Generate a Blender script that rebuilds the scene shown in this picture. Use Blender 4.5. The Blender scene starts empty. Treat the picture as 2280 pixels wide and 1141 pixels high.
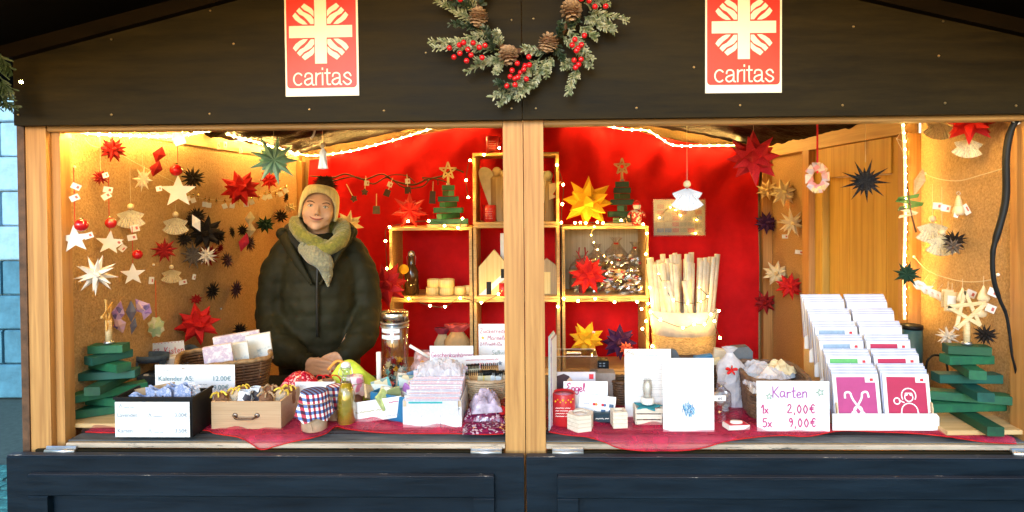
import bpy, bmesh, math, random
from math import sin, cos, tan, pi, radians, sqrt, atan2, exp
from mathutils import Vector, Matrix, Euler, noise

rnd = random.Random(7)
sc = bpy.context.scene
col = sc.collection
W, H = 2280.0, 1141.0
FPX = 1370.0
CAM = Vector((0.04, -1.8, 1.72))
YAW, PITCH, ROLL = radians(1.6), radians(0.77), radians(0.5)
SHX, SHY = -0.0075, -0.0492
# ------------------------------------------------------------------ camera
cd = bpy.data.cameras.new('camera')
cam = bpy.data.objects.new('camera', cd)
col.objects.link(cam)
cam.location = CAM
RM = Matrix.Rotation(YAW, 3, 'Z') @ Matrix.Rotation(ROLL, 3, 'Y') @ Matrix.Rotation(pi / 2 - PITCH, 3, 'X')
cam.rotation_euler = RM.to_euler()
cd.sensor_width = 36.0
cd.lens = 36.0 * FPX / W
cd.shift_x, cd.shift_y = SHX, SHY
cd.clip_start = 0.05
cd.clip_end = 400
sc.camera = cam
# ------------------------------------------------------------------ sky, sun, exposure
SUN_EL, SUN_ROT = radians(17.0), radians(192)
wd = bpy.data.worlds.new('World')
sc.world = wd
wd.use_nodes = True
nt = wd.node_tree
nt.nodes.clear()
sky = nt.nodes.new('ShaderNodeTexSky')
sky.sky_type = 'NISHITA'
sky.sun_disc = False
sky.sun_elevation = SUN_EL
sky.sun_rotation = SUN_ROT
sky.air_density = 1.6
sky.dust_density = 0.6
sky.ozone_density = 4.0
bg = nt.nodes.new('ShaderNodeBackground')
bg.inputs['Strength'].default_value = 0.14
wo = nt.nodes.new('ShaderNodeOutputWorld')
nt.links.new(sky.outputs[0], bg.inputs[0])
nt.links.new(bg.outputs[0], wo.inputs[0])
sl = bpy.data.lights.new('sun', 'SUN')
sl.energy = 0.75
sl.angle = radians(25)
sl.color = (0.50, 0.74, 1.0)
so = bpy.data.objects.new('sun', sl)
col.objects.link(so)
sd = Vector((sin(SUN_ROT) * cos(SUN_EL), cos(SUN_ROT) * cos(SUN_EL), sin(SUN_EL)))
so.rotation_euler = (-sd).to_track_quat('-Z', 'Y').to_euler()
sc.view_settings.view_transform = 'Standard'
sc.view_settings.look = 'None'
sc.view_settings.gamma = 1.0
sc.view_settings.use_curve_mapping = False
sc.view_settings.exposure = 1.7
sc.cycles.use_denoising = True
sc.cycles.max_bounces = 6
sc.cycles.diffuse_bounces = 3
sc.cycles.transparent_max_bounces = 12
sc.cycles.sample_clamp_indirect = 6.0
sc.cycles.caustics_reflective = False
sc.cycles.caustics_refractive = False

# ------------------------------------------------------------------ pixel -> place
def ray(px, py):
    k = 36.0 / cd.lens
    v = Vector((((px / W - .5) + SHX) * k, ((.5 - py / H) * H / W + SHY) * k, -1.0))
    return RM @ v
def onY(px, py, y):
    d = ray(px, py); t = (y - CAM.y) / d.y
    return CAM + d * t
def onz(px, py, z):
    d = ray(px, py); t = (z - CAM.z) / d.z
    return CAM + d * t
def onx(px, py, x):
    d = ray(px, py); t = (x - CAM.x) / d.x
    return CAM + d * t
def ppm(p):
    v = RM.transposed() @ (Vector(p) - CAM)
    return FPX / -v.z

# ------------------------------------------------------------------ materials
MATS = {}
def M(name, colr, rough=.6, metal=0.0, var=.12, scale=25.0, bump=0.0, bscale=None, trans=0.0, alpha=1.0,
      emit=0.0, ecol=None, spec=.5, sheen=0.0, stretch=(1, 1, 1), col2=None, ior=1.45, grain=None, coat=0.0):
    if name in MATS: return MATS[name]
    m = bpy.data.materials.new(name); MATS[name] = m
    m.use_nodes = True
    n = m.node_tree; b = n.nodes['Principled BSDF']
    b.inputs['Roughness'].default_value = rough
    b.inputs['Metallic'].default_value = metal
    b.inputs['Specular IOR Level'].default_value = spec
    b.inputs['IOR'].default_value = ior
    b.inputs['Transmission Weight'].default_value = trans
    b.inputs['Alpha'].default_value = alpha
    b.inputs['Coat Weight'].default_value = coat
    if sheen: b.inputs['Sheen Weight'].default_value = sheen
    c = tuple(colr) + (1,)
    b.inputs['Base Color'].default_value = c
    tc = n.nodes.new('ShaderNodeTexCoord'); mp = n.nodes.new('ShaderNodeMapping')
    mp.inputs['Scale'].default_value = stretch
    n.links.new(tc.outputs['Object'], mp.inputs['Vector'])
    if var:
        nz = n.nodes.new('ShaderNodeTexNoise'); nz.inputs['Scale'].default_value = scale
        nz.inputs['Detail'].default_value = 5.0; nz.inputs['Roughness'].default_value = .65
        n.links.new(mp.outputs[0], nz.inputs['Vector'])
        rp = n.nodes.new('ShaderNodeValToRGB')
        rp.color_ramp.elements[0].position = .32; rp.color_ramp.elements[1].position = .68
        c2 = col2 if col2 else tuple(x * (1 - 2 * var) for x in colr)
        c1 = colr if col2 else tuple(min(1, x * (1 + var)) for x in colr)
        rp.color_ramp.elements[0].color = tuple(c2) + (1,)
        rp.color_ramp.elements[1].color = tuple(c1) + (1,)
        n.links.new(nz.outputs['Fac'], rp.inputs['Fac'])
        n.links.new(rp.outputs['Color'], b.inputs['Base Color'])
    if bump:
        nb = n.nodes.new('ShaderNodeTexNoise'); nb.inputs['Scale'].default_value = bscale or scale * 3
        nb.inputs['Detail'].default_value = 4.0
        n.links.new(mp.outputs[0], nb.inputs['Vector'])
        bp = n.nodes.new('ShaderNodeBump'); bp.inputs['Strength'].default_value = bump
        bp.inputs['Distance'].default_value = .01
        n.links.new(nb.outputs['Fac'], bp.inputs['Height'])
        n.links.new(bp.outputs[0], b.inputs['Normal'])
    if emit:
        b.inputs['Emission Color'].default_value = tuple(ecol or colr) + (1,)
        b.inputs['Emission Strength'].default_value = emit
    return m

def wood(name, c1, c2, axis='z', rough=.55, knots=True, scale=1.0, bump=.15):
    """sawn pine: long growth-ring streaks along one axis, a few round knots"""
    if name in MATS: return MATS[name]
    m = M(name, c1, rough=rough, var=0)
    n = m.node_tree; b = n.nodes['Principled BSDF']; L = n.links
    tc = n.nodes.new('ShaderNodeTexCoord'); mp = n.nodes.new('ShaderNodeMapping')
    s = {'x': (1.1, 26, 26), 'y': (26, 1.1, 26), 'z': (26, 26, 1.1)}[axis]
    mp.inputs['Scale'].default_value = tuple(v * scale for v in s)
    oi = n.nodes.new('ShaderNodeObjectInfo')
    va = n.nodes.new('ShaderNodeVectorMath'); va.operation = 'ADD'
    ml = n.nodes.new('ShaderNodeMath'); ml.operation = 'MULTIPLY'; ml.inputs[1].default_value = 37.0
    L.new(oi.outputs['Random'], ml.inputs[0])
    L.new(tc.outputs['Object'], va.inputs[0]); L.new(ml.outputs[0], va.inputs[1])
    L.new(va.outputs[0], mp.inputs['Vector'])
    nz = n.nodes.new('ShaderNodeTexNoise'); nz.inputs['Scale'].default_value = 2.2
    nz.inputs['Detail'].default_value = 6; nz.inputs['Roughness'].default_value = .6; nz.inputs['Distortion'].default_value = .6
    L.new(mp.outputs[0], nz.inputs['Vector'])
    wv = n.nodes.new('ShaderNodeTexWave'); wv.wave_type = 'BANDS'; wv.bands_direction = 'X' if axis != 'x' else 'Z'
    wv.inputs['Scale'].default_value = .9; wv.inputs['Distortion'].default_value = 6; wv.inputs['Detail'].default_value = 2
    wv.inputs['Detail Scale'].default_value = .6
    L.new(mp.outputs[0], wv.inputs['Vector'])
    mx = n.nodes.new('ShaderNodeMath'); mx.operation = 'MULTIPLY_ADD'; mx.inputs[1].default_value = .10
    L.new(wv.outputs['Fac'], mx.inputs[0]); L.new(nz.outputs['Fac'], mx.inputs[2])
    rp = n.nodes.new('ShaderNodeValToRGB')
    rp.color_ramp.elements[0].position = .38; rp.color_ramp.elements[1].position = .72
    rp.color_ramp.elements[0].color = tuple(c2) + (1,); rp.color_ramp.elements[1].color = tuple(c1) + (1,)
    L.new(mx.outputs[0], rp.inputs['Fac'])
    last = rp.outputs['Color']
    if knots:
        mk = n.nodes.new('ShaderNodeMapping')
        k = {'x': (1.6, 5, 5), 'y': (5, 1.6, 5), 'z': (5, 5, 1.6)}[axis]
        mk.inputs['Scale'].default_value = k
        L.new(va.outputs[0], mk.inputs['Vector'])
        vo = n.nodes.new('ShaderNodeTexVoronoi'); vo.inputs['Scale'].default_value = 1.3
        L.new(mk.outputs[0], vo.inputs['Vector'])
        kr = n.nodes.new('ShaderNodeValToRGB')
        kr.color_ramp.elements[0].position = .07; kr.color_ramp.elements[1].position = .17
        kr.color_ramp.elements[0].color = (1, 1, 1, 1); kr.color_ramp.elements[1].color = (0, 0, 0, 1)
        L.new(vo.outputs['Distance'], kr.inputs['Fac'])
        mc = n.nodes.new('ShaderNodeMix'); mc.data_type = 'RGBA'
        mc.inputs['B'].default_value = (c2[0] * .5, c2[1] * .36, c2[2] * .32, 1)
        L.new(kr.outputs['Color'], mc.inputs['Factor']); L.new(last, mc.inputs['A'])
        last = mc.outputs['Result']
    L.new(last, b.inputs['Base Color'])
    bp = n.nodes.new('ShaderNodeBump'); bp.inputs['Strength'].default_value = bump; bp.inputs['Distance'].default_value = .004
    L.new(nz.outputs['Fac'], bp.inputs['Height']); L.new(bp.outputs[0], b.inputs['Normal'])
    return m

def worn(name, paint, bare, rough=.45, amount=.36, axis='x', mott=None):
    """dark paint on boards: brush mottling and chipped patches of bare wood"""
    if name in MATS: return MATS[name]
    m = M(name, paint, rough=rough, var=0)
    n = m.node_tree; b = n.nodes['Principled BSDF']; L = n.links
    tc = n.nodes.new('ShaderNodeTexCoord')
    mp = n.nodes.new('ShaderNodeMapping'); mp.inputs['Scale'].default_value = (1.5, 6, 14) if axis == 'x' else (14, 6, 1.5)
    L.new(tc.outputs['Object'], mp.inputs['Vector'])
    nz = n.nodes.new('ShaderNodeTexNoise'); nz.inputs['Scale'].default_value = 2.0; nz.inputs['Detail'].default_value = 8; nz.inputs['Roughness'].default_value = .7
    L.new(mp.outputs[0], nz.inputs['Vector'])
    rp = n.nodes.new('ShaderNodeValToRGB'); rp.color_ramp.elements[0].position = .3; rp.color_ramp.elements[1].position = .72
    rp.color_ramp.elements[0].color = tuple(x * .6 for x in paint) + (1,)
    rp.color_ramp.elements[1].color = tuple(mott or tuple(x * 1.7 for x in paint)) + (1,)
    L.new(nz.outputs['Fac'], rp.inputs['Fac'])
    n2 = n.nodes.new('ShaderNodeTexNoise'); n2.inputs['Scale'].default_value = 9.0; n2.inputs['Detail'].default_value = 9; n2.inputs['Roughness'].default_value = .75
    L.new(mp.outputs[0], n2.inputs['Vector'])
    r2 = n.nodes.new('ShaderNodeValToRGB'); r2.color_ramp.elements[0].position = 1 - amount; r2.color_ramp.elements[1].position = 1 - amount + .03
    L.new(n2.outputs['Fac'], r2.inputs['Fac'])
    mx = n.nodes.new('ShaderNodeMix'); mx.data_type = 'RGBA'; mx.inputs['B'].default_value = tuple(bare) + (1,)
    L.new(r2.outputs['Color'], mx.inputs['Factor']); L.new(rp.outputs['Color'], mx.inputs['A'])
    L.new(mx.outputs['Result'], b.inputs['Base Color'])
    rr = n.nodes.new('ShaderNodeMapRange'); rr.inputs['To Min'].default_value = rough - .12; rr.inputs['To Max'].default_value = rough + .2
    L.new(nz.outputs['Fac'], rr.inputs['Value']); L.new(rr.outputs[0], b.inputs['Roughness'])
    bp = n.nodes.new('ShaderNodeBump'); bp.inputs['Strength'].default_value = .25; bp.inputs['Distance'].default_value = .004
    L.new(nz.outputs['Fac'], bp.inputs['Height']); L.new(bp.outputs[0], b.inputs['Normal'])
    return m

def sheer(name, colr, alpha, rough=.5, weave=0):
    if name in MATS: return MATS[name]
    m = M(name, colr, rough=rough, var=.15, scale=40, alpha=alpha)
    n = m.node_tree; b = n.nodes['Principled BSDF']; L = n.links
    tc = n.nodes.new('ShaderNodeTexCoord'); nz = n.nodes.new('ShaderNodeTexNoise'); nz.inputs['Scale'].default_value = weave or 12
    nz.inputs['Detail'].default_value = 6
    mr = n.nodes.new('ShaderNodeMapRange'); mr.inputs['From Min'].default_value = .3; mr.inputs['From Max'].default_value = .7
    mr.inputs['To Min'].default_value = max(0, alpha - .18); mr.inputs['To Max'].default_value = min(1, alpha + .22)
    L.new(tc.outputs['Object'], nz.inputs['Vector']); L.new(nz.outputs['Fac'], mr.inputs['Value']); L.new(mr.outputs[0], b.inputs['Alpha'])
    return m

def glassy(name, tint=(1, 1, 1), alpha=.25, rough=.05):
    """thin clear film or jar wall: mostly see-through, with a glossy coat"""
    if name in MATS: return MATS[name]
    m = bpy.data.materials.new(name); MATS[name] = m
    m.use_nodes = True; n = m.node_tree; n.nodes.clear(); L = n.links
    o = n.nodes.new('ShaderNodeOutputMaterial'); t = n.nodes.new('ShaderNodeBsdfTransparent'); t.inputs[0].default_value = tuple(tint) + (1,)
    g = n.nodes.new('ShaderNodeBsdfGlossy'); g.inputs['Roughness'].default_value = rough
    fr = n.nodes.new('ShaderNodeLayerWeight'); fr.inputs['Blend'].default_value = .35
    mr = n.nodes.new('ShaderNodeMapRange'); mr.inputs['To Min'].default_value = alpha * .35; mr.inputs['To Max'].default_value = min(1, alpha * 2.2)
    L.new(fr.outputs['Facing'], mr.inputs['Value'])
    mx = n.nodes.new('ShaderNodeMixShader')
    L.new(mr.outputs[0], mx.inputs[0]); L.new(t.outputs[0], mx.inputs[1]); L.new(g.outputs[0], mx.inputs[2]); L.new(mx.outputs[0], o.inputs[0])
    return m

def blotch(name, cols, scale=40, rough=.5, kind='voronoi'):
    """multi-colour print: each cell takes one of the given colours"""
    if name in MATS: return MATS[name]
    m = M(name, cols[0], rough=rough, var=0)
    n = m.node_tree; b = n.nodes['Principled BSDF']; L = n.links
    tc = n.nodes.new('ShaderNodeTexCoord')
    if kind == 'voronoi':
        v = n.nodes.new('ShaderNodeTexVoronoi'); v.inputs['Scale'].default_value = scale
        L.new(tc.outputs['Object'], v.inputs['Vector'])
        sp = n.nodes.new('ShaderNodeSeparateColor'); L.new(v.outputs['Color'], sp.inputs[0]); f = sp.outputs[0]
    else:
        v = n.nodes.new('ShaderNodeTexNoise'); v.inputs['Scale'].default_value = scale; v.inputs['Detail'].default_value = 6; v.inputs['Roughness'].default_value = .7
        L.new(tc.outputs['Object'], v.inputs['Vector'])
        mr = n.nodes.new('ShaderNodeMapRange'); mr.inputs['From Min'].default_value = .3; mr.inputs['From Max'].default_value = .7
        L.new(v.outputs['Fac'], mr.inputs['Value']); f = mr.outputs[0]
    rp = n.nodes.new('ShaderNodeValToRGB'); rp.color_ramp.interpolation = 'CONSTANT' if kind == 'voronoi' else 'LINEAR'
    while len(rp.color_ramp.elements) < len(cols): rp.color_ramp.elements.new(.5)
    for i, c in enumerate(cols):
        rp.color_ramp.elements[i].position = i / len(cols) if kind == 'voronoi' else i / max(1, len(cols) - 1)
        rp.color_ramp.elements[i].color = tuple(c) + (1,)
    L.new(f, rp.inputs['Fac']); L.new(rp.outputs['Color'], b.inputs['Base Color'])
    return m

def gingham(name, scale=55):
    if name in MATS: return MATS[name]
    m = M(name, (.8, .8, .8), rough=.8, var=0)
    n = m.node_tree; b = n.nodes['Principled BSDF']; L = n.links
    tc = n.nodes.new('ShaderNodeTexCoord'); sp = n.nodes.new('ShaderNodeSeparateXYZ'); L.new(tc.outputs['Object'], sp.inputs[0])
    def band(o, off):
        a = n.nodes.new('ShaderNodeMath'); a.operation = 'MULTIPLY_ADD'; a.inputs[1].default_value = scale; a.inputs[2].default_value = off
        L.new(o, a.inputs[0]); f = n.nodes.new('ShaderNodeMath'); f.operation = 'FRACT'; L.new(a.outputs[0], f.inputs[0])
        g = n.nodes.new('ShaderNodeMath'); g.operation = 'GREATER_THAN'; g.inputs[1].default_value = .5; L.new(f.outputs[0], g.inputs[0]); return g.outputs[0]
    ad = n.nodes.new('ShaderNodeMath'); ad.operation = 'ADD'; L.new(sp.outputs[0], ad.inputs[0]); L.new(sp.outputs[1], ad.inputs[1])
    h, v = band(ad.outputs[0], .2), band(sp.outputs[2], .1)
    m1 = n.nodes.new('ShaderNodeMix'); m1.data_type = 'RGBA'; m1.inputs['A'].default_value = (.82, .84, .88, 1); m1.inputs['B'].default_value = (.45, .04, .07, 1)
    m2 = n.nodes.new('ShaderNodeMix'); m2.data_type = 'RGBA'; m2.blend_type = 'MULTIPLY'; m2.inputs['B'].default_value = (.12, .22, .5, 1)
    L.new(h, m1.inputs['Factor']); L.new(m1.outputs['Result'], m2.inputs['A']); L.new(v, m2.inputs['Factor'])
    L.new(m2.outputs['Result'], b.inputs['Base Color'])
    return m

# ------------------------------------------------------------------ mesh collecting
class MB:
    def __init__(s): s.v = []; s.f = []; s.sm = []
    def add(s, vs, fs, smooth=False):
        o = len(s.v); s.v += [Vector(p) for p in vs]; s.f += [[i + o for i in f] for f in fs]; s.sm += [smooth] * len(fs); return s
    def box(s, x0, x1, y0, y1, z0, z1, mat=None):
        vs = [(x, y, z) for x in (x0, x1) for y in (y0, y1) for z in (z0, z1)]
        if mat: vs = [mat @ Vector(p) for p in vs]
        return s.add(vs, [(0, 1, 3, 2), (4, 6, 7, 5), (0, 4, 5, 1), (2, 3, 7, 6), (0, 2, 6, 4), (1, 5, 7, 3)])
    def slab(s, x0, x1, y0, y1, z0, z1, b=.003, mat=None):
        """a box with chamfered long edges"""
        xs = (x0, x1)
        vs = []; fs = []
        pr = [(y0 + b, z0), (y1 - b, z0), (y1, z0 + b), (y1, z1 - b), (y1 - b, z1), (y0 + b, z1), (y0, z1 - b), (y0, z0 + b)]
        for x in xs:
            vs += [(x, p[0], p[1]) for p in pr]
        for i in range(8): j = (i + 1) % 8; fs.append((i, i + 8, j + 8, j))
        fs += [tuple(range(8)), tuple(range(15, 7, -1))]
        if mat: vs = [mat @ Vector(p) for p in vs]
        return s.add(vs, fs)
    def prism(s, poly, y0, y1, mat=None):
        n = len(poly)
        vs = [(p[0], y0, p[1]) for p in poly] + [(p[0], y1, p[1]) for p in poly]
        fs = [tuple(range(n)), tuple(range(2 * n - 1, n - 1, -1))] + [(i, i + n, (i + 1) % n + n, (i + 1) % n) for i in range(n)]
        if mat: vs = [mat @ Vector(p) for p in vs]
        return s.add(vs, fs)
    def tube(s, pts, r, n=6, cap=True, closed=False, flat=1.0):
        pts = [Vector(p) for p in pts]; m = len(pts)
        rs = r if isinstance(r, (list, tuple)) else [r] * m
        up = None; vs = []
        for i, p in enumerate(pts):
            if closed: t = pts[(i + 1) % m] - pts[i - 1]
            else: t = pts[min(i + 1, m - 1)] - pts[max(i - 1, 0)]
            if t.length < 1e-9: t = Vector((0, 0, 1))
            t.normalize()
            if up is None: up = t.orthogonal().normalized()
            up = (up - t * up.dot(t))
            if up.length < 1e-6: up = t.orthogonal()
            up.normalize(); q = t.cross(up)
            for k in range(n):
                a = 2 * pi * k / n
                vs.append(p + up * (cos(a) * rs[i]) + q * (sin(a) * rs[i] * flat))
        fs = []
        for i in range(m if closed else m - 1):
            j = (i + 1) % m
            for k in range(n):
                l = (k + 1) % n; fs.append((i * n + k, i * n + l, j * n + l, j * n + k))
        if cap and not closed: fs += [tuple(range(n - 1, -1, -1)), tuple((m - 1) * n + k for k in range(n))]
        return s.add(vs, fs, True)
    def lathe(s, prof, n=20, c=(0, 0, 0), sx=1, sy=1, smooth=True, mat=None, wob=0):
        vs = []
        for r, z in prof:
            for k in range(n):
                a = 2 * pi * k / n; w = 1 + (wob * sin(k * 2.7 + z * 90) if wob else 0)
                vs.append((c[0] + r * cos(a) * sx * w, c[1] + r * sin(a) * sy * w, c[2] + z))
        fs = []
        for i in range(len(prof) - 1):
            for k in range(n):
                l = (k + 1) % n; fs.append((i * n + k, i * n + l, (i + 1) * n + l, (i + 1) * n + k))
        if prof[0][0] > 1e-6: fs.append(tuple(range(n - 1, -1, -1)))
        if prof[-1][0] > 1e-6: fs.append(tuple((len(prof) - 1) * n + k for k in range(n)))
        if mat: vs = [mat @ Vector(p) for p in vs]
        return s.add(vs, fs, smooth)
    def ball(s, c, r, n=10, m=7, sx=1, sy=1, sz=1):
        pr = [(max(1e-7, r * sin(pi * i / m)), -r * cos(pi * i / m) * sz) for i in range(m + 1)]
        return s.lathe(pr, n, c, sx, sy)
    def grid(s, fn, nu, nv, smooth=True):
        vs = [fn(i / nu, j / nv) for j in range(nv + 1) for i in range(nu + 1)]
        fs = [(j * (nu + 1) + i, j * (nu + 1) + i + 1, (j + 1) * (nu + 1) + i + 1, (j + 1) * (nu + 1) + i) for j in range(nv) for i in range(nu)]
        return s.add(vs, fs, smooth)
    def mesh(s, name):
        me = bpy.data.meshes.new(name)
        me.from_pydata([tuple(p) for p in s.v], [], s.f)
        me.polygons.foreach_set('use_smooth', s.sm)
        me.update(); return me
    def xf(s, mat): s.v = [mat @ p for p in s.v]; return s

def link(name, me, mat, parent=None):
    o = bpy.data.objects.new(name, me)
    if mat is not None:
        if not me.materials: me.materials.append(mat)
    col.objects.link(o)
    if parent is not None: o.parent = parent
    return o
def part(e, name, mb, mat, label=None, world=False, kind=None):
    """mesh part of thing e; vertices local, or world coordinates when the thing only has a location"""
    if world:
        off = Vector((0, 0, 0)); q = e
        while q is not None: off += q.location; q = q.parent
        mb.v = [p - off for p in mb.v]
    me = mb.mesh(name) if isinstance(mb, MB) else mb
    o = link(name, me, mat, e)
    if label: o['label'] = label
    if kind: o['kind'] = kind
    return o
def thing(name, label, cat, loc=(0, 0, 0), rot=(0, 0, 0), group=None, scale=1.0):
    o = bpy.data.objects.new(name, None); col.objects.link(o)
    o.empty_display_size = .02
    o.location = loc; o.rotation_euler = rot; o.scale = (scale,) * 3
    o['label'] = label; o['category'] = cat
    if group: o['group'] = group
    return o
def share(e, name, me, mat, loc=(0, 0, 0), rot=(0, 0, 0), sc_=1.0, label=None):
    o = bpy.data.objects.new(name, me); col.objects.link(o); o.parent = e
    if not me.materials and mat: me.materials.append(mat)
    o.location = loc; o.rotation_euler = rot; o.scale = (sc_,) * 3 if not isinstance(sc_, tuple) else sc_
    if label: o['label'] = label
    return o
def bevel(o, w, seg=2):
    md = o.modifiers.new('bevel', 'BEVEL'); md.width = w; md.segments = seg; md.limit_method = 'ANGLE'; return o

# ------------------------------------------------------------------ lettering
FONT = None
def textmesh(s, size, align='CENTER', shear=0, thick=0.0, sp=1.0):
    c = bpy.data.curves.new('lettering', 'FONT'); c.body = s; c.size = size; c.align_x = align; c.shear = shear
    c.offset = thick; c.space_character = sp; c.resolution_u = 3
    o = bpy.data.objects.new('lettering', c); col.objects.link(o)
    dg = bpy.context.evaluated_depsgraph_get()
    me = bpy.data.meshes.new_from_object(o.evaluated_get(dg)); 
    bpy.data.objects.remove(o); bpy.data.curves.remove(c)
    me.transform(Matrix.Rotation(pi / 2, 4, 'X')); return me
def text(e, s, x, z, size, mat, y=-.002, align='CENTER', shear=0, thick=0.0, sp=1.0, squeeze=1.0, name='lettering'):
    me = textmesh(s, size, align, shear, thick, sp)
    if squeeze != 1: me.transform(Matrix.Diagonal((squeeze, 1, 1, 1)))
    me.transform(Matrix.Translation((x, y, z)))
    return link(name, me, mat, e)

GL = {  # single-stroke handwriting: strokes on a grid, x to the right, 0 = baseline, 1 = ascender
 'K': [[(0, 1), (.02, .5), (0, 0)], [(.5, 1), (.2, .62), (.03, .45)], [(.1, .5), (.35, .2), (.55, 0)]],
 'E': [[(.5, .92), (.2, 1), (.05, .8), (.28, .55), (.05, .38), (.02, .12), (.25, 0), (.5, .12)]],
 'H': [[(0, 1), (.02, 0)], [(.5, 1), (.48, 0)], [(.02, .5), (.5, .52)]],
 'Z': [[(0, .95), (.5, .97), (.02, .03), (.55, .02)]],
 'M': [[(0, 0), (.06, .98), (.32, .4), (.58, .98), (.66, 0)]],
 'S': [[(.48, .88), (.25, 1), (.04, .82), (.22, .55), (.46, .3), (.25, 0), (0, .14)]],
 'F': [[(.03, 1), (.02, 0)], [(.03, .98), (.5, 1)], [(.02, .52), (.38, .54)]],
 'G': [[(.5, .85), (.25, 1), (.02, .6), (.08, .1), (.35, 0), (.52, .2), (.52, .42), (.3, .42)]],
 'a': [[(.4, .48), (.15, .55), (0, .25), (.15, 0), (.38, .2), (.42, .52), (.4, .1), (.52, 0)]],
 'b': [[(.02, 1), (.02, .05), (.25, 0), (.42, .28), (.25, .52), (.04, .4)]],
 'c': [[(.38, .46), (.18, .55), (0, .26), (.16, 0), (.42, .1)]],
 'd': [[(.4, .48), (.15, .55), (0, .25), (.15, 0), (.38, .2), (.42, 1), (.4, .1), (.52, 0)]],
 'e': [[(.02, .25), (.36, .32), (.2, .56), (.01, .26), (.16, 0), (.42, .1)]],
 'g': [[(.38, .48), (.15, .55), (0, .28), (.15, .04), (.38, .2), (.4, .52), (.38, -.2), (.18, -.4), (.02, -.25)]],
 'h': [[(.02, 1), (.02, 0)], [(.02, .3), (.22, .54), (.38, .4), (.4, 0)]],
 'i': [[(.05, .52), (.05, .05), (.16, 0)], [(.05, .76), (.07, .8)]],
 'k': [[(.02, 1), (.02, 0)], [(.34, .52), (.04, .24), (.38, 0)]],
 'l': [[(.04, .1), (.2, .8), (.12, 1), (.05, .8), (.08, .1), (.24, 0)]],
 'm': [[(.02, .52), (.02, 0)], [(.02, .36), (.18, .54), (.26, .36), (.26, 0)], [(.26, .36), (.42, .54), (.52, .36), (.52, 0)]],
 'n': [[(.02, .52), (.02, 0)], [(.02, .34), (.2, .54), (.36, .4), (.38, 0)]],
 'o': [[(.2, .54), (.02, .28), (.2, 0), (.4, .28), (.2, .54)]],
 'r': [[(.02, .52), (.03, 0)], [(.03, .32), (.15, .52), (.34, .5)]],
 's': [[(.34, .48), (.16, .55), (.04, .42), (.3, .18), (.16, 0), (0, .08)]],
 't': [[(.15, .95), (.13, .1), (.3, 0)], [(0, .6), (.32, .63)]],
 'u': [[(.02, .52), (.06, .06), (.28, .05), (.4, .5), (.4, .08), (.5, 0)]],
 'ä': [[(.4, .48), (.15, .55), (0, .25), (.15, 0), (.38, .2), (.42, .52), (.4, .1), (.52, 0)], [(.1, .74), (.12, .78)], [(.3, .74), (.32, .78)]],
 'z': [[(.02, .5), (.36, .52), (.02, .02), (.4, .02)]],
 'x': [[(.02, .5), (.38, .0)], [(.38, .52), (0, 0)]],
 '1': [[(0, .62), (.22, .98), (.2, 0)]],
 '2': [[(.02, .78), (.22, 1), (.4, .75), (.2, .35), (0, .02), (.46, .03)]],
 '5': [[(.42, .97), (.08, .96), (.04, .58), (.28, .62), (.42, .3), (.22, 0), (0, .1)]],
 '9': [[(.38, .7), (.2, .98), (.02, .72), (.2, .5), (.38, .72), (.36, .3), (.2, 0)]],
 '0': [[(.22, .98), (.02, .5), (.22, 0), (.44, .5), (.22, .98)]],
 '€': [[(.52, .85), (.32, .98), (.12, .5), (.3, 0), (.52, .12)], [(0, .58), (.4, .6)], [(0, .4), (.38, .42)]],
 ',': [[(.08, .06), (.02, -.16)]], '-': [[(.02, .32), (.26, .33)]], '/': [[(.02, -.05), (.3, 1)]], '.': [[(.05, .02), (.08, .05)]],
}
def smooth(pts, k=5, closed=False):
    pts = [Vector(p) for p in pts]
    if len(pts) < 3 and not closed: return pts
    out = []; n = len(pts)
    for i in range(n if closed else n - 1):
        if closed: p0, p1, p2, p3 = pts[i - 1], pts[i], pts[(i + 1) % n], pts[(i + 2) % n]
        else: p0, p1, p2, p3 = pts[max(i - 1, 0)], pts[i], pts[i + 1], pts[min(i + 2, n - 1)]
        for j in range(k):
            t = j / k
            out.append(.5 * ((2 * p1) + (p2 - p0) * t + (2 * p0 - 5 * p1 + 4 * p2 - p3) * t * t + (3 * p1 - p0 - 3 * p2 + p3) * t ** 3))
    if not closed: out.append(pts[-1])
    return out
def ribbon(mb, pts, w, y):
    q = [Vector((p_[0], p_[1])) for p_ in pts]; q = [p_ for i, p_ in enumerate(q) if i == 0 or (p_ - q[i - 1]).length > 1e-6]
    if len(q) < 2: return
    vs = []; n_ = len(q)
    for i, p_ in enumerate(q):
        a = (q[i] - q[i - 1]).normalized() if i else (q[1] - q[0]).normalized(); b = (q[i + 1] - q[i]).normalized() if i < n_ - 1 else a
        d = a + b; d = d.normalized() if d.length > .2 else b; n = Vector((-d.y, d.x)) * (w / 2)
        e = (d * w * .35) * (-1 if i == 0 else 1 if i == n_ - 1 else 0); yy = y - 1e-6 * (len(mb.v) + i)
        vs += [(p_.x + e.x - n.x, yy, p_.y + e.y - n.y), (p_.x + e.x + n.x, yy, p_.y + e.y + n.y)]
    mb.add(vs, [(2 * i, 2 * i + 2, 2 * i + 3, 2 * i + 1) for i in range(n_ - 1)])
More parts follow.
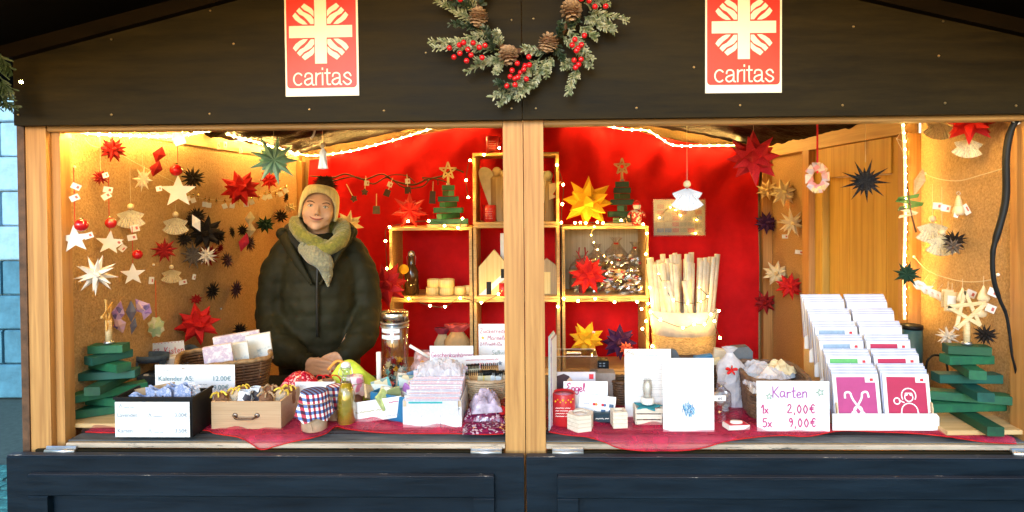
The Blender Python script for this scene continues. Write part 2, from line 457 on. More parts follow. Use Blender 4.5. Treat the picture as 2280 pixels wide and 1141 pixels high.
def hand(e, s, x, z, size, mat, w=None, y=-.0022, gap=.16, clip=None, slope=0.0):
    """handwriting starting at x, baseline z"""
    mb = MB(); r = random.Random(len(s) * 13 + 5); w = w or size * .09; cx = x
    for ch in s:
        if ch == ' ': cx += size * .42; continue
        g = GL.get(ch)
        if not g: continue
        wd_ = max(p[0] for st in g for p in st); dz = r.uniform(-.04, .04) * size
        for st in g:
            pts = smooth([Vector((cx + p[0] * size, z + dz + p[1] * size + slope * (cx - x))) for p in st], 4)
            if clip: pts = [p for p in pts if p[0] < clip]
            if len(pts) > 1: ribbon(mb, pts, w, y)
        cx += (wd_ + gap) * size
    if mb.v: return part(e, 'handwriting', mb, mat)
def scribble(e, x0, x1, z, hgt, mat, y=-.0022, words=4, seed=1, name='printed_line'):
    """tiny print too small to read: uneven dark dashes"""
    mb = MB(); r = random.Random(seed); x = x0
    while x < x1 - hgt:
        L = min(r.uniform(1.2, 5) * hgt, x1 - x)
        k = max(2, int(L / (hgt * .5))); pts = [(x + L * i / k, z + (hgt * .35 if i % 2 else 0) + r.uniform(0, .2) * hgt) for i in range(k + 1)]
        ribbon(mb, pts, hgt * .3, y); x += L + hgt * .7
    if mb.v: return part(e, name, mb, mat)
# ================================================================== SETTING AND STALL
ZC = 1.016                      # counter top
PINE = wood('pine', (.56, .29, .09), (.38, .175, .05), 'z')
PINEX = wood('pine_rail', (.50, .28, .09), (.33, .16, .045), 'x')
PINEY = wood('pine_long', (.60, .37, .14), (.44, .25, .085), 'y')
DOORW = wood('door_boards', (.62, .37, .065), (.46, .25, .04), 'z', scale=.7)
PALE = wood('pale_plywood', (.62, .47, .28), (.52, .37, .2), 'x', knots=False, scale=1.5)
CRATE = wood('crate_pine', (.55, .36, .14), (.40, .23, .08), 'x', knots=False)
DARKB = worn('dark_board', (.0065, .005, .0018), (.08, .045, .015), rough=.58, amount=.27, mott=(.024, .0175, .006)); DARKB.node_tree.nodes['Principled BSDF'].inputs['Specular IOR Level'].default_value = .14
NAVY = worn('navy_paint', (.0022, .0075, .0145), (.30, .26, .22), rough=.42, amount=.268, mott=(.006, .0165, .029)); NAVY.node_tree.nodes['Principled BSDF'].inputs['Specular IOR Level'].default_value = .25
EDGE = worn('chipped_edge', (.016, .02, .03), (.42, .38, .33), rough=.5, amount=.37)
CHIP = M('chipboard', (.54, .34, .15), rough=.75, scale=150, var=.3, col2=(.30, .17, .065), bump=.5, bscale=140)
STEEL = M('zinc_steel', (.55, .57, .6), rough=.35, metal=.9, var=.1)
BRASS = M('brass_screw', (.35, .24, .11), rough=.3, metal=1, var=0)
BLACK = M('black_plastic', (.007, .008, .010), rough=.5, spec=.25)
CLOTH = M('red_cloth', (.60, .008, .010), rough=.85, var=.1, scale=6, bump=.25, bscale=260, spec=.15)
FOIL = M('crinkled_foil', (.008, .004, .005), rough=.55, metal=0, var=.3, scale=14, bump=1.0, bscale=60, spec=.06)
GREENT = M('teal_green_wood', (.008, .10, .075), rough=.5, var=.25, scale=24, col2=(.006, .055, .045), stretch=(.3, 1, 1)); GREEND = M('deep_green_wood', (.010, .085, .035), rough=.55, var=.25, scale=24, col2=(.006, .045, .025), stretch=(.3, 1, 1))
GREENW = M('green_wood', (.012, .13, .055), rough=.5, var=.2, scale=30, col2=(.008, .075, .045))

ground = MB(); ground.box(-60, 60, -40, 60, -.3, 0)
g = link('ground', ground.mesh('ground'), M('paving_joint', (.09, .11, .09), rough=.9)); g['kind'] = 'structure'
cob = MB(); cob.slab(-.06, .06, -.05, .05, -.02, .012, .012); cobm = cob.mesh('cobblestone')
cobm.materials.append(M('granite_cobble', (.06, .24, .22), rough=.7, scale=60, var=.3, bump=.5))
k = 0
for iy in range(17):
    for ix in range(14):
        o = share(g, 'cobblestone', cobm, None, (-3.9 + ix * .13 + (iy % 2) * .06 + rnd.uniform(-.006, .006), .2 + iy * .115, 0), (0, 0, rnd.uniform(-.06, .06)), (1 + rnd.uniform(-.06, .06), 1 + rnd.uniform(-.06, .06), 1))
# building across the lane
bl = thing('building', 'pale plastered building with block joints at the left edge behind the stall', 'building', (-7.2, 3.4, 0))
b = MB(); b.box(-3, 5.0, .06, .5, 0, 6); part(bl, 'wall', b, M('render_joint', (.36, .56, .70), rough=.9))
blk = MB(); blk.slab(-.29, .29, 0, .06, -.145, .145, .012); blm = blk.mesh('wall_block'); blm.materials.append(M('pale_blue_block', (.40, .64, .80), rough=.85, scale=5, var=.16, bump=.5))
dk = MB(); dk.slab(-.29, .29, 0, .085, -.145, .145, .012); dkm = dk.mesh('plinth_block'); dkm.materials.append(M('teal_grey_block', (.10, .27, .36), rough=.85, scale=5, var=.2, bump=.5))
for r_ in range(13):
    for c_ in range(9):
        low = r_ < 4
        o = bpy.data.objects.new('plinth_block' if low else 'wall_block', dkm if low else blm); col.objects.link(o); o.parent = bl
        o.location = (.1 + c_ * .6 + (r_ % 2) * .3 - .5, rnd.uniform(-.012, .004), .16 + r_ * .3)

ST = thing('market_stall', 'dark wooden market stall with pine posts, red back wall and open counter', 'market stall', (0, 0, 0))
XL, XR, YB = -1.43, 1.45, 2.0
def P(name, mb, mat, label=None, parent=None, kind=None):
    return part(parent or ST, name, mb, mat, label, True, kind)
def bx(*a): m = MB(); m.box(*a); return m
def sb(x0, x1, y0, y1, z0, z1, b=.004):
    m = MB(); m.slab(x0, x1, y0, y1, z0, z1, b); return m
ZH = 1.944                      # underside of header
# floor of the hut
P('floor', sb(-1.52, 1.54, .03, 2.06, .02, .12), PALE)
# posts
P('corner_post', sb(-1.487, -1.425, .0, .06, .12, 2.12), PINE)
P('corner_stud', sb(-1.4245, -1.398, .02, .062, .12, 2.1), PINE)
P('corner_trim', sb(-1.51, -1.488, -.004, .07, .1, 2.1), M('brown_trim', (.12, .055, .025), rough=.6, scale=20, var=.3))
P('centre_post', sb(-.058, .0, -.002, .085, .12, 2.15, .003), PINE)
P('centre_post', sb(.0025, .060, -.004, .085, .12, 2.15, .003), PINE)
P('corner_post', sb(1.44, 1.50, .0, .06, .12, 2.12), PINE)
P('corner_trim', sb(1.503, 1.53, -.004, .07, .1, 2.1), MATS['brown_trim'])
# header: pine strip under the dark fascia, per bay
for x0, x1 in ((-1.4235, -.0595), (.0615, 1.439)):
    P('header_beam', sb(x0, x1, .004, .05, ZH - .016, 2.1), PINEX)
    P('bottom_rail', sb(x0 + .052 * (x0 < -1), x1, .0, .05, .992, 1.0), PINEX)
# gable fascia: two big dark boards
def fas(x0, x1):
    def top(x): return 2.50 - .244 * abs(x)
    m = MB(); m.prism([(x0, ZH), (x1, ZH), (x1, top(x1)), (x0, top(x0))], -.03, -.0055); return m
P('fascia_board', fas(-1.495, -.0015), DARKB); P('fascia_board', fas(.0015, 1.56), DARKB)
TRIM = worn('rafter_trim', (.005, .003, .0015), (.25, .11, .04), rough=.7, amount=.26)
TRIM.node_tree.nodes['Principled BSDF'].inputs['Specular IOR Level'].default_value = .08
for s in (-1, 1):
    m = MB(); z0 = 2.50 - .244 * 1.75
    m.prism([(s * .001, 2.50), (s * 1.75, z0), (s * 1.75, z0 + .04), (s * .001, 2.54)], -.055, -.031); P('rafter', m, TRIM)
    m = MB(); m.prism([(s * .001, 2.541), (s * 1.8, 2.541 - .244 * 1.8), (s * 1.8, 2.571 - .244 * 1.8), (s * .001, 2.571)], -.72, 2.3)
    P('roof_panel', m, M('roof_underside', (.0012, .001, .001), rough=.9, scale=9, var=.2, spec=.05))
# screws in the fascia
scm = MB(); scm.lathe([(.0036, 0), (.003, .002), (.001, .0024)], 8, mat=Matrix.Rotation(pi / 2, 4, 'X')); scme = scm.mesh('screw'); scme.materials.append(BRASS)
for px, py in [(248, 88), (468, 24), (520, 98), (41, 256), (248, 256), (467, 254), (689, 244), (855, 247), (1139, 45), (1188, 42), (1139, 242), (1193, 242), (1417, 241), (1648, 235), (1876, 235), (2104, 230), (2100, 48), (2090, 125), (1545, 150), (2262, 236), (948, 118), (1900, 60)]:
    o = share(ST, 'screw', scme, None, onY(px, py, -.0305))
# walls: chipboard outside panels, inner frame timber
P('side_wall', bx(-1.486, XL, .0625, YB, .12, 2.0), CHIP)
P('back_wall', bx(-1.486, 1.50, YB, YB + .04, .12, 2.3), CHIP)
P('side_wall', bx(XR, 1.50, .0605, .50, .12, 2.0), CHIP)
P('side_wall', bx(XR + .004, 1.50, 1.40, YB, .12, 2.0), CHIP)
P('wall_plate', sb(-1.444, -1.422, .0635, YB - .001, 1.955, 2.01), PINEY)
P('wall_plate', sb(1.405, 1.455, .52, YB - .001, 1.945, 2.02), PINEY)
P('wall_stud', sb(1.405, 1.50, .50, .565, .12, 1.944), PINE)
P('wall_stud', sb(1.40, 1.50, 1.32, 1.395, .12, 1.944), PINE)
P('wall_stud', sb(-1.428, -1.40, YB - .07, YB - .002, .12, 1.954), PINE)
P('wall_stud', sb(1.40, 1.453, YB - .06, YB - .002, .12, 1.944), PINE)
# door of vertical boards in the right wall
dr = bpy.data.objects.new('door', None); col.objects.link(dr); dr.parent = ST
dr.location = (1.45, .93, .12)
nb = 6; y0 = .5665; y1 = 1.3185; wy = (y1 - y0 - .16) / nb
for i in range(nb):
    P('plank', sb(1.462, 1.485, y0 + .08 + i * wy + .0015, y0 + .08 + (i + 1) * wy - .0015, .13, 1.80, .003), DOORW, parent=dr)
P('door_frame', sb(1.43, 1.495, y0, y0 + .079, .125, 1.942), DOORW, parent=dr)
P('door_frame', sb(1.43, 1.495, y1 - .079, y1, .125, 1.942), DOORW, parent=dr)
P('door_lintel', sb(1.425, 1.494, y0 + .0795, y1 - .0795, 1.802, 1.943), DOORW, parent=dr)
m = MB(); m.tube([(1.43, 1.2, 1.2), (1.40, 1.2, 1.2), (1.40, 1.13, 1.2)], .008); P('door_handle', m, BLACK, parent=dr)
# crinkled foil lining under the roof
def foil(s):
    def f(u, v):
        x = s * (1.43 * u); y = .06 + v * 1.93
        z = 2.30 - .214 * abs(x) + .02 * noise.noise((x * 7, y * 7, s)) + .012 * noise.noise((x * 19, y * 19, 3)) + .012
        return (x, y, z)
    m = MB(); m.grid(f, 46, 60); return m
P('roof_lining', foil(-1), FOIL, 'dark crinkled foil lining under the roof'); P('roof_lining', foil(1), FOIL, 'dark crinkled foil lining under the roof')
# counter shelf and edging
P('counter_shelf', sb(-1.371, 1.439, .051, .63, .985, ZC, .003), M('dark_laminate', (.03, .016, .016), rough=.22, scale=4, var=.3, coat=.3))
for x0, x1 in ((-1.371, -.0595), (.0615, 1.439)):
    P('edge_strip', sb(x0, x1, -.004, .0505, 1.0005, ZC - .012, .003), M('weathered_strip', (.10, .11, .12), rough=.5, scale=30, var=.3, stretch=(.2, 1, 1)))
    P('sill_strip', sb(x0, x1, -.012, -.0005, .984, .998, .002), worn('bare_sill', (.42, .34, .26), (.08, .07, .06), rough=.6, amount=.42))
# shutters hanging down in front
for (a, b_, px0) in ((-1.52, -.0035, 0), (.0035, 1.60, 1)):
    fl = bpy.data.objects.new('shutter', None); col.objects.link(fl); fl.parent = ST; fl.location = ((a + b_) / 2, -.04, .6)
    P('board', sb(a, b_, -.05, -.022, .12, .974, .004), NAVY, parent=fl)
    P('top_edge', sb(a + .001, b_ - .001, -.0495, -.024, .9745, .9775, .001), EDGE, parent=fl)
    P('top_edge', sb(a + .06, b_ - .06, -.018, -.006, .962, .981, .002), MATS['dark_board'], parent=fl)
    f0, f1 = (a + .08, b_ - .085) if px0 == 0 else (a + .088, b_ - .02)
    P('frame_rail', sb(f0, f1, -.072, -.0505, .868, .928, .003), NAVY, parent=fl)
    P('frame_rail', sb(f0 + .06, f1 - .06, -.0716, -.0505, .14, .2, .003), NAVY, parent=fl)
    P('frame_edge', sb(f0 + .002, f1 - .002, -.0715, -.052, .9285, .9305, .0008), EDGE, parent=fl)
    P('frame_stile', sb(f0, f0 + .058, -.0718, -.0505, .14, .8675, .003), NAVY, parent=fl)
    P('frame_stile', sb(f1 - .058, f1, -.0718, -.0505, .14, .8675, .003), NAVY, parent=fl)
    hx = (a + .14, b_ - .11) if px0 == 0 else (a + .12, b_ - .17)
    for x in hx:
        h = MB(); h.slab(x - .045, x + .045, -.021, -.0125, .975, .992, .003)
        h.tube([(x - .045, -.024, .979), (x + .045, -.024, .979)], .0065, 8)
        P('hinge', h, STEEL, parent=fl)
# red cloth over the back wall, gently folded
def rc(u, v):
    x = -1.36 + 2.74 * u
    top = 2.285 - .214 * abs(x) - (.03 + .012 * sin(x * 9))
    z = .4 + (top - .4) * v
    fold = .014 * sin(x * 11 + .8 * sin(z * 3)) + .008 * sin(x * 31 + z * 2.5) + .006 * sin((x - .9 * z) * 26) * max(0, v - .45) * 2 + .035 * noise.noise((x * 3, 0, z * 2))
    swag = .030 * sin((x * (1 if x < 0 else -1) + z * .9) * 17) * max(0, v - .62)
    return (x, YB - .045 + fold + swag, z)
m = MB(); m.grid(rc, 150, 60)
cl = P('back_cloth', m, CLOTH); cl['label'] = 'red fabric stretched over the back wall'
# ================================================================== LAMPS
def glow(name, colr, s):
    m = M(name, colr, rough=.4, var=0, emit=s, ecol=colr); return m
LEDC = (1.0, .66, .24)
BEAD = glow('led_bead', (1.0, .60, .145), 360.0)
TUBEG = M('led_tube_plastic', (.9, .85, .7), rough=.3, var=0, emit=2.6, ecol=(1, .62, .22))
TUBED = M('led_tube_dim_plastic', (.9, .85, .7), rough=.3, var=0, emit=.8, ecol=(1, .62, .2))
FAIRY = glow('fairy_bulb', (1.0, .56, .12), 110.0)
WIRE = M('dark_green_wire', (.015, .03, .015), rough=.5)
CLEARW = M('copper_wire', (.5, .35, .15), rough=.35, metal=.6)
bm_ = MB(); bm_.ball((0, 0, 0), .0052, 8, 6); BEADM = bm_.mesh('led'); BEADM.materials.append(BEAD)
bm_ = MB(); bm_.ball((0, 0, 0), .0062, 8, 6); FBM = bm_.mesh('bulb'); FBM.materials.append(FAIRY); EBM = bm_.mesh('bulb'); EBM.materials.append(glow('eaves_bulb', (1.0, .58, .16), 360.0))
def along(pts, step):
    pts = [Vector(p) for p in pts]; out = []; acc = 0
    for a, b_ in zip(pts[:-1], pts[1:]):
        L = (b_ - a).length; t = acc
        while t < L: out.append(a.lerp(b_, t / L)); t += step
        acc = t - L
    return out
def led(label, pts, step=.05, r=.0042, group='LED light tubes', s=1.0):
    pts = smooth([Vector(p) for p in pts], 6)
    e = thing('light_tube', label, 'light tube', pts[0], group=group)
    m = MB(); m.tube(pts, r, 6); part(e, 'tube', m, TUBEG if s == 1 else TUBED, world=True)
    for q in along(pts, step): share(e, 'led', BEADM, None, q - pts[0] + Vector((0, -.004, .0)), sc_=s)
def wallp(px, py, off=.03): return onx(px, py, XL + off)
led('warm LED tube along the header and left wall top', [onY(165, 290, .09), onY(300, 291, .085), onY(470, 291, .085)], .05, .004)
led('warm LED tube looping down the top of the left wall', [wallp(168, 293, .05), wallp(215, 299, .05), wallp(300, 303, .05), wallp(400, 303, .05), wallp(480, 291, .05), wallp(520, 304, .06), wallp(575, 318, .06), wallp(652, 340, .05)], .052)
led('warm LED tube across the red cloth left of the centre post', [onY(664, 343, 1.915), onY(700, 347, 1.925), onY(770, 339, 1.915), onY(830, 325, 1.915), onY(900, 306, 1.925), onY(960, 287, 1.915), onY(1006, 275, 1.925), onY(1070, 262, 1.915)], .054)
led('warm LED tube across the red cloth right of the centre post', [onY(1310, 268, 1.915), onY(1340, 279, 1.925), onY(1395, 289, 1.915), onY(1440, 291, 1.925), onY(1470, 308, 1.915), onY(1500, 324, 1.925), onY(1560, 325, 1.915), onY(1650, 324, 1.915)], .054)
led('short warm LED tube under the right header', [onY(1840, 268, .08), onY(1950, 267, .08), onY(2055, 265, .08)], .04, .004)
led('vertical warm LED tube on the right wall stud', [onx(2008, 262, 1.385), onx(2014, 330, 1.385), onx(2016, 480, 1.385), onx(2013, 600, 1.385), onx(2014, 712, 1.385)], .030, .005, s=.52)

def fairy(label, pts, path=None, wmat=None, s=1.0, group='fairy lights'):
    e = thing('fairy_lights', label, 'fairy lights', pts[0], group=group)
    pp = path or pts
    w = smooth(pp, 5)
    m = MB(); m.tube(w, .0018, 5); part(e, 'wire', m, wmat or WIRE, world=True)
    for q in pts: share(e, 'bulb', FBM, None, Vector(q) - Vector(pts[0]) + Vector((0, -.006, 0)), sc_=s)
F = lambda L, y=1.605: [onY(a, b, y) for a, b in L]
fairy('fairy lights round the left crate and tree', F([(860, 640), (862, 598), (859, 537), (868, 506)]) + F([(955, 492), (990, 503), (1020, 508), (1030, 487)], 1.60))
fairy('fairy lights climbing the tall middle crate', F([(1043, 440), (1038, 402), (1047, 358), (1078, 345), (1112, 330)]))
fairy('fairy lights hanging below the left crate shelf', F([(910, 665), (958, 681), (991, 683), (1025, 664), (1072, 674), (1110, 655)], 1.595))
fairy('fairy lights beside the yellow star right of the post', F([(1242, 683), (1255, 665), (1250, 496), (1252, 455), (1254, 412), (1240, 368)], 1.6))
fairy('fairy lights under the big yellow star', F([(1280, 497), (1292, 496), (1304, 497), (1330, 495), (1342, 497), (1383, 491), (1432, 500), (1440, 520), (1438, 566), (1446, 640)], 1.6), s=.95)
fairy('fairy lights along the shelf above the small yellow star', F([(1287, 670), (1325, 665), (1368, 673), (1418, 672), (1428, 688), (1443, 676), (1438, 715), (1430, 732), (1452, 771)], 1.59))
fairy('thin copper fairy lights over the cookie bags', F([(1323, 505), (1316, 524), (1322, 540), (1330, 556), (1345, 570), (1362, 585), (1350, 610)], 1.605), wmat=CLEARW, s=.42)
fairy('tiny fairy lights tucked into the year planner', F([(1468, 485), (1492, 462), (1505, 468), (1515, 480), (1548, 455), (1551, 490), (1548, 520)], 1.87), wmat=CLEARW, s=.5)
fairy('fairy lights wound round the birch stick basket', F([(1448, 695), (1470, 712), (1520, 730), (1545, 722), (1568, 722), (1582, 700), (1600, 692), (1590, 715), (1602, 752)], 1.43))
fairy('fairy lights glowing among the birch sticks', F([(1466, 610), (1480, 640), (1500, 668), (1530, 676), (1560, 672), (1575, 660), (1556, 640)], 1.50), s=.52)
# ================================================================== PAPER STARS, ANGELS, BAUBLES, TAGS
def paper(name, c, c2=None, rough=.7, scale=30, glow_=0.0):
    return M(name, c, rough=rough, var=.14, scale=scale, col2=c2, bump=.12, bscale=60, spec=.2)
RED1 = paper('red_paper', (.62, .02, .02), (.42, .01, .012)); RED2 = paper('dark_red_paper', (.33, .012, .015), (.2, .008, .01))
PINKR = paper('pink_red_paper', (.70, .04, .09), (.50, .02, .04)); YELP = paper('yellow_paper', (.85, .50, .03), (.72, .36, .015))
CREAM = paper('cream_paper', (.78, .68, .45), (.60, .47, .26)); WHITE = M('white_paint', (.82, .80, .76), rough=.55, var=.04)
BLKP = paper('black_paper', (.014, .013, .014), (.03, .022, .018)); PURP = paper('purple_paper', (.07, .02, .09), (.035, .012, .045))
NAVP = blotch('navy_dotted_paper', [(.003, .005, .010)] * 14 + [(.22, .23, .26)], 90); NAVP.node_tree.nodes['Principled BSDF'].inputs['Specular IOR Level'].default_value = .12; GRNP = paper('dark_green_paper', (.012, .05, .03), (.01, .03, .02))
TEALP = blotch('teal_dotted_paper', [(.16, .50, .50), (.18, .52, .50), (.15, .47, .48), (.17, .5, .5), (.16, .5, .49), (.17, .52, .5), (.16, .48, .5), (.66, .76, .7)], 150)
NEWS = blotch('printed_book_page', [(.80, .74, .56), (.84, .78, .6), (.78, .7, .52), (.62, .55, .42)], 260)
PURPAT = blotch('violet_patterned_paper', [(.30, .16, .34), (.45, .28, .42), (.12, .08, .2), (.5, .3, .3)], 70)
PASTEL = blotch('pastel_patterned_paper', [(.66, .4, .4), (.75, .62, .55), (.55, .5, .62), (.7, .3, .33), (.7, .6, .35)], 45)
LGREEN = blotch('light_green_patterned_paper', [(.42, .45, .2), (.55, .5, .3), (.3, .38, .2)], 70)
GREYP = paper('grey_brown_paper', (.16, .13, .11), (.09, .07, .06)); DMIX = blotch('dark_mixed_paper', [(.05, .015, .03), (.09, .05, .06), (.02, .02, .02), (.14, .03, .05)], 60)
THREAD = M('pale_thread', (.62, .52, .35), rough=.8, var=0); RTHREAD = M('red_thread', (.6, .02, .02), rough=.8, var=0)
TAGM = M('tag_card', (.80, .78, .74), rough=.6, var=.03); TAGR = M('tag_red_print', (.55, .14, .12), rough=.6, var=0)
GLOSSR = M('red_glass', (.5, .006, .008), rough=.08, var=0, coat=.8); GOLD = M('gold_cap', (.8, .6, .25), rough=.25, metal=1, var=0)
STARW = wood('star_wood', (.74, .58, .34), (.62, .45, .22), 'x', knots=False, scale=2)
BEADW = M('wooden_bead', (.78, .62, .38), rough=.5, var=.08)

def spiky_mesh(n_ring=8, seed=0, w=.30, base=.34, rings=None, sides=4, jit=.05, flatk=1.0):
    r = random.Random(seed); m = MB(); dirs = []
    rings = rings or [(0, n_ring, 0), (42, n_ring - 2, .5), (-42, n_ring - 2, .5), (84, 1, 0), (-84, 1, 0)]
    for lat, n, ph in rings:
        for i in range(n):
            a = 2 * pi * (i + ph) / n + r.uniform(-jit, jit); l = radians(lat) + r.uniform(-jit, jit)
            dirs.append((Vector((cos(a) * cos(l), -sin(l) * flatk, sin(a) * cos(l))), r.uniform(.92, 1.04)))
    for d, L in dirs:
        d = d.normalized(); u = d.orthogonal().normalized(); v = d.cross(u)
        b = d * base * .55
        tw = r.uniform(0, pi / 2)
        ring_ = [b + (u * cos(tw + 2 * pi * k / sides) + v * sin(tw + 2 * pi * k / sides)) * w for k in range(sides)]
        m.add([d * L] + ring_, [(0, k + 1, (k + 1) % sides + 1) for k in range(sides)])
    m.ball((0, 0, 0), base * .5, 8, 6)
    return m
def radial_mesh(n=10, ri=.34, d=.12, seed=0, flatn=0):
    """folded star: each point is a kite with a ridge, front and back, plus a second staggered layer"""
    m = MB(); r = random.Random(seed)
    for layer, (off, sc1, yy) in enumerate(((0, 1.0, -.02), (.5, .62, .08))):
        for i in range(n):
            a = 2 * pi * (i + off) / n + r.uniform(-.03, .03); L = sc1 * r.uniform(.93, 1.03); h = pi / n * .95
            tip = Vector((cos(a) * L, yy * 1.3, sin(a) * L))
            v1 = Vector((cos(a - h) * ri, yy, sin(a - h) * ri)); v2 = Vector((cos(a + h) * ri, yy, sin(a + h) * ri))
            rf = Vector((cos(a) * ri * 1.0, yy - d, sin(a) * ri * 1.0)); rb = Vector((cos(a) * ri, yy + d, sin(a) * ri)); c = Vector((0, yy * .3, 0))
            m.add([c, v1, tip, v2, rf, rb], [(0, 1, 4), (0, 4, 3), (1, 2, 4), (4, 2, 3), (0, 5, 1), (0, 3, 5), (1, 5, 2), (5, 3, 2)])
    return m
def star5(r, t, k=.42, rot=0):
    return [(cos(pi / 2 + rot + i * pi / 5) * (r if i % 2 == 0 else r * k), sin(pi / 2 + rot + i * pi / 5) * (r if i % 2 == 0 else r * k)) for i in range(10)]
MESHC = {}
def cached(key, fn, mat):
    k = (key, mat.name)
    if k not in MESHC:
        me = fn().mesh(key if isinstance(key, str) else key[0]); me.materials.append(mat); MESHC[k] = me
    return MESHC[k]
def string_part(e, z0, z1, mat=THREAD, r=.0009, name='string', x=0, y=0):
    m = MB(); m.tube([(x, y, z0), (x, y, z1)], r, 4, False); return part(e, name, m, mat)
def tag_part(e, x, z, w=.022, h=.018, y=0, rot=0, red=True, name='price_tag'):
    mt = Matrix.Translation((x, y, z)) @ Matrix.Rotation(rot, 4, 'Y')
    m = MB(); m.box(-w / 2, w / 2, -.0006, .0006, -h / 2, h / 2, mt); o = part(e, name, m, TAGM)
    if red:
        m = MB(); m.box(w * .08, w * .34, -.0011, -.0007, -h * .22, h * .22, mt); part(o, 'red_print', m, TAGR)
    return o
def strlen(p, pytop, px):
    q = onY(px, pytop, p.y); return q.z - p.z
def face(p, k=1.0):
    """turn about Z so that local -Y looks toward the stall front from p"""
    return atan2(-(CAM.x - p.x), (p.y - CAM.y)) * -1 * k

def star3(px, py, size, kind, mat, label, where=None, seed=1, top=None, smat=THREAD, tag=None, group=None, rot=None, sq=1.0, name='paper_star', cat='paper star'):
    p = where if where is not None else wallp(px, py, .04)
    s = size / ppm(p) / 2
    fn = {'spiky': lambda: spiky_mesh(9, seed), 'fine': lambda: spiky_mesh(13, seed, w=.15, base=.3, rings=[(0, 13, 0), (30, 10, .5), (-30, 10, .5), (62, 6, 0), (-62, 6, 0), (88, 1, 0)]),
          'fat': lambda: spiky_mesh(8, seed, w=.33, base=.5), 'slim': lambda: radial_mesh(9, .27, .08, seed), 'radial': lambda: radial_mesh(9, .40, .09, seed), 'radial8': lambda: radial_mesh(8, .40, .11, seed),
          'moravian': lambda: spiky_mesh(9, seed, w=.17, base=.36, rings=[(0, 9, 0), (38, 6, .5), (-38, 6, .5), (80, 1, 0)])}[kind]
    me = cached((kind, seed), fn, mat)
    e = thing(name, label, cat, p, group=group)
    r = random.Random(seed + int(px)); a = rot if rot is not None else r.uniform(-.5, .5)
    share(e, 'star', me, None, rot=(r.uniform(-.15, .15), a * .6, face(p) + r.uniform(-.2, .2)), sc_=(s * sq, s, s))
    if top is not None: string_part(e, s * .8, strlen(p, top, px), smat)
    if tag: tag_part(e, (tag[0] - px) / ppm(p), -(tag[1] - py) / ppm(p), 13 / ppm(p), 11 / ppm(p), rot=r.uniform(-.5, .5), y=-.01)
    return e
def flatstar(px, py, size, label, where=None, bx_=None, top=None, tags=(), rot=0, group='white wooden stars with red baubles'):
    p = where if where is not None else wallp(px, py, .05); k = ppm(p); s = size / k / 2 * 1.1
    e = thing('wooden_star', label, 'star ornament', p, (0, 0, face(p) * .8), group=group)
    m = MB(); m.prism(star5(s, 0, .42, rot), -.003, .003); part(e, 'star', m, WHITE)
    if top is not None: string_part(e, s * .95, strlen(p, top, px), RTHREAD, .0012)
    if bx_:
        x, z = (bx_[0] - px) / k, -(bx_[1] - py) / k; r = bx_[2] / k
        m = MB(); m.ball((0, 0, 0), r, 14, 10); b_ = part(e, 'bauble', m, GLOSSR); b_.location = (x, -.012, z)
        m = MB(); m.lathe([(r * .3, r * .92), (r * .3, r * 1.2), (r * .05, r * 1.25)], 8); part(b_, 'cap', m, GOLD)
    for tx, ty in tags: tag_part(e, (tx - px) / k, -(ty - py) / k, 18 / k, 13 / k, rot=rnd.uniform(-.6, .6), y=-.004)
    return e
def fan(m, n, r0, r1, a0, a1, c=(0, 0, 0), dep=.14, ext=0):
    """pleated fan: zigzag folds between two angles (degrees, 0 = right, 270 = down)"""
    pr = []; ny = 2 * n + 1
    for i in range(ny):
        a = radians(a0 + (a1 - a0) * i / (ny - 1)); y = (dep if i % 2 else -dep) * r1 * .5
        pr.append((Vector((c[0] + cos(a) * r0, c[1] + y * .2, c[2] + sin(a) * r0)), Vector((c[0] + cos(a) * r1, c[1] + y, c[2] + sin(a) * r1))))
    vs = [q for ab in pr for q in ab]; m.add(vs, [(2 * i, 2 * i + 1, 2 * i + 3, 2 * i + 2) for i in range(ny - 1)])
def angel(px, py, h, label, where=None, top=None, tag=None, mat=None, tilt=0, smat=THREAD, wide=1.0, group='paper angels'):
    p = where if where is not None else wallp(px, py, .04); k = ppm(p); H_ = h / k; mat = mat or NEWS
    e = thing('paper_angel', label, 'paper angel', p, (0, tilt, face(p) * .8), group=group)
    m = MB(); fan(m, 9, H_ * .06, H_ * .80, 270 - 42 * wide, 270 + 42 * wide, (0, 0, H_ * .30)); part(e, 'skirt', m, mat)
    for s in (0, 1):
        m = MB(); fan(m, 4, H_ * .04, H_ * .52, 200 if s == 0 else 306, 234 if s == 0 else 340, (0, -.002, H_ * .28), .16); part(e, 'wing', m, mat)
    m = MB(); m.ball((0, 0, H_ * .40), H_ * .125, 10, 8); part(e, 'head', m, BEADW if mat is not WHITE else WHITE)
    if top is not None: string_part(e, H_ * .5, strlen(p, top, px), smat)
    if tag: tag_part(e, (tag[0] - px) / k, -(tag[1] - py) / k, 17 / k, 15 / k, rot=rnd.uniform(-.3, .3), y=-.006)
    return e
def kites(px, py, w, h, n, mat, label, where=None, rot=0, top=None, group=None, name='folded_ornament', cat='paper ornament'):
    """folded diamonds, one over the other or fanned out"""
    p = where if where is not None else wallp(px, py, .04); k = ppm(p); w, h = w / k, h / k
    e = thing(name, label, cat, p, (0, rot, face(p) * .7), group=group)
    for i in range(n):
        m = MB(); zc = h * (.5 - (i + .5) / n); hh = h / n * .62; x = (i % 2 - .5) * w * .18 if n > 1 else 0
        a, b_, c, d = (x, 0, zc + hh), (x + w * .5, 0, zc + hh * .1), (x, 0, zc - hh), (x - w * .5, 0, zc - hh * .1)
        fr, bk = (x + w * .05, -w * .28, zc), (x, w * .28, zc)
        m.add([a, b_, c, d, fr, bk], [(0, 4, 1), (1, 4, 2), (2, 4, 3), (3, 4, 0), (0, 1, 5), (1, 2, 5), (2, 3, 5), (3, 0, 5)])
        part(e, 'fold', m, mat)
    if top is not None: string_part(e, h * .5, strlen(p, top, px), THREAD)
    return e
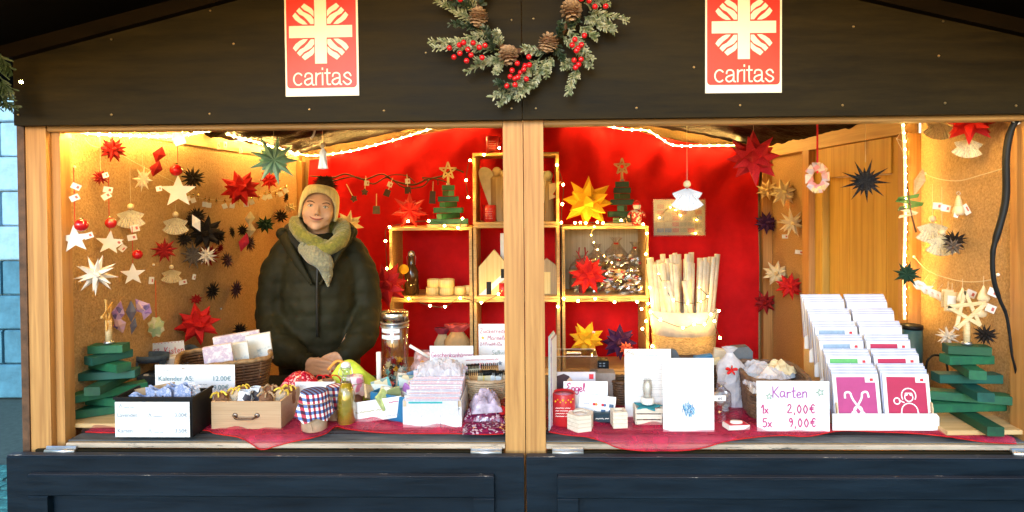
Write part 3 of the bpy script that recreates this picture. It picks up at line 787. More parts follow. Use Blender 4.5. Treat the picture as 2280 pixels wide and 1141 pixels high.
def tagthing(px, py, w, h, label, where=None, rot=0, group='loose price tags on the walls', top=None):
    p = where if where is not None else wallp(px, py, .012); k = ppm(p)
    e = thing('price_tag', label, 'price tag', p, (0, 0, face(p) * .9), group=group)
    tag_part(e, 0, 0, w / k, h / k, rot=rot, name='card')
    if top is not None: string_part(e, h / k * .5, strlen(p, top, px), RTHREAD, .0012)
    return e

# ---------------------------------------------------------------- left wall
star3(252, 333, 62, 'spiky', RED2, 'dark red crumpled paper star high on the left wall near the corner post', seed=3, top=None, sq=.9)
star3(224, 396, 38, 'fine', RED2, 'small dark red spiky star on a pale thread below the crumpled one', seed=4, top=300, tag=(240, 391))
kites(351, 360, 26, 64, 2, RED2, 'two dark red folded diamonds hanging one above the other', rot=.35, top=318)
star3(318, 400, 62, 'radial8', NEWS, 'cream book page star between two red ornaments', seed=5, top=345, sq=.65, tag=(358, 421))
flatstar(397, 427, 68, 'largest white wooden star, hung on red thread below a bauble', bx_=(394, 380, 13), top=300, tags=[(398, 314), (397, 300)], where=wallp(397, 427, .10))
star3(430, 397, 54, 'fine', BLKP, 'black spiky paper star right beside the largest white star', seed=6)
flatstar(167, 533, 58, 'leftmost white wooden star with shiny red bauble at its tip', bx_=(180, 502, 14), top=374, tags=[(171, 416), (168, 441), (192, 526)], rot=.08)
flatstar(244, 541, 50, 'white wooden star with bauble below two small tags, left of the book page angel', bx_=(248, 497, 12), top=388, tags=[(243, 423), (240, 437), (259, 543)], rot=-.1)
flatstar(296, 611, 46, 'small white wooden star lowest on the left wall, bauble above it', bx_=(306, 567, 11), top=505, tags=[(296, 529)])
tagthing(273, 553, 12, 15, 'diamond tilted price tag beside the second white star', rot=.7)
tagthing(407, 629, 16, 10, 'price tag right of the lowest small angel', rot=-.2)
tagthing(337, 625, 10, 16, 'price tag with red ribbon above the green folded star', rot=.1)
tagthing(432, 617, 7, 12, 'tiny oval price tag beneath the grey folded star', rot=.2)
tagthing(500, 323, 9, 14, 'price tag in the bright light under the light tube', rot=.1)
tagthing(535, 336, 8, 12, 'small price tag left of the teal star near the top', rot=-.2)
tagthing(486, 325, 7, 16, 'narrow paper strip in the bright light at the top', rot=-.1)
angel(291, 482, 54, 'pleated book page angel on yellow string between the white stars', top=375, tag=(299, 509))
angel(391, 498, 50, 'pleated book page angel just below the largest white star', top=455)
angel(382, 611, 40, 'small pleated angel lowest on the left wall', top=560, mat=CREAM)
star3(214, 612, 92, 'moravian', paper('white_paper', (.80, .76, .70), (.70, .62, .52)), 'large white spiked paper star on the left wall', seed=8, where=wallp(214, 612, .07))
star3(366, 558, 60, 'radial', RED2, 'red folded radial star with pale edges in the middle of the left wall', seed=9)
star3(536, 420, 86, 'fat', RED1, 'bright red star above the garland of little tags', seed=10, where=wallp(536, 420, .09))
star3(600, 402, 50, 'radial8', RED1, 'red folded star half hidden behind the teal star', seed=11)
star3(610, 357, 112, 'radial', TEALP, 'large teal dotted folded star hanging from the header', seed=12, where=onY(610, 357, .55), top=279, rot=0.0)
star3(440, 722, 98, 'fat', RED1, 'large bright red star low on the left wall above the price sign', seed=13, where=wallp(440, 722, .07))
star3(437, 667, 28, 'spiky', RED2, 'tiny red star above the large bright red one', seed=14)
star3(474, 648, 52, 'fine', BLKP, 'black spiky star left of the coat, low on the wall', seed=15, sq=.6)
star3(534, 736, 40, 'fine', BLKP, 'black spiky star peeking out behind the patterned boxes', seed=16, sq=.9)
star3(526, 645, 52, 'fine', DMIX, 'dark mottled star beside the sleeve of the coat', seed=17, sq=.5)
star3(439, 481, 46, 'fine', BLKP, 'uppermost black star of the dark cluster', seed=18)
star3(424, 492, 42, 'fine', BLKP, 'black star behind the white folded diamond', seed=19, sq=.6)
star3(457, 518, 84, 'spiky', BLKP, 'widest black star in the centre of the dark cluster', seed=20, where=wallp(457, 518, .05))
star3(487, 528, 46, 'fine', BLKP, 'black star at the right end of the dark cluster', seed=21, sq=.7)
star3(411, 533, 40, 'fine', BLKP, 'black star at the lower left of the dark cluster', seed=22)
star3(430, 570, 68, 'radial', GREYP, 'grey brown folded star under the dark cluster', seed=23, sq=.8)
star3(460, 570, 48, 'moravian', MATS['white_paper'], 'small white star with red tips under the dark cluster', seed=24, where=wallp(460, 570, .08))
star3(463, 569, 54, 'fine', RED2, 'dark red star directly behind the small white one', seed=25, where=wallp(463, 569, .03))
star3(506, 580, 44, 'fine', DMIX, 'dark wine red star right of the small white one', seed=26, sq=.6)
star3(491, 553, 26, 'fine', RED2, 'tiny dark red star above the wine red one', seed=27, sq=.6)
star3(517, 518, 32, 'fine', BLKP, 'narrow black star seen edge on', seed=28, sq=.4)
star3(540, 513, 36, 'fine', BLKP, 'black star above the pink folded diamonds', seed=29, sq=.7)
star3(555, 540, 50, 'fine', DMIX, 'dark mottled star behind the pink folded diamonds', seed=30, sq=.6)
star3(590, 500, 44, 'spiky', GRNP, 'dark green spiky star right of the cream diamonds', seed=31)
star3(626, 482, 36, 'fine', BLKP, 'black star near the back corner above the shoulder', seed=32)
star3(645, 463, 28, 'spiky', CREAM, 'small cream star beside the back corner post', seed=33)
star3(637, 440, 30, 'fine', BLKP, 'thin black star at the right end of the tag garland', seed=34, sq=.4)
kites(437, 497, 20, 34, 1, WHITE, 'white folded diamond in front of the dark cluster', rot=-.4, where=wallp(437, 497, .10))
kites(557, 500, 22, 52, 2, CREAM, 'cream folded diamonds stacked beside the dark green star', rot=.1, where=wallp(557, 500, .06))
kites(543, 540, 22, 36, 1, PINKR, 'pink red folded diamond in front of dark stars', rot=.3, where=wallp(543, 540, .08))
# violet flower of folded kites
p = wallp(292, 700, .06); e = thing('folded_ornament', 'violet patterned flower of folded diamonds with grey centre', 'paper ornament', p, (0, 0, face(p) * .6)); kk = ppm(p)
for (dx, dz, w, h, a, mt) in [(-25, 4, 26, 56, .2, PURPAT), (-22, -22, 26, 40, -.3, PURPAT), (22, 14, 28, 48, -.6, PURPAT), (30, 4, 22, 40, .3, PURPAT), (0, 6, 22, 50, 0, M('grey_foil_paper', (.12, .11, .14), rough=.35)), (4, -26, 14, 40, .2, MATS['grey_foil_paper'])]:
    m = MB(); w, h = w / kk / 2, h / kk / 2; m.add([(0, 0, h), (w, 0, 0), (0, 0, -h), (-w, 0, 0), (0, -w * .5, 0), (0, w * .5, 0)], [(0, 4, 1), (1, 4, 2), (2, 4, 3), (3, 4, 0), (0, 1, 5), (1, 2, 5), (2, 3, 5), (3, 0, 5)])
    m.xf(Matrix.Translation((dx / kk, 0, dz / kk)) @ Matrix.Rotation(a, 4, 'Y')); part(e, 'fold', m, mt)
p = wallp(348, 728, .05); kk = ppm(p); e = thing('folded_ornament', 'pale green patterned star hung on an orange ribbon', 'paper ornament', p, (0, 0, face(p) * .6))
m = MB(); m.add(*(lambda q: ([(c_[0], -.004, c_[1]) for c_ in q] + [(0, -.012, 0)], [(i, (i + 1) % 16, 16) for i in range(16)]))([(cos(pi * i / 8) * (18 if i % 2 else 14) / kk, sin(pi * i / 8) * (25 if i % 2 else 20) / kk) for i in range(16)]))
m.prism([(cos(pi * i / 8) * (18 if i % 2 else 14) / kk, sin(pi * i / 8) * (25 if i % 2 else 20) / kk) for i in range(16)], -.004, .002); part(e, 'star', m, LGREEN)
string_part(e, .02, strlen(p, 625, 337), M('orange_ribbon', (.6, .12, .03), rough=.6), .0022, 'ribbon')
e = thing('cord', 'thin brown cord running behind the cream star on the left wall', 'cord', wallp(188, 308, .01)); m = MB(); m.tube(smooth([wallp(a, b_, .012) for a, b_ in [(188, 308), (205, 325), (250, 336), (300, 362), (345, 385), (392, 408)]], 4), .0012, 4); part(e, 'line', m, THREAD, world=True)
for a, b_, lab in [(166, 372, 'white pin holding the leftmost red thread'), (240, 391, 'white pin beside the small dark red star'), (342, 590, 'lone white pin in the middle of the left wall'), (492, 688, 'lone white pin right of the large bright red star')]:
    e = thing('wall_pin', lab, 'pin', wallp(a, b_, .004), group='white pins in the left wall'); m = MB(); m.ball((0, 0, 0), .0042, 8, 6); part(e, 'head', m, WHITE)
# garland of tiny tags
gp = [(413, 432), (440, 440), (480, 446), (520, 445), (560, 440), (600, 430), (640, 412)]
e = thing('tag_garland', 'cord with little tags and gold bells across the left wall', 'garland', wallp(413, 432, .04))
m = MB(); m.tube(smooth([wallp(a, b_, .04) for a, b_ in gp], 4), .0012, 4); part(e, 'cord', m, THREAD, world=True)
for i, (a, b_) in enumerate([(418, 442), (430, 446), (441, 446), (456, 455), (465, 457), (481, 458), (500, 459), (517, 458), (530, 456), (548, 455), (560, 450), (575, 448), (590, 440), (600, 438), (613, 440), (624, 432), (636, 424)]):
    q = wallp(a, b_, .045); k = ppm(q); x = q - e.location
    if i % 3 != 2:
        m = MB(); m.box(-5 / k, 5 / k, -.001, .001, -6 / k, 5 / k, Matrix.Translation(x) @ Matrix.Rotation(face(q), 4, 'Z') @ Matrix.Rotation(rnd.uniform(-.6, .6), 4, 'Y')); part(e, 'tag', m, TAGM)
    m = MB(); m.ball(x + Vector((0, 0, .02)), 3.5 / k, 6, 5); part(e, 'bell', m, GOLD)
    m = MB(); m.tube([x + Vector((0, 0, .0)), x + Vector((.003, 0, .035))], .001, 4); part(e, 'loop', m, GOLD)
# lower left ornaments hanging from header
e = thing('hanging_label', 'white folded paper label hanging from the header by the light tube', 'label', onY(397, 300, .12))
m = MB(); m.box(-.016, .016, -.001, .001, -.022, .03, Matrix.Rotation(.25, 4, 'Y')); m.box(-.018, .018, -.004, -.0025, -.034, -.01, Matrix.Rotation(-.3, 4, 'Y')); part(e, 'card', m, TAGM)
e = thing('hook', 'white plastic hook on the header right of the teal star', 'hook', onY(700, 290, .12)); m = MB(); m.tube([(0, 0, .035), (.002, 0, 0), (-.004, 0, -.02), (-.012, 0, -.026)], .003, 6); part(e, 'hook_arm', m, WHITE)
# tassel-like angel, seen from the side, in front of the cloth
p = onY(719, 350, .22); kk = ppm(p); e = thing('paper_angel', 'narrow white folded angel hanging above the knitted hat', 'paper angel', p, group='paper angels')
m = MB(); m.lathe([(.6 / kk, 22 / kk), (7 / kk, 10 / kk), (8 / kk, -6 / kk), (11 / kk, -26 / kk), (1 / kk, -28 / kk)], 12, sx=1, sy=.8, smooth=False, wob=.16); part(e, 'skirt', m, WHITE)
m = MB(); m.ball((0, 0, 25 / kk), 6.5 / kk, 8, 6); part(e, 'head', m, BEADW); string_part(e, 30 / kk, strlen(p, 279, 719))

# ---------------------------------------------------------------- hanging in the openings, right bay
p = onY(1530, 437, .35)
angel(1530, 435, 66, 'white pleated angel hanging alone before the red cloth', where=p, top=272, mat=M('bluish_white_paper', (.78, .80, .86), rough=.6, var=.05), wide=1.0)
star3(1678, 352, 122, 'fat', PINKR, 'large pinkish red star hanging near the right back corner', where=onY(1678, 352, .75), seed=40, top=278)
star3(1927, 404, 106, 'slim', NAVP, 'dark navy dotted star hanging in front of the wooden door', where=onY(1927, 404, .35), seed=41, top=270)
e = star3(2020, 611, 62, 'radial8', GRNP, 'dark green folded star before the vertical light tube', where=onY(2020, 611, .42), seed=42)
p = onY(1820, 396, .5); kk = ppm(p); e = thing('paper_wreath', 'ring of pastel folded paper hung on a red ribbon', 'paper wreath', p, (0, 0, .2))
for i in range(8):
    a = 2 * pi * i / 8; m = MB(); w = 13 / kk; m.add([(0, 0, w * 1.3), (w, 0, 0), (0, 0, -w * .9), (-w, 0, 0), (0, -w * .6, 0), (0, w * .5, 0)], [(0, 4, 1), (1, 4, 2), (2, 4, 3), (3, 4, 0), (0, 1, 5), (1, 2, 5), (2, 3, 5), (3, 0, 5)])
    m.xf(Matrix.Translation((cos(a) * 20 / kk, 0, sin(a) * 24 / kk)) @ Matrix.Rotation(-a + .6, 4, 'Y')); part(e, 'fold', m, PASTEL)
m = MB(); m.box(-.0035, .0035, -.001, .001, 10 / kk, strlen(p, 268, 1820)); part(e, 'ribbon', m, PINKR)
# ---------------------------------------------------------------- right wall
def wr(px, py, off=.04): return onx(px, py, XR - off)
for a in [(1745, 429, 64, 'spiky', CREAM, 'uppermost of the pale stars on the right wall, facing the front', 50), (1709, 423, 50, 'spiky', STARW, 'brownish cream star left of the uppermost pale one', 51),
          (1763, 497, 68, 'moravian', CREAM, 'pale yellow star beside the purple black one', 52), (1706, 497, 54, 'spiky', PURP, 'purple black star at the edge of the red cloth', 53),
          (1728, 610, 62, 'spiky', CREAM, 'cream star lowest of the pale ones, above a red star', 54), (1758, 638, 64, 'spiky', RED1, 'bright red star low on the right wall', 55),
          (1704, 674, 58, 'spiky', RED2, 'darker red star lowest by the red cloth', 56)]:
    star3(a[0], a[1], a[2], a[3], a[4], a[5], where=wr(a[0], a[1]), seed=a[6], sq=1)
tagthing(1748, 527, 13, 9, 'price tag under the pale yellow star on the right wall', where=wr(1748, 527, .01)); tagthing(1780, 562, 18, 9, 'lower of two price tags on the right wall beside the door', where=wr(1780, 562, .01), rot=.1)
tagthing(1789, 338, 5, 16, 'thin white paper strip high on the right wall', where=wr(1789, 338, .01), rot=.1)
p = onx(2010, 315, 1.36); kk = ppm(p); e = thing('wire_diamond', 'small white wire diamond in front of the light tube top', 'ornament', p, (0, 0, -.3))
m = MB(); m.tube([(0, 0, 26 / kk), (10 / kk, 0, 5 / kk), (0, 0, -22 / kk), (-12 / kk, 0, 6 / kk)], .0013, 5, closed=True); m.tube([(-12 / kk, 0, 6 / kk), (0, -.004, 0), (10 / kk, 0, 5 / kk)], .0012, 5); part(e, 'frame', m, WHITE)
p = onY(2022, 456, .40); kk = ppm(p); e = thing('ribbon_tree', 'green translucent ribbon tree ornament on a twig before the light tube', 'ornament', p, (0, 0, 0))
RIB = sheer('green_organza', (.10, .30, .06), .75)
for i, (x, z, w, hh, a) in enumerate([(0, 16, 26, 8, -.2), (2, 6, 30, 8, .15), (6, -4, 30, 7, -.2), (0, -14, 22, 7, .3), (-4, -24, 18, 5, -.2)]):
    m = MB(); m.prism([(-w / kk, -hh * .5 / kk), (w / kk * .8, -hh * .6 / kk), (w / kk, hh * .4 / kk), (-w * .8 / kk, hh * .6 / kk)], -.002, .002, Matrix.Translation((x / kk, 0, z / kk)) @ Matrix.Rotation(a, 4, 'Y')); part(e, 'ribbon', m, RIB if i < 3 else CREAM)
m = MB(); m.tube([(-2 / kk, 0, 40 / kk), (6 / kk, 0, -18 / kk), (18 / kk, 0, -62 / kk)], .003, 5); part(e, 'twig', m, M('twig_bark', (.12, .06, .03), rough=.8))
p = onx(2044, 405, 1.40); kk = ppm(p); e = thing('feather_ornament', 'brown and golden folded leaf right of the light tube', 'ornament', p, (0, .3, -.6))
m = MB(); m.add([(0, 0, 32 / kk), (14 / kk, -.004, 6 / kk), (2 / kk, 0, -34 / kk), (-8 / kk, -.004, 0), (0, -.012, 0)], [(0, 4, 1), (1, 4, 2), (2, 4, 3), (3, 4, 0), (0, 1, 2, 3)]); part(e, 'leaf', m, STARW)
star3(2160, 276, 112, 'fat', RED1, 'bright red star cut by the header at the upper right', where=onx(2160, 270, 1.38), seed=60)
angel(2090, 285, 52, 'pleated angel left of the red star at the upper right', where=onx(2090, 285, 1.40), tilt=.3)
angel(2155, 325, 54, 'pleated book page angel hanging below the upper right red star', where=onx(2155, 325, 1.39), tilt=.15)
def cordthing(label, pts, off=.03):
    q = [onx(a, b_, XR - off) for a, b_ in pts]; e = thing('cord', label, 'cord', q[0]); m = MB(); m.tube(smooth(q, 5), .0018, 5); part(e, 'line', m, THREAD, world=True)
    for z in (q[0], q[-1]): m = MB(); m.ball(z, .005, 8, 6); part(e, 'pin', m, WHITE, world=True)
cordthing('pale cord sagging across the upper right chipboard wall', [(2060, 387), (2090, 399), (2135, 403), (2185, 390), (2240, 374)])
cordthing('pale cord holding the pale wooden ornaments on the right wall', [(2035, 572), (2062, 600), (2100, 617), (2150, 628), (2205, 624), (2222, 612)])
angel(2076, 512, 60, 'left of two angels hung side by side on the upper cord', where=onx(2076, 512, 1.40), top=410, tag=(2085, 459))
angel(2097, 541, 58, 'lower right of two angels hung on the upper cord', where=onx(2097, 541, 1.385), top=417, tag=(2104, 464))
star3(2125, 540, 54, 'fine', BLKP, 'black star with brown front points below the gnome', where=onx(2125, 536, 1.41), seed=62)
star3(2122, 548, 44, 'moravian', GREYP, 'brown paper star in front of the black one on the right wall', where=onx(2122, 550, 1.38), seed=63)
p = onx(2134, 455, 1.40); kk = ppm(p); e = thing('wooden_gnome', 'small wooden gnome with pointed hat hanging on the upper cord', 'ornament', p)
m = MB(); m.lathe([(.001, -25 / kk), (10 / kk, -24 / kk), (12 / kk, -16 / kk), (9 / kk, -6 / kk), (5 / kk, 0)], 14); part(e, 'body', m, BEADW)
m = MB(); m.lathe([(9 / kk, -8 / kk), (8 / kk, -4 / kk), (6 / kk, 8 / kk), (3 / kk, 18 / kk), (.2 / kk, 20 / kk)], 14); part(e, 'hat', m, STARW)
m = MB(); m.tube([(cos(a * pi / 4) * 4 / kk, 0, 24 / kk + sin(a * pi / 4) * 4 / kk) for a in range(8)], .001, 4, closed=True); part(e, 'loop', m, STEEL)
tag_part(e, 15 / kk, -12 / kk, 13 / kk, 24 / kk, -.004, -.5); tag_part(e, -7 / kk, -22 / kk, 10 / kk, 16 / kk, -.006, .3)
# lower row of pale wooden ornaments
for i, (a, b_, w, lab) in enumerate([(2050, 637, 34, 'whitewashed wooden bird leftmost on the lower cord'), (2066, 648, 30, 'second whitewashed bird on the lower cord, red script on it'), (2080, 655, 30, 'middle whitewashed wooden bird on the lower cord'), (2092, 660, 28, 'fourth whitewashed bird on the lower cord'), (2104, 663, 28, 'rightmost whitewashed bird next to the framed tag')]):
    p = onx(a, b_, 1.41 - .004 * i); kk = ppm(p); e = thing('wooden_bird', lab, 'ornament', p, (0, .5 + .05 * i, -.5), group='whitewashed wooden birds')
    w = w / kk; m = MB(); m.prism([(-w * .5, 0), (-w * .3, w * .25), (0, w * .3), (w * .3, w * .2), (w * .62, w * .38), (w * .5, 0), (w * .62, -w * .25), (w * .25, -w * .2), (-w * .1, -w * .32), (-w * .35, -w * .2)], -.002, .002); part(e, 'body', m, MATS['white_paint'])
    hand(e, 'nen', -w * .2, -w * .05, w * .2, TAGR, y=-.003)
    m = MB(); m.tube([(0, 0, w * .3), (0, 0, w * .9)], .0008, 4); part(e, 'thread', m, THREAD)
for a, b_, w, h, lab in [(2109, 665, 22, 40, 'narrow wooden frame ornament behind the framed tag'), (2118, 672, 26, 44, 'wooden frame with white tag hanging left of the topper star')]:
    p = onx(a, b_, 1.395); kk = ppm(p); e = thing('framed_tag', lab, 'ornament', p, (0, .05, -.4)); w /= kk; h /= kk
    m = MB(); m.box(-w / 2, w / 2, -.003, .003, -h / 2, h / 2); part(e, 'board', m, STARW); m = MB(); m.box(-w * .3, w * .3, -.006, -.0035, -h * .42, h * .3); part(e, 'card', m, TAGM)
    m = MB(); m.box(-w * .14, w * .14, -.007, -.0062, -h * .34, -h * .12); part(e, 'red_print', m, TAGR); string_part(e, h / 2, h * .95)
for a, b_, h, lab in [(2143, 658, 46, 'wooden teardrop with white tag behind the topper star'), (2190, 655, 50, 'wooden teardrop upper right of the topper star'), (2186, 690, 44, 'lower wooden teardrop with two tags right of the topper star')]:
    p = onx(a, b_, 1.41); kk = ppm(p); e = thing('wooden_drop', lab, 'ornament', p, group='wooden teardrops'); h /= kk
    m = MB(); m.lathe([(.0003, -h * .42), (h * .2, -h * .36), (h * .28, -h * .2), (h * .22, .0), (h * .08, h * .25), (.001, h * .4)], 14, sy=.5); part(e, 'body', m, BEADW); tag_part(e, h * .18, h * .12, .03, .024, -.022, .4); string_part(e, h * .38, h * .8)
star3(2110, 750, 50, 'moravian', MATS['white_paper'], 'small white spiked star left of the block tree pole', where=onx(2110, 750, 1.40), seed=64, tag=(2126, 727))
star3(2194, 746, 52, 'fine', BLKP, 'black spiky star right of the block tree pole', where=onx(2194, 746, 1.40), seed=65)
# black cable hanging at the right
cpx = [(2262, 268, .03, .016), (2248, 300, .03, .018), (2240, 350, .03, .018), (2240, 430, .03, .018), (2232, 480, .03, .017), (2215, 540, .03, .013), (2210, 570, .03, .012), (2212, 620, .03, .012), (2225, 665, .03, .009), (2240, 700, .03, .008), (2248, 745, .03, .007), (2253, 790, .03, .006), (2262, 850, .05, .006), (2230, 930, .12, .006)]
q = [onY(a, b_, y) for a, b_, y, r in cpx]; e = thing('power_cable', 'thick black cable bundle hanging down beside the right post', 'cable', q[0])
sm_ = smooth(q, 5); rr = [cpx[min(int(i / 5), len(cpx) - 1)][3] * .55 for i in range(len(sm_))]; m = MB(); m.tube(sm_, rr, 8); part(e, 'cable', m, BLACK, world=True)
m = MB(); m.tube([q[0] + Vector((.012 * cos(a), -.004, .012 * sin(a))) for a in [i * pi / 4 for i in range(8)]], .003, 5, closed=True); part(e, 'clip', m, WHITE, world=True)
for z in ():
    w = onY(2236, z, .03); m = MB(); m.tube([w + Vector((0, 0, .006)), w - Vector((0, 0, .006))], .011, 8); part(e, 'tape', m, M('black_tape', (.02, .02, .025), rough=.3), world=True)
# ================================================================== BACK SHELVES
YF = 1.62
def xa(px, y=YF, py=560): return onY(px, py, y).x
def za(py, y=YF, px=1150): return onY(px, py, y).z
tb = thing('side_table', 'low wooden table carrying the crates behind the counter', 'table', (.1, 1.8, .12))
Z0 = .745
part(tb, 'table_top', sb(-.85, 1.12, YF - .1, 1.93, Z0 - .03, Z0 - .001), PALE, world=True)
for x in (-.82, 1.09):
    for y in (YF - .06, 1.88): part(tb, 'leg', sb(x - .02, x + .02, y - .02, y + .02, .121, Z0 - .0305), PALE, world=True)
def crate(x0, x1, z0, z1, label, back=None, d=.27, mat=None, y=YF):
    t = .016; cx = (x0 + x1) / 2; e = thing('wooden_crate', label, 'crate', (cx, y, z0), group='wooden crates stacked as shelves')
    mat = mat or CRATE
    part(e, 'bottom', sb(x0, x1, y, y + d, z0, z0 + t, .002), mat, world=True)
    part(e, 'top', sb(x0, x1, y, y + d, z1 - t, z1, .002), mat, world=True)
    for a, b_ in ((x0, x0 + t), (x1 - t, x1)): part(e, 'side', sb(a, b_, y + .0005, y + d - .0005, z0 + t + .0005, z1 - t - .0005, .002), mat, world=True)
    if back: part(e, 'back', sb(x0 + t + .001, x1 - t - .001, y + d - .012, y + d - .002, z0 + t + .001, z1 - t - .001, .001), back, world=True)
    return e
x1a, x1b = xa(867), xa(1051); x2a, x2b = xa(1054), xa(1246); x3a, x3b = xa(1251), xa(1444)
zt1 = za(507, px=960); zm = za(667, px=960); zt2 = za(340); zm2 = za(501)
GREYPLY = wood('grey_plywood', (.42, .36, .25), (.30, .25, .16), 'z', knots=False)
crate(x1a, x1b, Z0, zm - .001, 'lower left crate with gift sacks inside')
crate(x1a, x1b, zm, zt1, 'left crate holding a bottle and stacked wooden rounds')
crate(x2a, x2b, Z0, zm - .001, 'bottom crate of the tall middle stack')
crate(x2a, x2b, zm, zm2 - .001, 'middle stack crate with the yellow wooden house')
crate(x2a, x2b, zm2, zt2, 'topmost crate of the middle stack with the paddle winged angel')
crate(x3a, x3b, Z0, zm - .001, 'lower right crate with yellow and purple stars')
crate(x3a, x3b, zm, zt1, 'right crate filled with wrapped cookie bags, closed at the back', back=GREYPLY)
def on(px, py_top, zb, y=YF + .08, px0=None):
    b_ = onY(px, py_top, y); return Vector((b_.x, y, zb)), b_.z - zb, ppm(b_)
def blocktree(loc, n, L0, L1, hh, wd_, label, pole, angs=None, starr=0, mat=None, seed=1, taper0=0):
    e = thing('block_tree', label, 'wooden tree', loc, group='green block trees'); r = random.Random(seed)
    for i in range(n):
        L = L1 + (L0 - L1) * i / max(1, n - 1)   # i = 0 bottom
        a = radians(angs[i % len(angs)]) if angs else r.uniform(-1.5, 1.5)
        m = MB(); m.slab(-L / 2, L / 2, -wd_ / 2, wd_ / 2, 0, hh * .93, .002); o = part(e, 'slat', m, mat or [GREENW, GREENT, GREENW, GREEND][r.randrange(4)]); o.rotation_euler = (0, 0, a); o.location = (0, 0, i * hh + taper0)
    z = n * hh + taper0
    m = MB(); m.lathe([(wd_ * .2, z), (wd_ * .2, z + pole)], 10); part(e, 'pole', m, STARW)
    m = MB(); m.lathe([(wd_ * .32, z), (wd_ * .3, z + hh * .25), (wd_ * .21, z + hh * .3)], 10); part(e, 'collar', m, STEEL)
    if starr:
        c = Vector((0, -.004, z + pole + starr * .55)); P5 = [(cos(pi / 2 + 2 * pi * k / 5) * starr, sin(pi / 2 + 2 * pi * k / 5) * starr) for k in range(5)]
        for k in range(5):
            a, b_ = P5[k], P5[(k + 2) % 5]; dx, dz = b_[0] - a[0], b_[1] - a[1]; L = sqrt(dx * dx + dz * dz); w = starr * .09; yy = -.001 * (k % 2) * 2
            m = MB(); m.slab(-L / 2, L / 2, -.0022 + yy, .0022 + yy, -w, w, .0006, Matrix.Translation((c.x + (a[0] + b_[0]) / 2, c.y, c.z + (a[1] + b_[1]) / 2)) @ Matrix.Rotation(-atan2(dz, dx), 4, 'Y'))
            part(e, 'star_slat', m, STARW)
    return e
# block tree on the left crate
def shelf_board(px, w, zb, label, y=YF + .1):
    b_ = onY(px, 500, y); e = thing('base_board', label, 'board', (b_.x, y, zb)); w /= ppm(b_)
    part(e, 'board', (lambda m: m.slab(-w / 2, w / 2, -.05, .05, .0, .014, .002))(MB()), PALE); return .0145
h = shelf_board(998, 88, zt1, 'thin board under the block tree on the left crate')
p, hh_, kk = on(998, 412, zt1 + h, YF + .1)
hb = hh_ / 7.0
blocktree(p, 7, 26 / kk, 86 / kk, hb, .035, 'green block tree on the left crate with wooden star topper', 20 / kk, [4, 66, -12, 70, 8, -60, 20], 20 / kk, seed=2)
h = shelf_board(1385, 84, zt1, 'thin board under the block tree on the right crate')
p, hh_, kk = on(1385, 404, zt1 + h, YF + .1)
blocktree(p, 7, 30 / kk, 70 / kk, hh_ / 7, .038, 'green block tree on the right crate beside the big yellow star', 22 / kk, [60, 10, 75, -20, 50, 0, -8], 19 / kk, mat=M('dark_green_wood', (.01, .06, .03), rough=.5, var=.2), seed=3)
# translucent red lantern star
TRED = M('red_translucent_paper', (.55, .02, .02), rough=.5, var=.15, emit=0, trans=.0)
p, hh_, kk = on(912, 438, zt1, YF + .1)
e = thing('star_lantern', 'large red paper star standing on the left crate beside the block tree', 'paper star', p + Vector((0, 0, 36 / kk)))
share(e, 'star', cached(('star', 70), lambda: radial_mesh(7, .42, .2, 70), TRED), None, sc_=45 / kk, rot=(0, .25, 0))
b = MB(); b.ball((0, 0, 0), .007, 8, 6); q = part(e, 'bulb', b, FAIRY); q.location = (0, -.05, -.06)
star3(858, 636, 108, 'fat', RED1, 'large glossy red star hanging in front of the left crate beside the coat', where=onY(858, 636, 1.35), seed=71, name='paper_star')
star3(778, 500, 66, 'fat', CREAM, 'cream star peeking out behind the scarf', where=onY(776, 500, 1.6), seed=72)
# tall middle stack
p, hh_, kk = on(1097, 305, zt2, YF + .1); e = thing('candle_jar', 'red printed candle jar on top of the middle stack', 'candle', p)
REDT = M('red_tin', (.50, .015, .02), rough=.35, var=.05); m = MB(); m.lathe([(15 / kk, 0), (15 / kk, hh_), (13 / kk, hh_), (13 / kk, hh_ * .8), (0.0001, hh_ * .8)], 18); part(e, 'jar', m, REDT)
for i in range(4): scribble(e, -.02, .022, hh_ * (.3 + i * .13), .004, WHITE, y=-15.4 / kk, seed=i, name='print')
p, hh_, kk = on(1098, 455, zm2 + .016, YF + .06)
e = thing('candle_jar', 'red printed candle jar in front of the paddle winged angel', 'candle', p + Vector((-.02, -.01, 0))); m = MB(); m.lathe([(14 / kk, 0), (14 / kk, hh_ * .95), (.001, hh_ * .95)], 18); part(e, 'jar', m, REDT)
for i in range(5): scribble(e, -.022, .02, hh_ * (.2 + i * .13), .004, WHITE, y=-14.4 / kk, seed=i + 5, name='print')
p, hh_, kk = on(1112, 376, zm2 + .016, YF + .12); OLDW = wood('grey_driftwood', (.45, .32, .17), (.30, .20, .10), 'z', knots=False)
e = thing('wooden_angel', 'wooden angel with pale paddle shaped wings in the topmost crate', 'figurine', p)
m = MB(); m.lathe([(22 / kk, 0), (22 / kk, 96 / kk), (18 / kk, 100 / kk)], 10, smooth=False); part(e, 'body', m, OLDW)
m = MB(); m.ball((-6 / kk, 0, 110 / kk), 11 / kk, 12, 8); part(e, 'head', m, BEADW); m = MB(); m.ball((12 / kk, 0, 104 / kk), 11 / kk, 12, 8); part(e, 'head', m, BEADW)
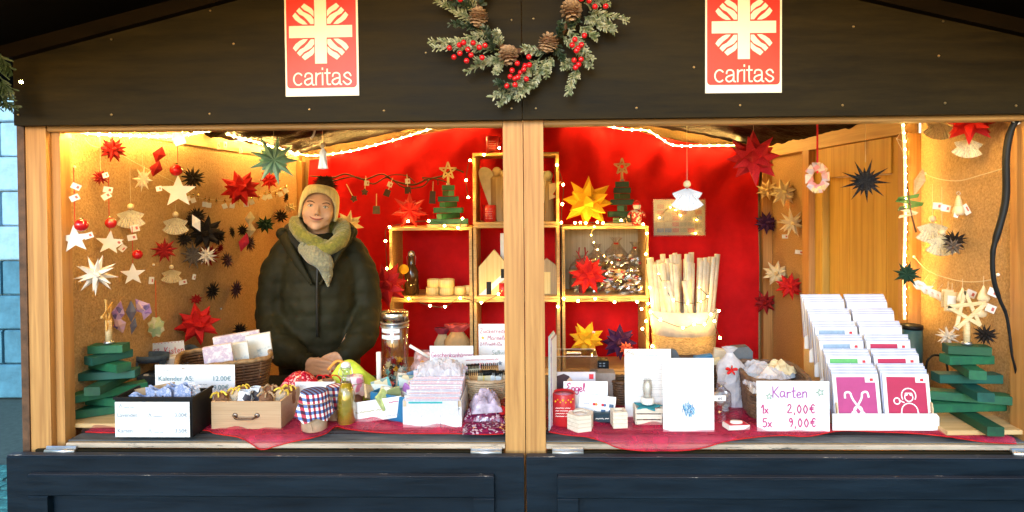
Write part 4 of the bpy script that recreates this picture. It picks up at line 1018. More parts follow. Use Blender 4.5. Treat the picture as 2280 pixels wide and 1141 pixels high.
for s in (-1, 1):
    prof = [(s * 10 / kk, 36 / kk), (s * 20 / kk, 30 / kk), (s * 32 / kk, 60 / kk), (s * 44 / kk, 95 / kk), (s * 46 / kk, 110 / kk), (s * 38 / kk, 120 / kk), (s * 24 / kk, 118 / kk), (s * 14 / kk, 106 / kk), (s * 10 / kk, 80 / kk)]
    prof = [(q[0], q[1]) for q in smooth([Vector((a, b_)) for a, b_ in prof], 3, True)]
    if s > 0: prof = [(a + 70 / kk, b_ - 10 / kk) for a, b_ in prof]
    m = MB(); m.prism(prof, -.022, -.014); part(e, 'wing', m, M('white_washed_wood', (.68, .63, .5), rough=.6, var=.08))
# house crate
p, hh_, kk = on(1100, 556, zm + .016, YF + .05); YW = wood('yellow_wood', (.78, .60, .26), (.66, .46, .16), 'z', knots=False)
e = thing('wooden_house', 'yellow wooden house with pointed gable and black windows in the middle crate', 'figurine', p)
w = 34 / kk; m = MB(); m.prism([(-w, 0), (w, 0), (w, hh_ * .62), (0, hh_), (-w, hh_ * .62)], -.02, .02); part(e, 'wall', m, YW)
m = MB(); m.prism([(-w, .003), (-w * .5, .003), (w, hh_ * .45), (w, hh_ * .6)], -.0215, -.0203); part(e, 'painted_snow', m, WHITE)
for a, b_, c, d in ((-.5, .02, .32, .28), (.45, .38, .35, .2)): m = MB(); m.box(w * a, w * (a + c), -.0235, -.0217, hh_ * b_, hh_ * (b_ + d)); part(e, 'window', m, BLACK)
p, hh_, kk = on(1116, 520, zm + .016, YF + .14); e = thing('wooden_house', 'narrow white wooden tower behind the yellow house', 'figurine', p + Vector((.03, 0, 0))); part(e, 'wall', bx(-.035, .045, -.015, .015, 0, hh_), WHITE)
m = MB(); m.box(.01, .035, -.018, -.0155, hh_ * .3, hh_ * .45); part(e, 'window', m, BLACK)
p, hh_, kk = on(1225, 575, zm + .016, YF + .07); e = thing('wooden_house', 'grey gabled wooden house just right of the centre post', 'figurine', p + Vector((-.01, 0, 0))); m = MB(); m.prism([(-.05, 0), (.045, 0), (.045, hh_ * .8), (-.01, hh_), (-.05, hh_ * .85)], -.015, .015); part(e, 'wall', m, OLDW)
m = MB(); m.box(-.045, .01, -.018, -.0155, hh_ * .02, hh_ * .62); part(e, 'painted_panel', m, YW)
p, hh_, kk = on(1118, 640, zm + .016, YF + .02); e = thing('candle_jar', 'small red candle beside the yellow house, half behind the post', 'candle', onY(1120, 660, YF + .02) * 1.0); e.location.z = zm + .016
m = MB(); m.lathe([(9 / kk, 0), (9 / kk, .07), (.001, .07)], 14); part(e, 'jar', m, REDT)
p, hh_, kk = on(1222, 400, zm2 + .3, YF + .1); e = thing('wooden_angel', 'wooden angel fragment with round head right of the centre post', 'figurine', Vector((p.x, p.y, zm2 + .016)))
m = MB(); m.lathe([(.035, 0), (.022, .2), (.018, .23)], 10); part(e, 'body', m, OLDW); m = MB(); m.ball((-.005, 0, .26), .028, 12, 8); part(e, 'head', m, M('pale_green_bead', (.55, .55, .42), rough=.5))
m = MB(); m.prism([(.0, .21), (.07, .225), (.02, .15), (.05, .14), (0, .12)], -.028, -.02); part(e, 'wing', m, BEADW)
# left crate: bottle, wooden rounds
p, hh_, kk = on(916, 562, zm + .016, YF + .08); e = thing('swing_top_bottle', 'dark bottle with metal swing top in the left crate', 'bottle', p)
m = MB(); m.lathe([(.5 * 32 / kk, 0), (.5 * 32 / kk, 50 / kk), (8 / kk, 66 / kk), (7 / kk, 84 / kk), (8 / kk, 88 / kk)], 16); part(e, 'glass', m, M('dark_brown_glass', (.05, .025, .012), rough=.08, var=0, coat=.5))
m = MB(); m.ball((0, 0, 90 / kk), 8 / kk, 8, 6); m.tube([(-9 / kk, -.005, 66 / kk), (-10 / kk, -.006, 84 / kk), (0, -.006, 97 / kk), (10 / kk, -.006, 84 / kk), (9 / kk, -.005, 66 / kk)], .0015, 4); part(e, 'stopper', m, STEEL)
m = MB(); m.lathe([(11 / kk, -.001), (11 / kk, .001)], 14, mat=Matrix.Translation((-14 / kk, -16 / kk, 58 / kk)) @ Matrix.Rotation(pi / 2, 4, 'X')); part(e, 'slice', m, YELP, 'round golden tag on the neck')
for i, (px, b_, lev, w, lab) in enumerate([(963, 0, 0, 30, 'bottom left wooden round of the stack in the left crate'), (994, 0, 0, 33, 'bottom centre wooden round in the left crate'), (1024, 0, 0, 26, 'bottom right wooden round, seen from above'), (966, 1, 1, 30, 'upper left wooden round of the stack'), (994, 1, 1, 36, 'upper centre wooden round, largest of the stack'), (1040, 0, 0, 22, 'small wooden round at the right end of the row')]):
    p, _, kk = on(px, 600, zm + .016, YF + .07 + .03 * (i == 5)); r_ = w / 2 / kk; hr = 17 / kk; e = thing('wooden_round', lab, 'tealight holder', p + Vector((0, 0, lev * (hr + .0005))), group='wooden tealight rounds')
    m = MB(); m.lathe([(r_, 0), (r_, hr * .94), (r_ * .95, hr), (r_ * .7, hr), (r_ * .68, hr * .7), (.0001, hr * .7)], 16); part(e, 'disc', m, YW)
# lower left crate: gift sacks
for px, w, top, ctop, mt, lab in [(1018, 62, 722, (.5, .06, .05), 'brown', 'brown paper gift sack tied with orange red tulle'), (985, 40, 730, (.25, .02, .04), 'beige', 'beige gift sack with dark red tulle top')]:
    p, hh_, kk = on(px, top, Z0 + .016, YF + .07 + (.05 if mt == 'beige' else 0)); hs = hh_; w = w / kk / 2
    e = thing('gift_sack', lab, 'gift sack', p, group='gift sacks in the lower crate')
    m = MB(); m.lathe([(w * .8, 0), (w, hs * .2), (w * .95, hs * .6), (w * .45, hs * .82)], 14, sy=.6, wob=.05); part(e, 'sack', m, M(mt + '_paper', (.42, .27, .12) if mt == 'brown' else (.45, .36, .22), rough=.7, bump=.5, scale=14, bscale=20))
    m = MB(); m.lathe([(w * .45, hs * .82), (w * .8, hs * .94), (w * .9, hs)], 14, sy=.5, wob=.14, smooth=False); part(e, 'tulle_top', m, M('tulle_' + mt, ctop, rough=.7, var=.3))
# right crate: cookie bags with red star in front
FILM = glassy('cellophane', (.96, .96, .96), .32, .12)
COOK = blotch('cookie_mix', [(.45, .25, .09), (.6, .4, .18), (.68, .6, .45), (.3, .14, .05), (.5, .04, .03)], 38)
def filmbag(px, py, w, h, zb, y, label, content, group=None, seed=0, film=None, base=None):
    if base is None:
        p, hh_, kk = on(px, py, zb, y)
    else: p = base; kk = ppm(p)
    w, h = w / kk, h / kk; r = random.Random(seed)
    e = thing('cellophane_bag', label, 'gift bag', p, group=group)
    for i in range(7):
        m = MB(); rr = w * r.uniform(.15, .24); m.lathe([(rr * .9, -rr * .25), (rr, 0), (rr * .8, rr * .25), (.0001, rr * .28)], 10, c=(r.uniform(-.28, .28) * w, r.uniform(-.15, .15) * w, h * (.12 + .09 * i)), mat=None)
        part(e, 'cookie', m, content)
    def f(u, v):
        a = 2 * pi * u; z = h * v; k = (1 - .12 * (1 - v)) if v < .7 else max(.16, 1 - (v - .7) * 4.2) if v < .9 else .16 + (v - .9) * 4
        k *= 1 + .22 * noise.noise((cos(a) * 2.4, sin(a) * 2.4, z * 40 + seed))
        return (cos(a) * w / 2 * k, sin(a) * w / 2.6 * k, z)
    m = MB(); m.grid(f, 18, 12, False); part(e, 'film', m, film or FILM)
    m = MB(); m.lathe([(w * .1, -h * .015), (w * .1, h * .015)], 8, c=(0, 0, h * .88)); part(e, 'tie', m, r.choice([RED1, GOLD, WHITE]))
    return e
for i, (px, w, h, y, zb, lab) in enumerate([(1352, 52, 82, .09, 0, 'cellophane cookie bag next to the red star in the right crate'), (1394, 56, 78, .07, 0, 'cellophane cookie bag at the right front of the crate'), (1414, 44, 110, .16, 0, 'tall cellophane bag in the back right of the crate'), (1372, 54, 120, .17, 0, 'tall cellophane bag in the back of the crate'), (1328, 46, 105, .18, 0, 'cellophane bag behind the red star'), (1288, 44, 80, .17, 0, 'cellophane bag in the back left corner of the crate'), (1420, 34, 60, .04, 0, 'small cellophane bag against the right crate side')]):
    filmbag(px, 600, w, h, zm + .0165, YF + y, lab, COOK, 'cookie bags in the right crate', seed=i)
p, hh_, kk = on(1310, 575, zm + .016, YF + .05); star3(1310, 614, 92, 'spiky', RED1, 'red paper star in front of the cookie bags', where=onY(1310, 612, YF + .05), seed=73)
p, hh_, kk = on(1296, 545, zm + .016, YF + .12); e = thing('reindeer', 'dark red felt reindeer head sticking up behind the red star', 'figurine', p)
m = MB(); m.lathe([(.02, 0), (.016, .13), (.022, .17), (.001, .2)], 10); part(e, 'body', m, M('red_felt', (.3, .03, .03), rough=.95))
for s in (-1, 1): m = MB(); m.tube([(s * .008, 0, .19), (s * .02, 0, .22), (s * .016, 0, .26)], .004, 5); m.tube([(s * .02, 0, .22), (s * .034, 0, .24)], .003, 5); part(e, 'antler', m, MATS['red_felt'])
# on top of right crate
p = onY(1308, 450, YF + .09); e = star3(1308, 448, 120, 'fat', YELP, 'big yellow star resting on the right crate', where=p, seed=74)
p, hh_, kk = on(1417, 440, zt1, YF + .05); e = thing('nutcracker', 'small red figure with white head beside the block tree on the right crate', 'figurine', p)
m = MB(); m.lathe([(9 / kk, 0), (11 / kk, 8 / kk), (12 / kk, 26 / kk), (9 / kk, 36 / kk)], 12); part(e, 'body', m, blotch('red_white_knit', [(.5, .02, .02), (.45, .02, .02), (.7, .6, .5)], 90))
m = MB(); m.ball((1 / kk, 0, 43 / kk), 9 / kk, 12, 8); part(e, 'head', m, WHITE); m = MB(); m.lathe([(9.5 / kk, 46 / kk), (6 / kk, 54 / kk), (.5 / kk, 57 / kk)], 12); part(e, 'hat', m, RED1)
for s in (-1, 1): m = MB(); m.tube([(s * 10 / kk, 0, 32 / kk), (s * 17 / kk, -.004, 26 / kk), (s * 18 / kk, -.004, 18 / kk)], 3 / kk, 6); part(e, 'arm', m, MATS['red_white_knit'])
p = onY(1393, 470, YF + .04); e = thing('ribbon_bow', 'small pale ribbon loops left of the red figure', 'ribbon', p); e.location.z = zt1
m = MB(); m.tube([(0, 0, 0), (-.012, 0, .03), (.0, 0, .045), (.008, 0, .02), (0, 0, 0)], .0025, 5); part(e, 'loop', m, CREAM)
# lower right crate: stars
star3(1306, 757, 84, 'fat', YELP, 'small yellow star in the lower right crate', where=onY(1306, 757, YF + .06), seed=75, tag=(1318, 742))
star3(1380, 762, 84, 'fat', PURP, 'purple star in the lower right crate', where=onY(1380, 762, YF + .08), seed=76)
star3(1394, 776, 34, 'spiky', M('orange_red_paper', (.7, .12, .05), rough=.6), 'tiny orange star with white centre in front of the purple one', where=onY(1394, 776, YF - .02), seed=77)
# year planner in clear sleeve on the red cloth
p = onY(1513, 524, 1.88); kk = ppm(p); w, h = 112 / kk, 78 / kk; e = thing('year_planner', 'beige printed year planner in a clear sleeve on the red cloth', 'poster', p)
m = MB(); m.box(-w / 2, w / 2, 0, .002, 0, h); part(e, 'sheet', m, M('planner_paper', (.52, .40, .22), rough=.6, var=.08))
cc = [(.55, .2, .12), (.4, .36, .2), (.25, .27, .3), (.6, .5, .28)]
for i in range(6):
    for j in range(5):
        c = rnd.choice(cc); m = MB(); x = -w * .44 + i * w * .15; z = h * .08 + j * h * .17; m.box(x, x + w * .13, -.0015, -.0005, z, z + h * .12); part(e, 'month_field', m, M('planner_%d' % int(c[0] * 100), c, rough=.6))
m = MB(); m.box(-w / 2 - .006, w / 2 + .006, -.004, -.003, -.006, h + .006); part(e, 'sleeve', m, glassy('clear_sleeve', (.97, .97, .97), .25, .1))
# birch stick basket
BIR = blotch('white_birch_bark', [(.72, .64, .48), (.78, .70, .55), (.70, .61, .44), (.6, .5, .34)], 14, kind='noise')
p = onY(1526, 700, 1.56); kk = ppm(p); tz = za(752, 1.5, 1526); tz2 = za(697, 1.5, 1526)
e = thing('birch_basket', 'white basket full of pale birch sticks lit by fairy lights', 'basket', (p.x, 1.60, Z0))
cx = p.x; R_ = 74 / kk
m = MB(); m.lathe([(R_ * .86, .0), (R_ * .98, tz - Z0), (R_ * .93, tz - Z0)], 30, sy=.62); part(e, 'woven_base', m, M('woven_straw', (.45, .31, .14), rough=.8, scale=60, var=.3, bump=.8, bscale=120, stretch=(1, 1, 3)))
m = MB(); m.lathe([(R_ * .95, tz - Z0 + .001), (R_ * 1.05, tz2 - Z0), (R_ * 1.0, tz2 - Z0), (R_ * .95, tz2 - Z0 - .02)], 30, sy=.62, wob=.02); part(e, 'white_band', m, M('white_felt_band', (.74, .66, .52), rough=.9, bump=.4, scale=10, bscale=40))
for i in range(32):
    x = -1 + 2 * i / 31; y = rnd.uniform(-.45, .45) * sqrt(max(0, 1 - x * x)) + .05; top = za(rnd.uniform(566, 590), 1.55, 1526) - Z0; r_ = rnd.uniform(.018, .027)
    x0 = x * R_ * .8; x1 = x * R_ * 1.02 + rnd.uniform(-.01, .01)
    m = MB(); m.tube([(x0, y * R_, tz - Z0 - .04), ((x0 + x1) / 2 + rnd.uniform(-.004, .004), y * R_, (tz + top + Z0 - 2 * Z0) / 2 + .0), (x1, y * R_ * 1.05, top)], [r_ * .95, r_, r_], 8, flat=.5); part(e, 'stick', m, BIR)
for a, b_, c, d in [(-.055, .10, -.01, -.06), (.03, .1, -.02, -.08), (-.08, .16, -.05, .0)]:
    m = MB(); m.tube([(a, -R_ * .4, tz2 - Z0 - .06), (a - .05, -R_ * .55, tz2 - Z0 + .17)], .014, 9); part(e, 'stick', m, BIR)
# vine garland with cookie cutters across the cloth
def clp(px, py, y=1.80): return onY(px, py, y)
VINE = M('vine_twig', (.10, .045, .02), rough=.8)
e = thing('vine_garland', 'twisted brown vine stretched over the red cloth behind the hat', 'garland', clp(690, 392))
for path, r_ in [([(690, 392), (740, 396), (770, 388), (810, 400), (850, 388), (880, 404), (920, 412), (950, 400), (985, 392), (1010, 378), (1032, 384)], .005), ([(740, 404), (790, 394), (830, 410), (862, 396), (900, 418), (940, 416), (962, 398), (1000, 408)], .004), ([(850, 400), (872, 390), (905, 392), (925, 408)], .003), ([(955, 404), (940, 396), (972, 400), (975, 412)], .003)]:
    m = MB(); m.tube(smooth([clp(a, b_, 1.80 + .02 * sin(a)) for a, b_ in path], 5), r_, 6); part(e, 'twig', m, VINE, world=True)
for px, py, w, lab, tg in [(788, 443, 14, 'dark cookie cutter ornament leftmost on the vine', None), (812, 428, 14, 'dark ornament with pale tag second from left on the vine', (820, 404)), (838, 468, 16, 'brown folded ornament hanging lowest from the vine', None), (862, 430, 14, 'dark ornament with tag in the middle of the vine', (862, 413)), (908, 424, 14, 'ornament with tag right of the vine middle', (911, 404)), (963, 440, 14, 'long dark ornament at the right end of the vine', None)]:
    p = clp(px, py, 1.77); kk = ppm(p); e = thing('vine_ornament', lab, 'ornament', p, (0, rnd.uniform(-.5, .5), 0), group='ornaments on the vine')
    hh2 = w * (2.0 if px == 963 else 1.1); m = MB(); m.prism(star5(w * .62 / kk, 0, .6) if px < 830 else [(-w / 2 / kk, -hh2 / 2 / kk), (w / 2 / kk, -hh2 / 2 / kk), (w / 2.2 / kk, hh2 / 2 / kk), (-w / 2.3 / kk, hh2 / 2 / kk)], -.004, .004); part(e, 'shape', m, M('dark_brown_clay', (.06, .028, .015), rough=.6) if px != 838 else GREYP)
    string_part(e, w * .4 / kk, 36 / kk, STARW, .003, 'ribbon')
    if tg: tag_part(e, (tg[0] - px) / kk * .5, 20 / kk, 11 / kk, 11 / kk, -.008, 0)
# ================================================================== FRONT OF THE GABLE: posters, wreath, eaves garland
def poster(cx, x0, x1, yb, cy, label, tilt=0):
    y = -.034; c = onY(cx, cy, y); k = ppm(c); e = thing('sign_poster', label, 'poster', c, (0, tilt, 0), group='red and white gable posters')
    u = 1 / k; W0 = (x0 - cx) * u; W1 = (x1 - cx) * u; zb = -(yb - cy) * u; zt = 92 * u
    REDP = M('poster_red', (.62, .02, .018), rough=.42, var=.03); WP = M('poster_white', (.80, .76, .68), rough=.42, var=.02)
    m = MB(); m.box(W0, W1, 0, .0015, zb, zt); part(e, 'sheet', m, WP)
    a, b_, c0, d = W0 + 4 * u, W1 - 4.5 * u, zb + 18 * u, zt - 4 * u; r = 8 * u
    pl = []
    for (qx, qz, a0) in ((b_ - r, c0 + r, -90), (b_ - r, d - r, 0), (a + r, d - r, 90), (a + r, c0 + r, 180)):
        for i in range(5): t = radians(a0 + i * 22.5); pl.append((qx + cos(t) * r, qz + sin(t) * r))
    m = MB(); m.add([(p_[0], -.0006, p_[1]) for p_ in pl], [tuple(range(len(pl)))]); part(e, 'red_field', m, REDP)
    m = MB(); arm = 71 * u; hw = 13.4 * u
    m.add([(q[0], -.0012, q[1]) for q in [(-hw, -arm), (hw, -arm), (hw, -hw), (arm, -hw), (arm, hw), (hw, hw), (hw, arm), (-hw, arm), (-hw, hw), (-arm, hw), (-arm, -hw), (-hw, -hw)]], [(0, 1, 2, 11), (11, 2, 5, 8), (8, 5, 6, 7), (2, 3, 4, 5), (8, 9, 10, 11)]); part(e, 'cross', m, WP)
    S = [[(340, 35), (308, 68), (340, 100), (380, 120), (410, 145), (432, 168), (432, 110), (415, 85), (380, 62)],
         [(292, 75), (262, 108), (290, 140), (330, 160), (365, 195), (400, 238), (432, 238), (432, 190), (405, 155), (370, 135), (330, 115)],
         [(250, 122), (222, 155), (250, 195), (290, 225), (325, 240), (372, 240), (340, 205), (300, 175)]]
    for sx in (1, -1):
        for sz in (1, -1):
            for pl in S:
                m = MB(); m.add([((px - 498) / 4.39 * u * sx, -.0012, -(py - 312) / 4.39 * u * sz) for px, py in pl], [tuple(range(len(pl)))]); part(e, 'flame_stripe', m, WP)
    LT = {'c': (.98, [[(.45 + .42 * cos(radians(a)), .5 + .5 * sin(radians(a))) for a in range(42, 330, 18)]]),
          'a': (1.02, [[(.10, .70), (.18, .93), (.45, 1), (.70, .90), (.75, .66), (.75, .18), (.80, .03), (.92, .0)], [(.75, .58), (.42, .52), (.12, .38), (.08, .16), (.32, 0), (.62, .12), (.75, .36)]]),
          'r': (.60, [[(.10, 1), (.10, 0)], [(.10, .58), (.22, .88), (.52, .98)]]), 'i': (.32, [[(.10, 1), (.10, 0)], [(.10, 1.30), (.10, 1.42)]]),
          't': (.62, [[(.22, 1.32), (.22, .18), (.30, .02), (.50, .02)], [(.0, .98), (.48, .98)]]),
          's': (.9, [[(.76, .74), (.62, .95), (.38, 1), (.14, .80), (.32, .57), (.60, .44), (.78, .25), (.62, .04), (.36, 0), (.06, .26)]])}
    tot = sum(LT[ch][0] for ch in 'caritas') - .14; k_ = 129 * u / tot; xh = 26 * u; x = (W0 + W1) / 2 - 129 * u / 2 + .5 * u; m = MB()
    for ch in 'caritas':
        for st in LT[ch][1]: ribbon(m, smooth([(x + a_ * k_, zb + 25 * u + b2 * xh) for a_, b2 in st], 4), 3.3 * u, -.0014)
        x += LT[ch][0] * k_
    part(e, 'lettering', m, WP)
    return e
poster(714, 633, 798, 214, 71, 'red poster with white flame cross, left of the wreath', radians(-.2))
poster(1656, 1571, 1740, 207, 61, 'red poster with white flame cross, right of the wreath', radians(.3))
# wreath
WC = onY(1167, 12, -.06); kw = ppm(WC)
wr_ = thing('wreath', 'frosted fir wreath with pine cones and red berries on the gable', 'wreath', WC)
def wp(px, py, y=0): return Vector(((px - 1167) / kw, y, -(py - 12) / kw))
Rr = 104 / kw
for j in range(3):
    m = MB(); m.tube([(cos(a) * (Rr + .004 * sin(a * 7 + j * 2)), .006 * cos(a * 6 + j * 2), sin(a) * (Rr + .004 * cos(a * 7 + j * 2))) for a in [2 * pi * i / 60 for i in range(60)]], .006, 6, closed=True); part(wr_, 'twig_ring', m, VINE)
FIR = blotch('frosted_needles', [(.04, .08, .03), (.14, .19, .08), (.42, .44, .30), (.62, .62, .5)], 60, kind='noise')
FIR2 = blotch('dark_needles', [(.015, .035, .018), (.03, .06, .03), (.12, .15, .10)], 50, kind='noise')
def spray(m, a, b_, L, seed, n=46, w=.0016, droop=.0):
    """one fir spray: a stem from a to b with needles standing off all round"""
    r = random.Random(seed); a, b_ = Vector(a), Vector(b_); d = (b_ - a); t = d.normalized()
    m.tube([a, a + d * .5 + Vector((0, -.006, 0)), b_], [.0022, .002, .0012], 4)
    for i in range(n):
        f = r.uniform(.05, 1); c = a + d * f + Vector((0, -.006 * sin(pi * f), 0)); ang = r.uniform(0, 2 * pi); side = t.orthogonal().normalized()
        side = Matrix.Rotation(ang, 3, t) @ side; dir_ = (t * r.uniform(.6, 1.3) + side).normalized(); LL = L * r.uniform(.6, 1.1) * (1.1 - .5 * f)
        if dir_.y > .5: dir_.y *= .3
        e_ = c + dir_ * LL; s = dir_.cross(Vector((0, 1, .1))).normalized() * w
        m.add([c - s * .6, c + s * .6, e_ + s, e_ + dir_ * w * 1.5, e_ - s], [(0, 1, 2, 3, 4)])
        s2 = Vector((0, w, 0)); m.add([c - s2 * .6, c + s2 * .6, e_ + s2, e_ - s2], [(0, 1, 2, 3)])
SP = [((1095, 70), (985, 100), 0), ((1090, 100), (960, 95), 0), ((1110, 110), (968, 112), 0), ((1130, 120), (1040, 160), 0), ((1120, 135), (1060, 140), 0), ((1125, 130), (1105, 168), 0), ((1060, 50), (975, 5), 0), ((1070, 20), (1005, 8), 1), ((1070, 60), (1008, 62), 1), ((1065, 20), (1090, -40), 1), ((1060, 30), (1030, -30), 0), ((1100, 115), (1082, 70), 1), ((1112, 108), (1105, 75), 0),
      ((1215, 120), (1165, 115), 0), ((1200, 130), (1150, 200), 0), ((1215, 130), (1190, 190), 0), ((1225, 125), (1215, 175), 0), ((1190, 180), (1150, 225), 0), ((1160, 190), (1110, 235), 0), ((1150, 190), (1095, 220), 0), ((1140, 200), (1105, 190), 1), ((1235, 100), (1260, 150), 1), ((1250, 80), (1300, 130), 0), ((1260, 60), (1315, 145), 0), ((1285, 110), (1310, 155), 0), ((1285, 150), (1262, 215), 0), ((1275, 140), (1250, 160), 0), ((1290, 60), (1325, 90), 0), ((1300, 40), (1345, 75), 0), ((1310, 30), (1388, 62), 0), ((1330, 40), (1365, 78), 0), ((1300, 10), (1350, 20), 0), ((1290, 0), (1330, -50), 1), ((1270, 10), (1250, -60), 1), ((1300, -10), (1360, 0), 0), ((1240, 90), (1248, 65), 1), ((1255, 60), (1285, 50), 1),
      ((1100, -70), (1040, -100), 0), ((1167, -92), (1120, -120), 0), ((1167, -92), (1220, -125), 0), ((1230, -70), (1290, -100), 0), ((1280, -40), (1345, -50), 0), ((1060, -20), (985, -50), 0)]
for i, (a, b_, dk_) in enumerate(SP):
    m = MB(); spray(m, wp(*a), wp(*b_, -.02 - .015 * (i % 3)), .022, i + 11, n=85); part(wr_, 'fir_spray', m, FIR2 if dk_ else FIR)
CONE = M('pine_cone_brown', (.16, .07, .03), rough=.7, scale=90, var=.3); SNOWY = M('frosted_scale', (.50, .38, .25), rough=.8, scale=120, var=.35, col2=(.2, .1, .05))
scm2 = MB(); scm2.add([(-.0055, 0, 0), (.0055, 0, 0), (.0075, .0, .009), (0, -.001, .0125), (-.0075, 0, .009), (0, -.0035, .006)], [(0, 1, 5), (1, 2, 5), (2, 3, 5), (3, 4, 5), (4, 0, 5), (4, 3, 2, 1, 0)]); scme2 = scm2.mesh('cone_scale'); scme2.materials.append(SNOWY)
def cone(px, py, rpx, seed):
    r = random.Random(seed); c = wp(px, py, -.035); R = rpx / kw
    o = bpy.data.objects.new('pine_cone', None); col.objects.link(o); o.parent = wr_; o.location = c; o.rotation_euler = (r.uniform(-.4, .4), 0, r.uniform(-.4, .4))
    m = MB(); m.ball((0, 0, 0), R * .72, 12, 8, sy=1.1); part(o, 'core', m, CONE)
    n = 52
    for i in range(n):
        t = (i + .5) / n; el = (1 - 1.45 * t) * pi / 2; a = i * 2.39996
        d = Vector((cos(a) * cos(el), -sin(el), sin(a) * cos(el)))
        s = bpy.data.objects.new('scale', scme2); col.objects.link(s); s.parent = o
        s.location = d * R * .66; out = (d + Vector((0, -.25, 0))).normalized()
        s.rotation_euler = out.to_track_quat('Z', 'Y').to_euler(); s.scale = (R / .026,) * 3
for i, (a, b_, r_) in enumerate([(1067, 44, 21), (1132, 129, 21), (1220, 102, 21), (1270, 33, 23), (1110, -75, 21), (1225, -76, 21)]): cone(a, b_, r_, i)
BERRY = M('red_berry', (.55, .008, .012), rough=.15, var=.05, coat=.6)
bb = MB(); bb.ball((0, 0, 0), 6.2 / kw, 12, 8); bbm = bb.mesh('berry'); bbm.materials.append(BERRY)
for i, (a, b_) in enumerate([(1004, 113), (1027, 109), (1037, 106), (1056, 103), (1028, 127), (1046, 121), (1014, 133), (1052, 131), (1071, 117), (1082, 109), (1076, 137), (1043, 145), (1010, 4), (1030, 11), (1048, 0), (1152, 149), (1177, 137), (1141, 167), (1158, 169), (1169, 156), (1178, 156), (1136, 177), (1147, 183), (1153, 182), (1171, 183), (1129, 199), (1147, 198), (1277, 99), (1297, 93), (1270, 115), (1291, 111), (1283, 120), (1279, 127), (1275, 144), (1284, 155), (1277, 163), (1290, 142), (1291, 14), (1304, 10), (1308, 16), (1320, 6), (1336, 7), (1321, 29), (1343, 31), (1290, -2), (1312, -5), (1166, 164)]):
    share(wr_, 'berry', bbm, None, wp(a, b_, -.045 - .01 * (i % 3)))
# fir garland with bulbs along the front roof edge; only its end hangs into view at the left
eg = thing('eaves_garland', 'dark fir garland with lit bulbs hanging from the front roof edge', 'garland', (-1.2, -.6, 2.2))
for s in (-1, 1):
    L = []
    for i in range(34):
        t = i / 33; x = s * (1.62 * t + .02); L.append(Vector((x, -.70, 2.52 - .244 * abs(x) - .05 - .03 * abs(sin(t * 12)))))
    m = MB()
    for i in range(33): spray(m, L[i], L[i + 1], .035, i + 300 + s * 50, n=26, w=.0022)
    part(eg, 'fir_strand', m, FIR2, world=True)
    for i in range(2, 33, 3):
        q = L[i] + Vector((0, .03, -.02)); share(eg, 'bulb', EBM, None, q - eg.location, sc_=1.3)
for i, (a, b_, c, d) in enumerate([(-5, 150, 10, 235), (5, 180, 22, 215), (-10, 200, 30, 240), (0, 120, 26, 160), (-5, 160, -5, 240)]):
    m = MB(); spray(m, onY(a, b_, -.12), onY(c, d, -.10), .035, 800 + i, n=60, w=.002); part(eg, 'fir_spray', m, FIR2, world=True)
share(eg, 'bulb', FBM, None, onY(47, 183, -.16) - eg.location, sc_=.7)
# ================================================================== PERSON behind the counter
def fuse(mb, voxel, smooth_n=2, name='body', decim=None):
    """merge overlapping closed volumes into one continuous skin"""
    me = mb.mesh('raw'); o = bpy.data.objects.new('raw', me); col.objects.link(o)
    r = o.modifiers.new('r', 'REMESH'); r.mode = 'VOXEL'; r.voxel_size = voxel; r.use_smooth_shade = True
    if smooth_n: s_ = o.modifiers.new('s', 'SMOOTH'); s_.iterations = smooth_n; s_.factor = .5
    dg = bpy.context.evaluated_depsgraph_get(); out = bpy.data.meshes.new_from_object(o.evaluated_get(dg))
    bpy.data.objects.remove(o); bpy.data.meshes.remove(me); out.name = name
    for p_ in out.polygons: p_.use_smooth = True
    return out
def limb(m, pts, rs, n=14, k=5, flat=1.0):
    sp = smooth([Vector(p) for p in pts], k); N = len(sp); R = []
    for i in range(N):
        t = i / (N - 1) * (len(rs) - 1); a = int(min(t, len(rs) - 2)); f = t - a; f = f * f * (3 - 2 * f); R.append(rs[a] * (1 - f) + rs[a + 1] * f)
    m.tube(sp, R, n, flat=flat); m.ball(sp[0], R[0] * .99, 10, 7); m.ball(sp[-1], R[-1] * .99, 10, 7)
def loft(m, secs, n=24):
    """secs: (x, y, z, rx, ry, power)"""
    vs = []
    for x, y, z, rx, ry in secs:
        for k_ in range(n):
            a = 2 * pi * k_ / n; c, s_ = cos(a), sin(a)
            vs.append((x + rx * (abs(c) ** .85) * (1 if c > 0 else -1), y + ry * (abs(s_) ** .85) * (1 if s_ > 0 else -1), z))
    fs = [(i * n + k_, i * n + (k_ + 1) % n, (i + 1) * n + (k_ + 1) % n, (i + 1) * n + k_) for i in range(len(secs) - 1) for k_ in range(n)]
    fs += [tuple(range(n - 1, -1, -1)), tuple((len(secs) - 1) * n + k_ for k_ in range(n))]
    return m.add(vs, fs, True)
base = onY(708, 560, 1.10)
pe = thing('person', 'smiling person in dark olive winter coat, cream bobble hat and green scarf, hands clasped', 'person', (base.x, 1.10, .12), (0, 0, radians(16)))
ZO = -.12
SKIN = M('skin', (.72, .45, .30), rough=.5, var=.06, scale=30, col2=(.67, .39, .25), spec=.4)
b = b.__class__ if False else None
m = MB()
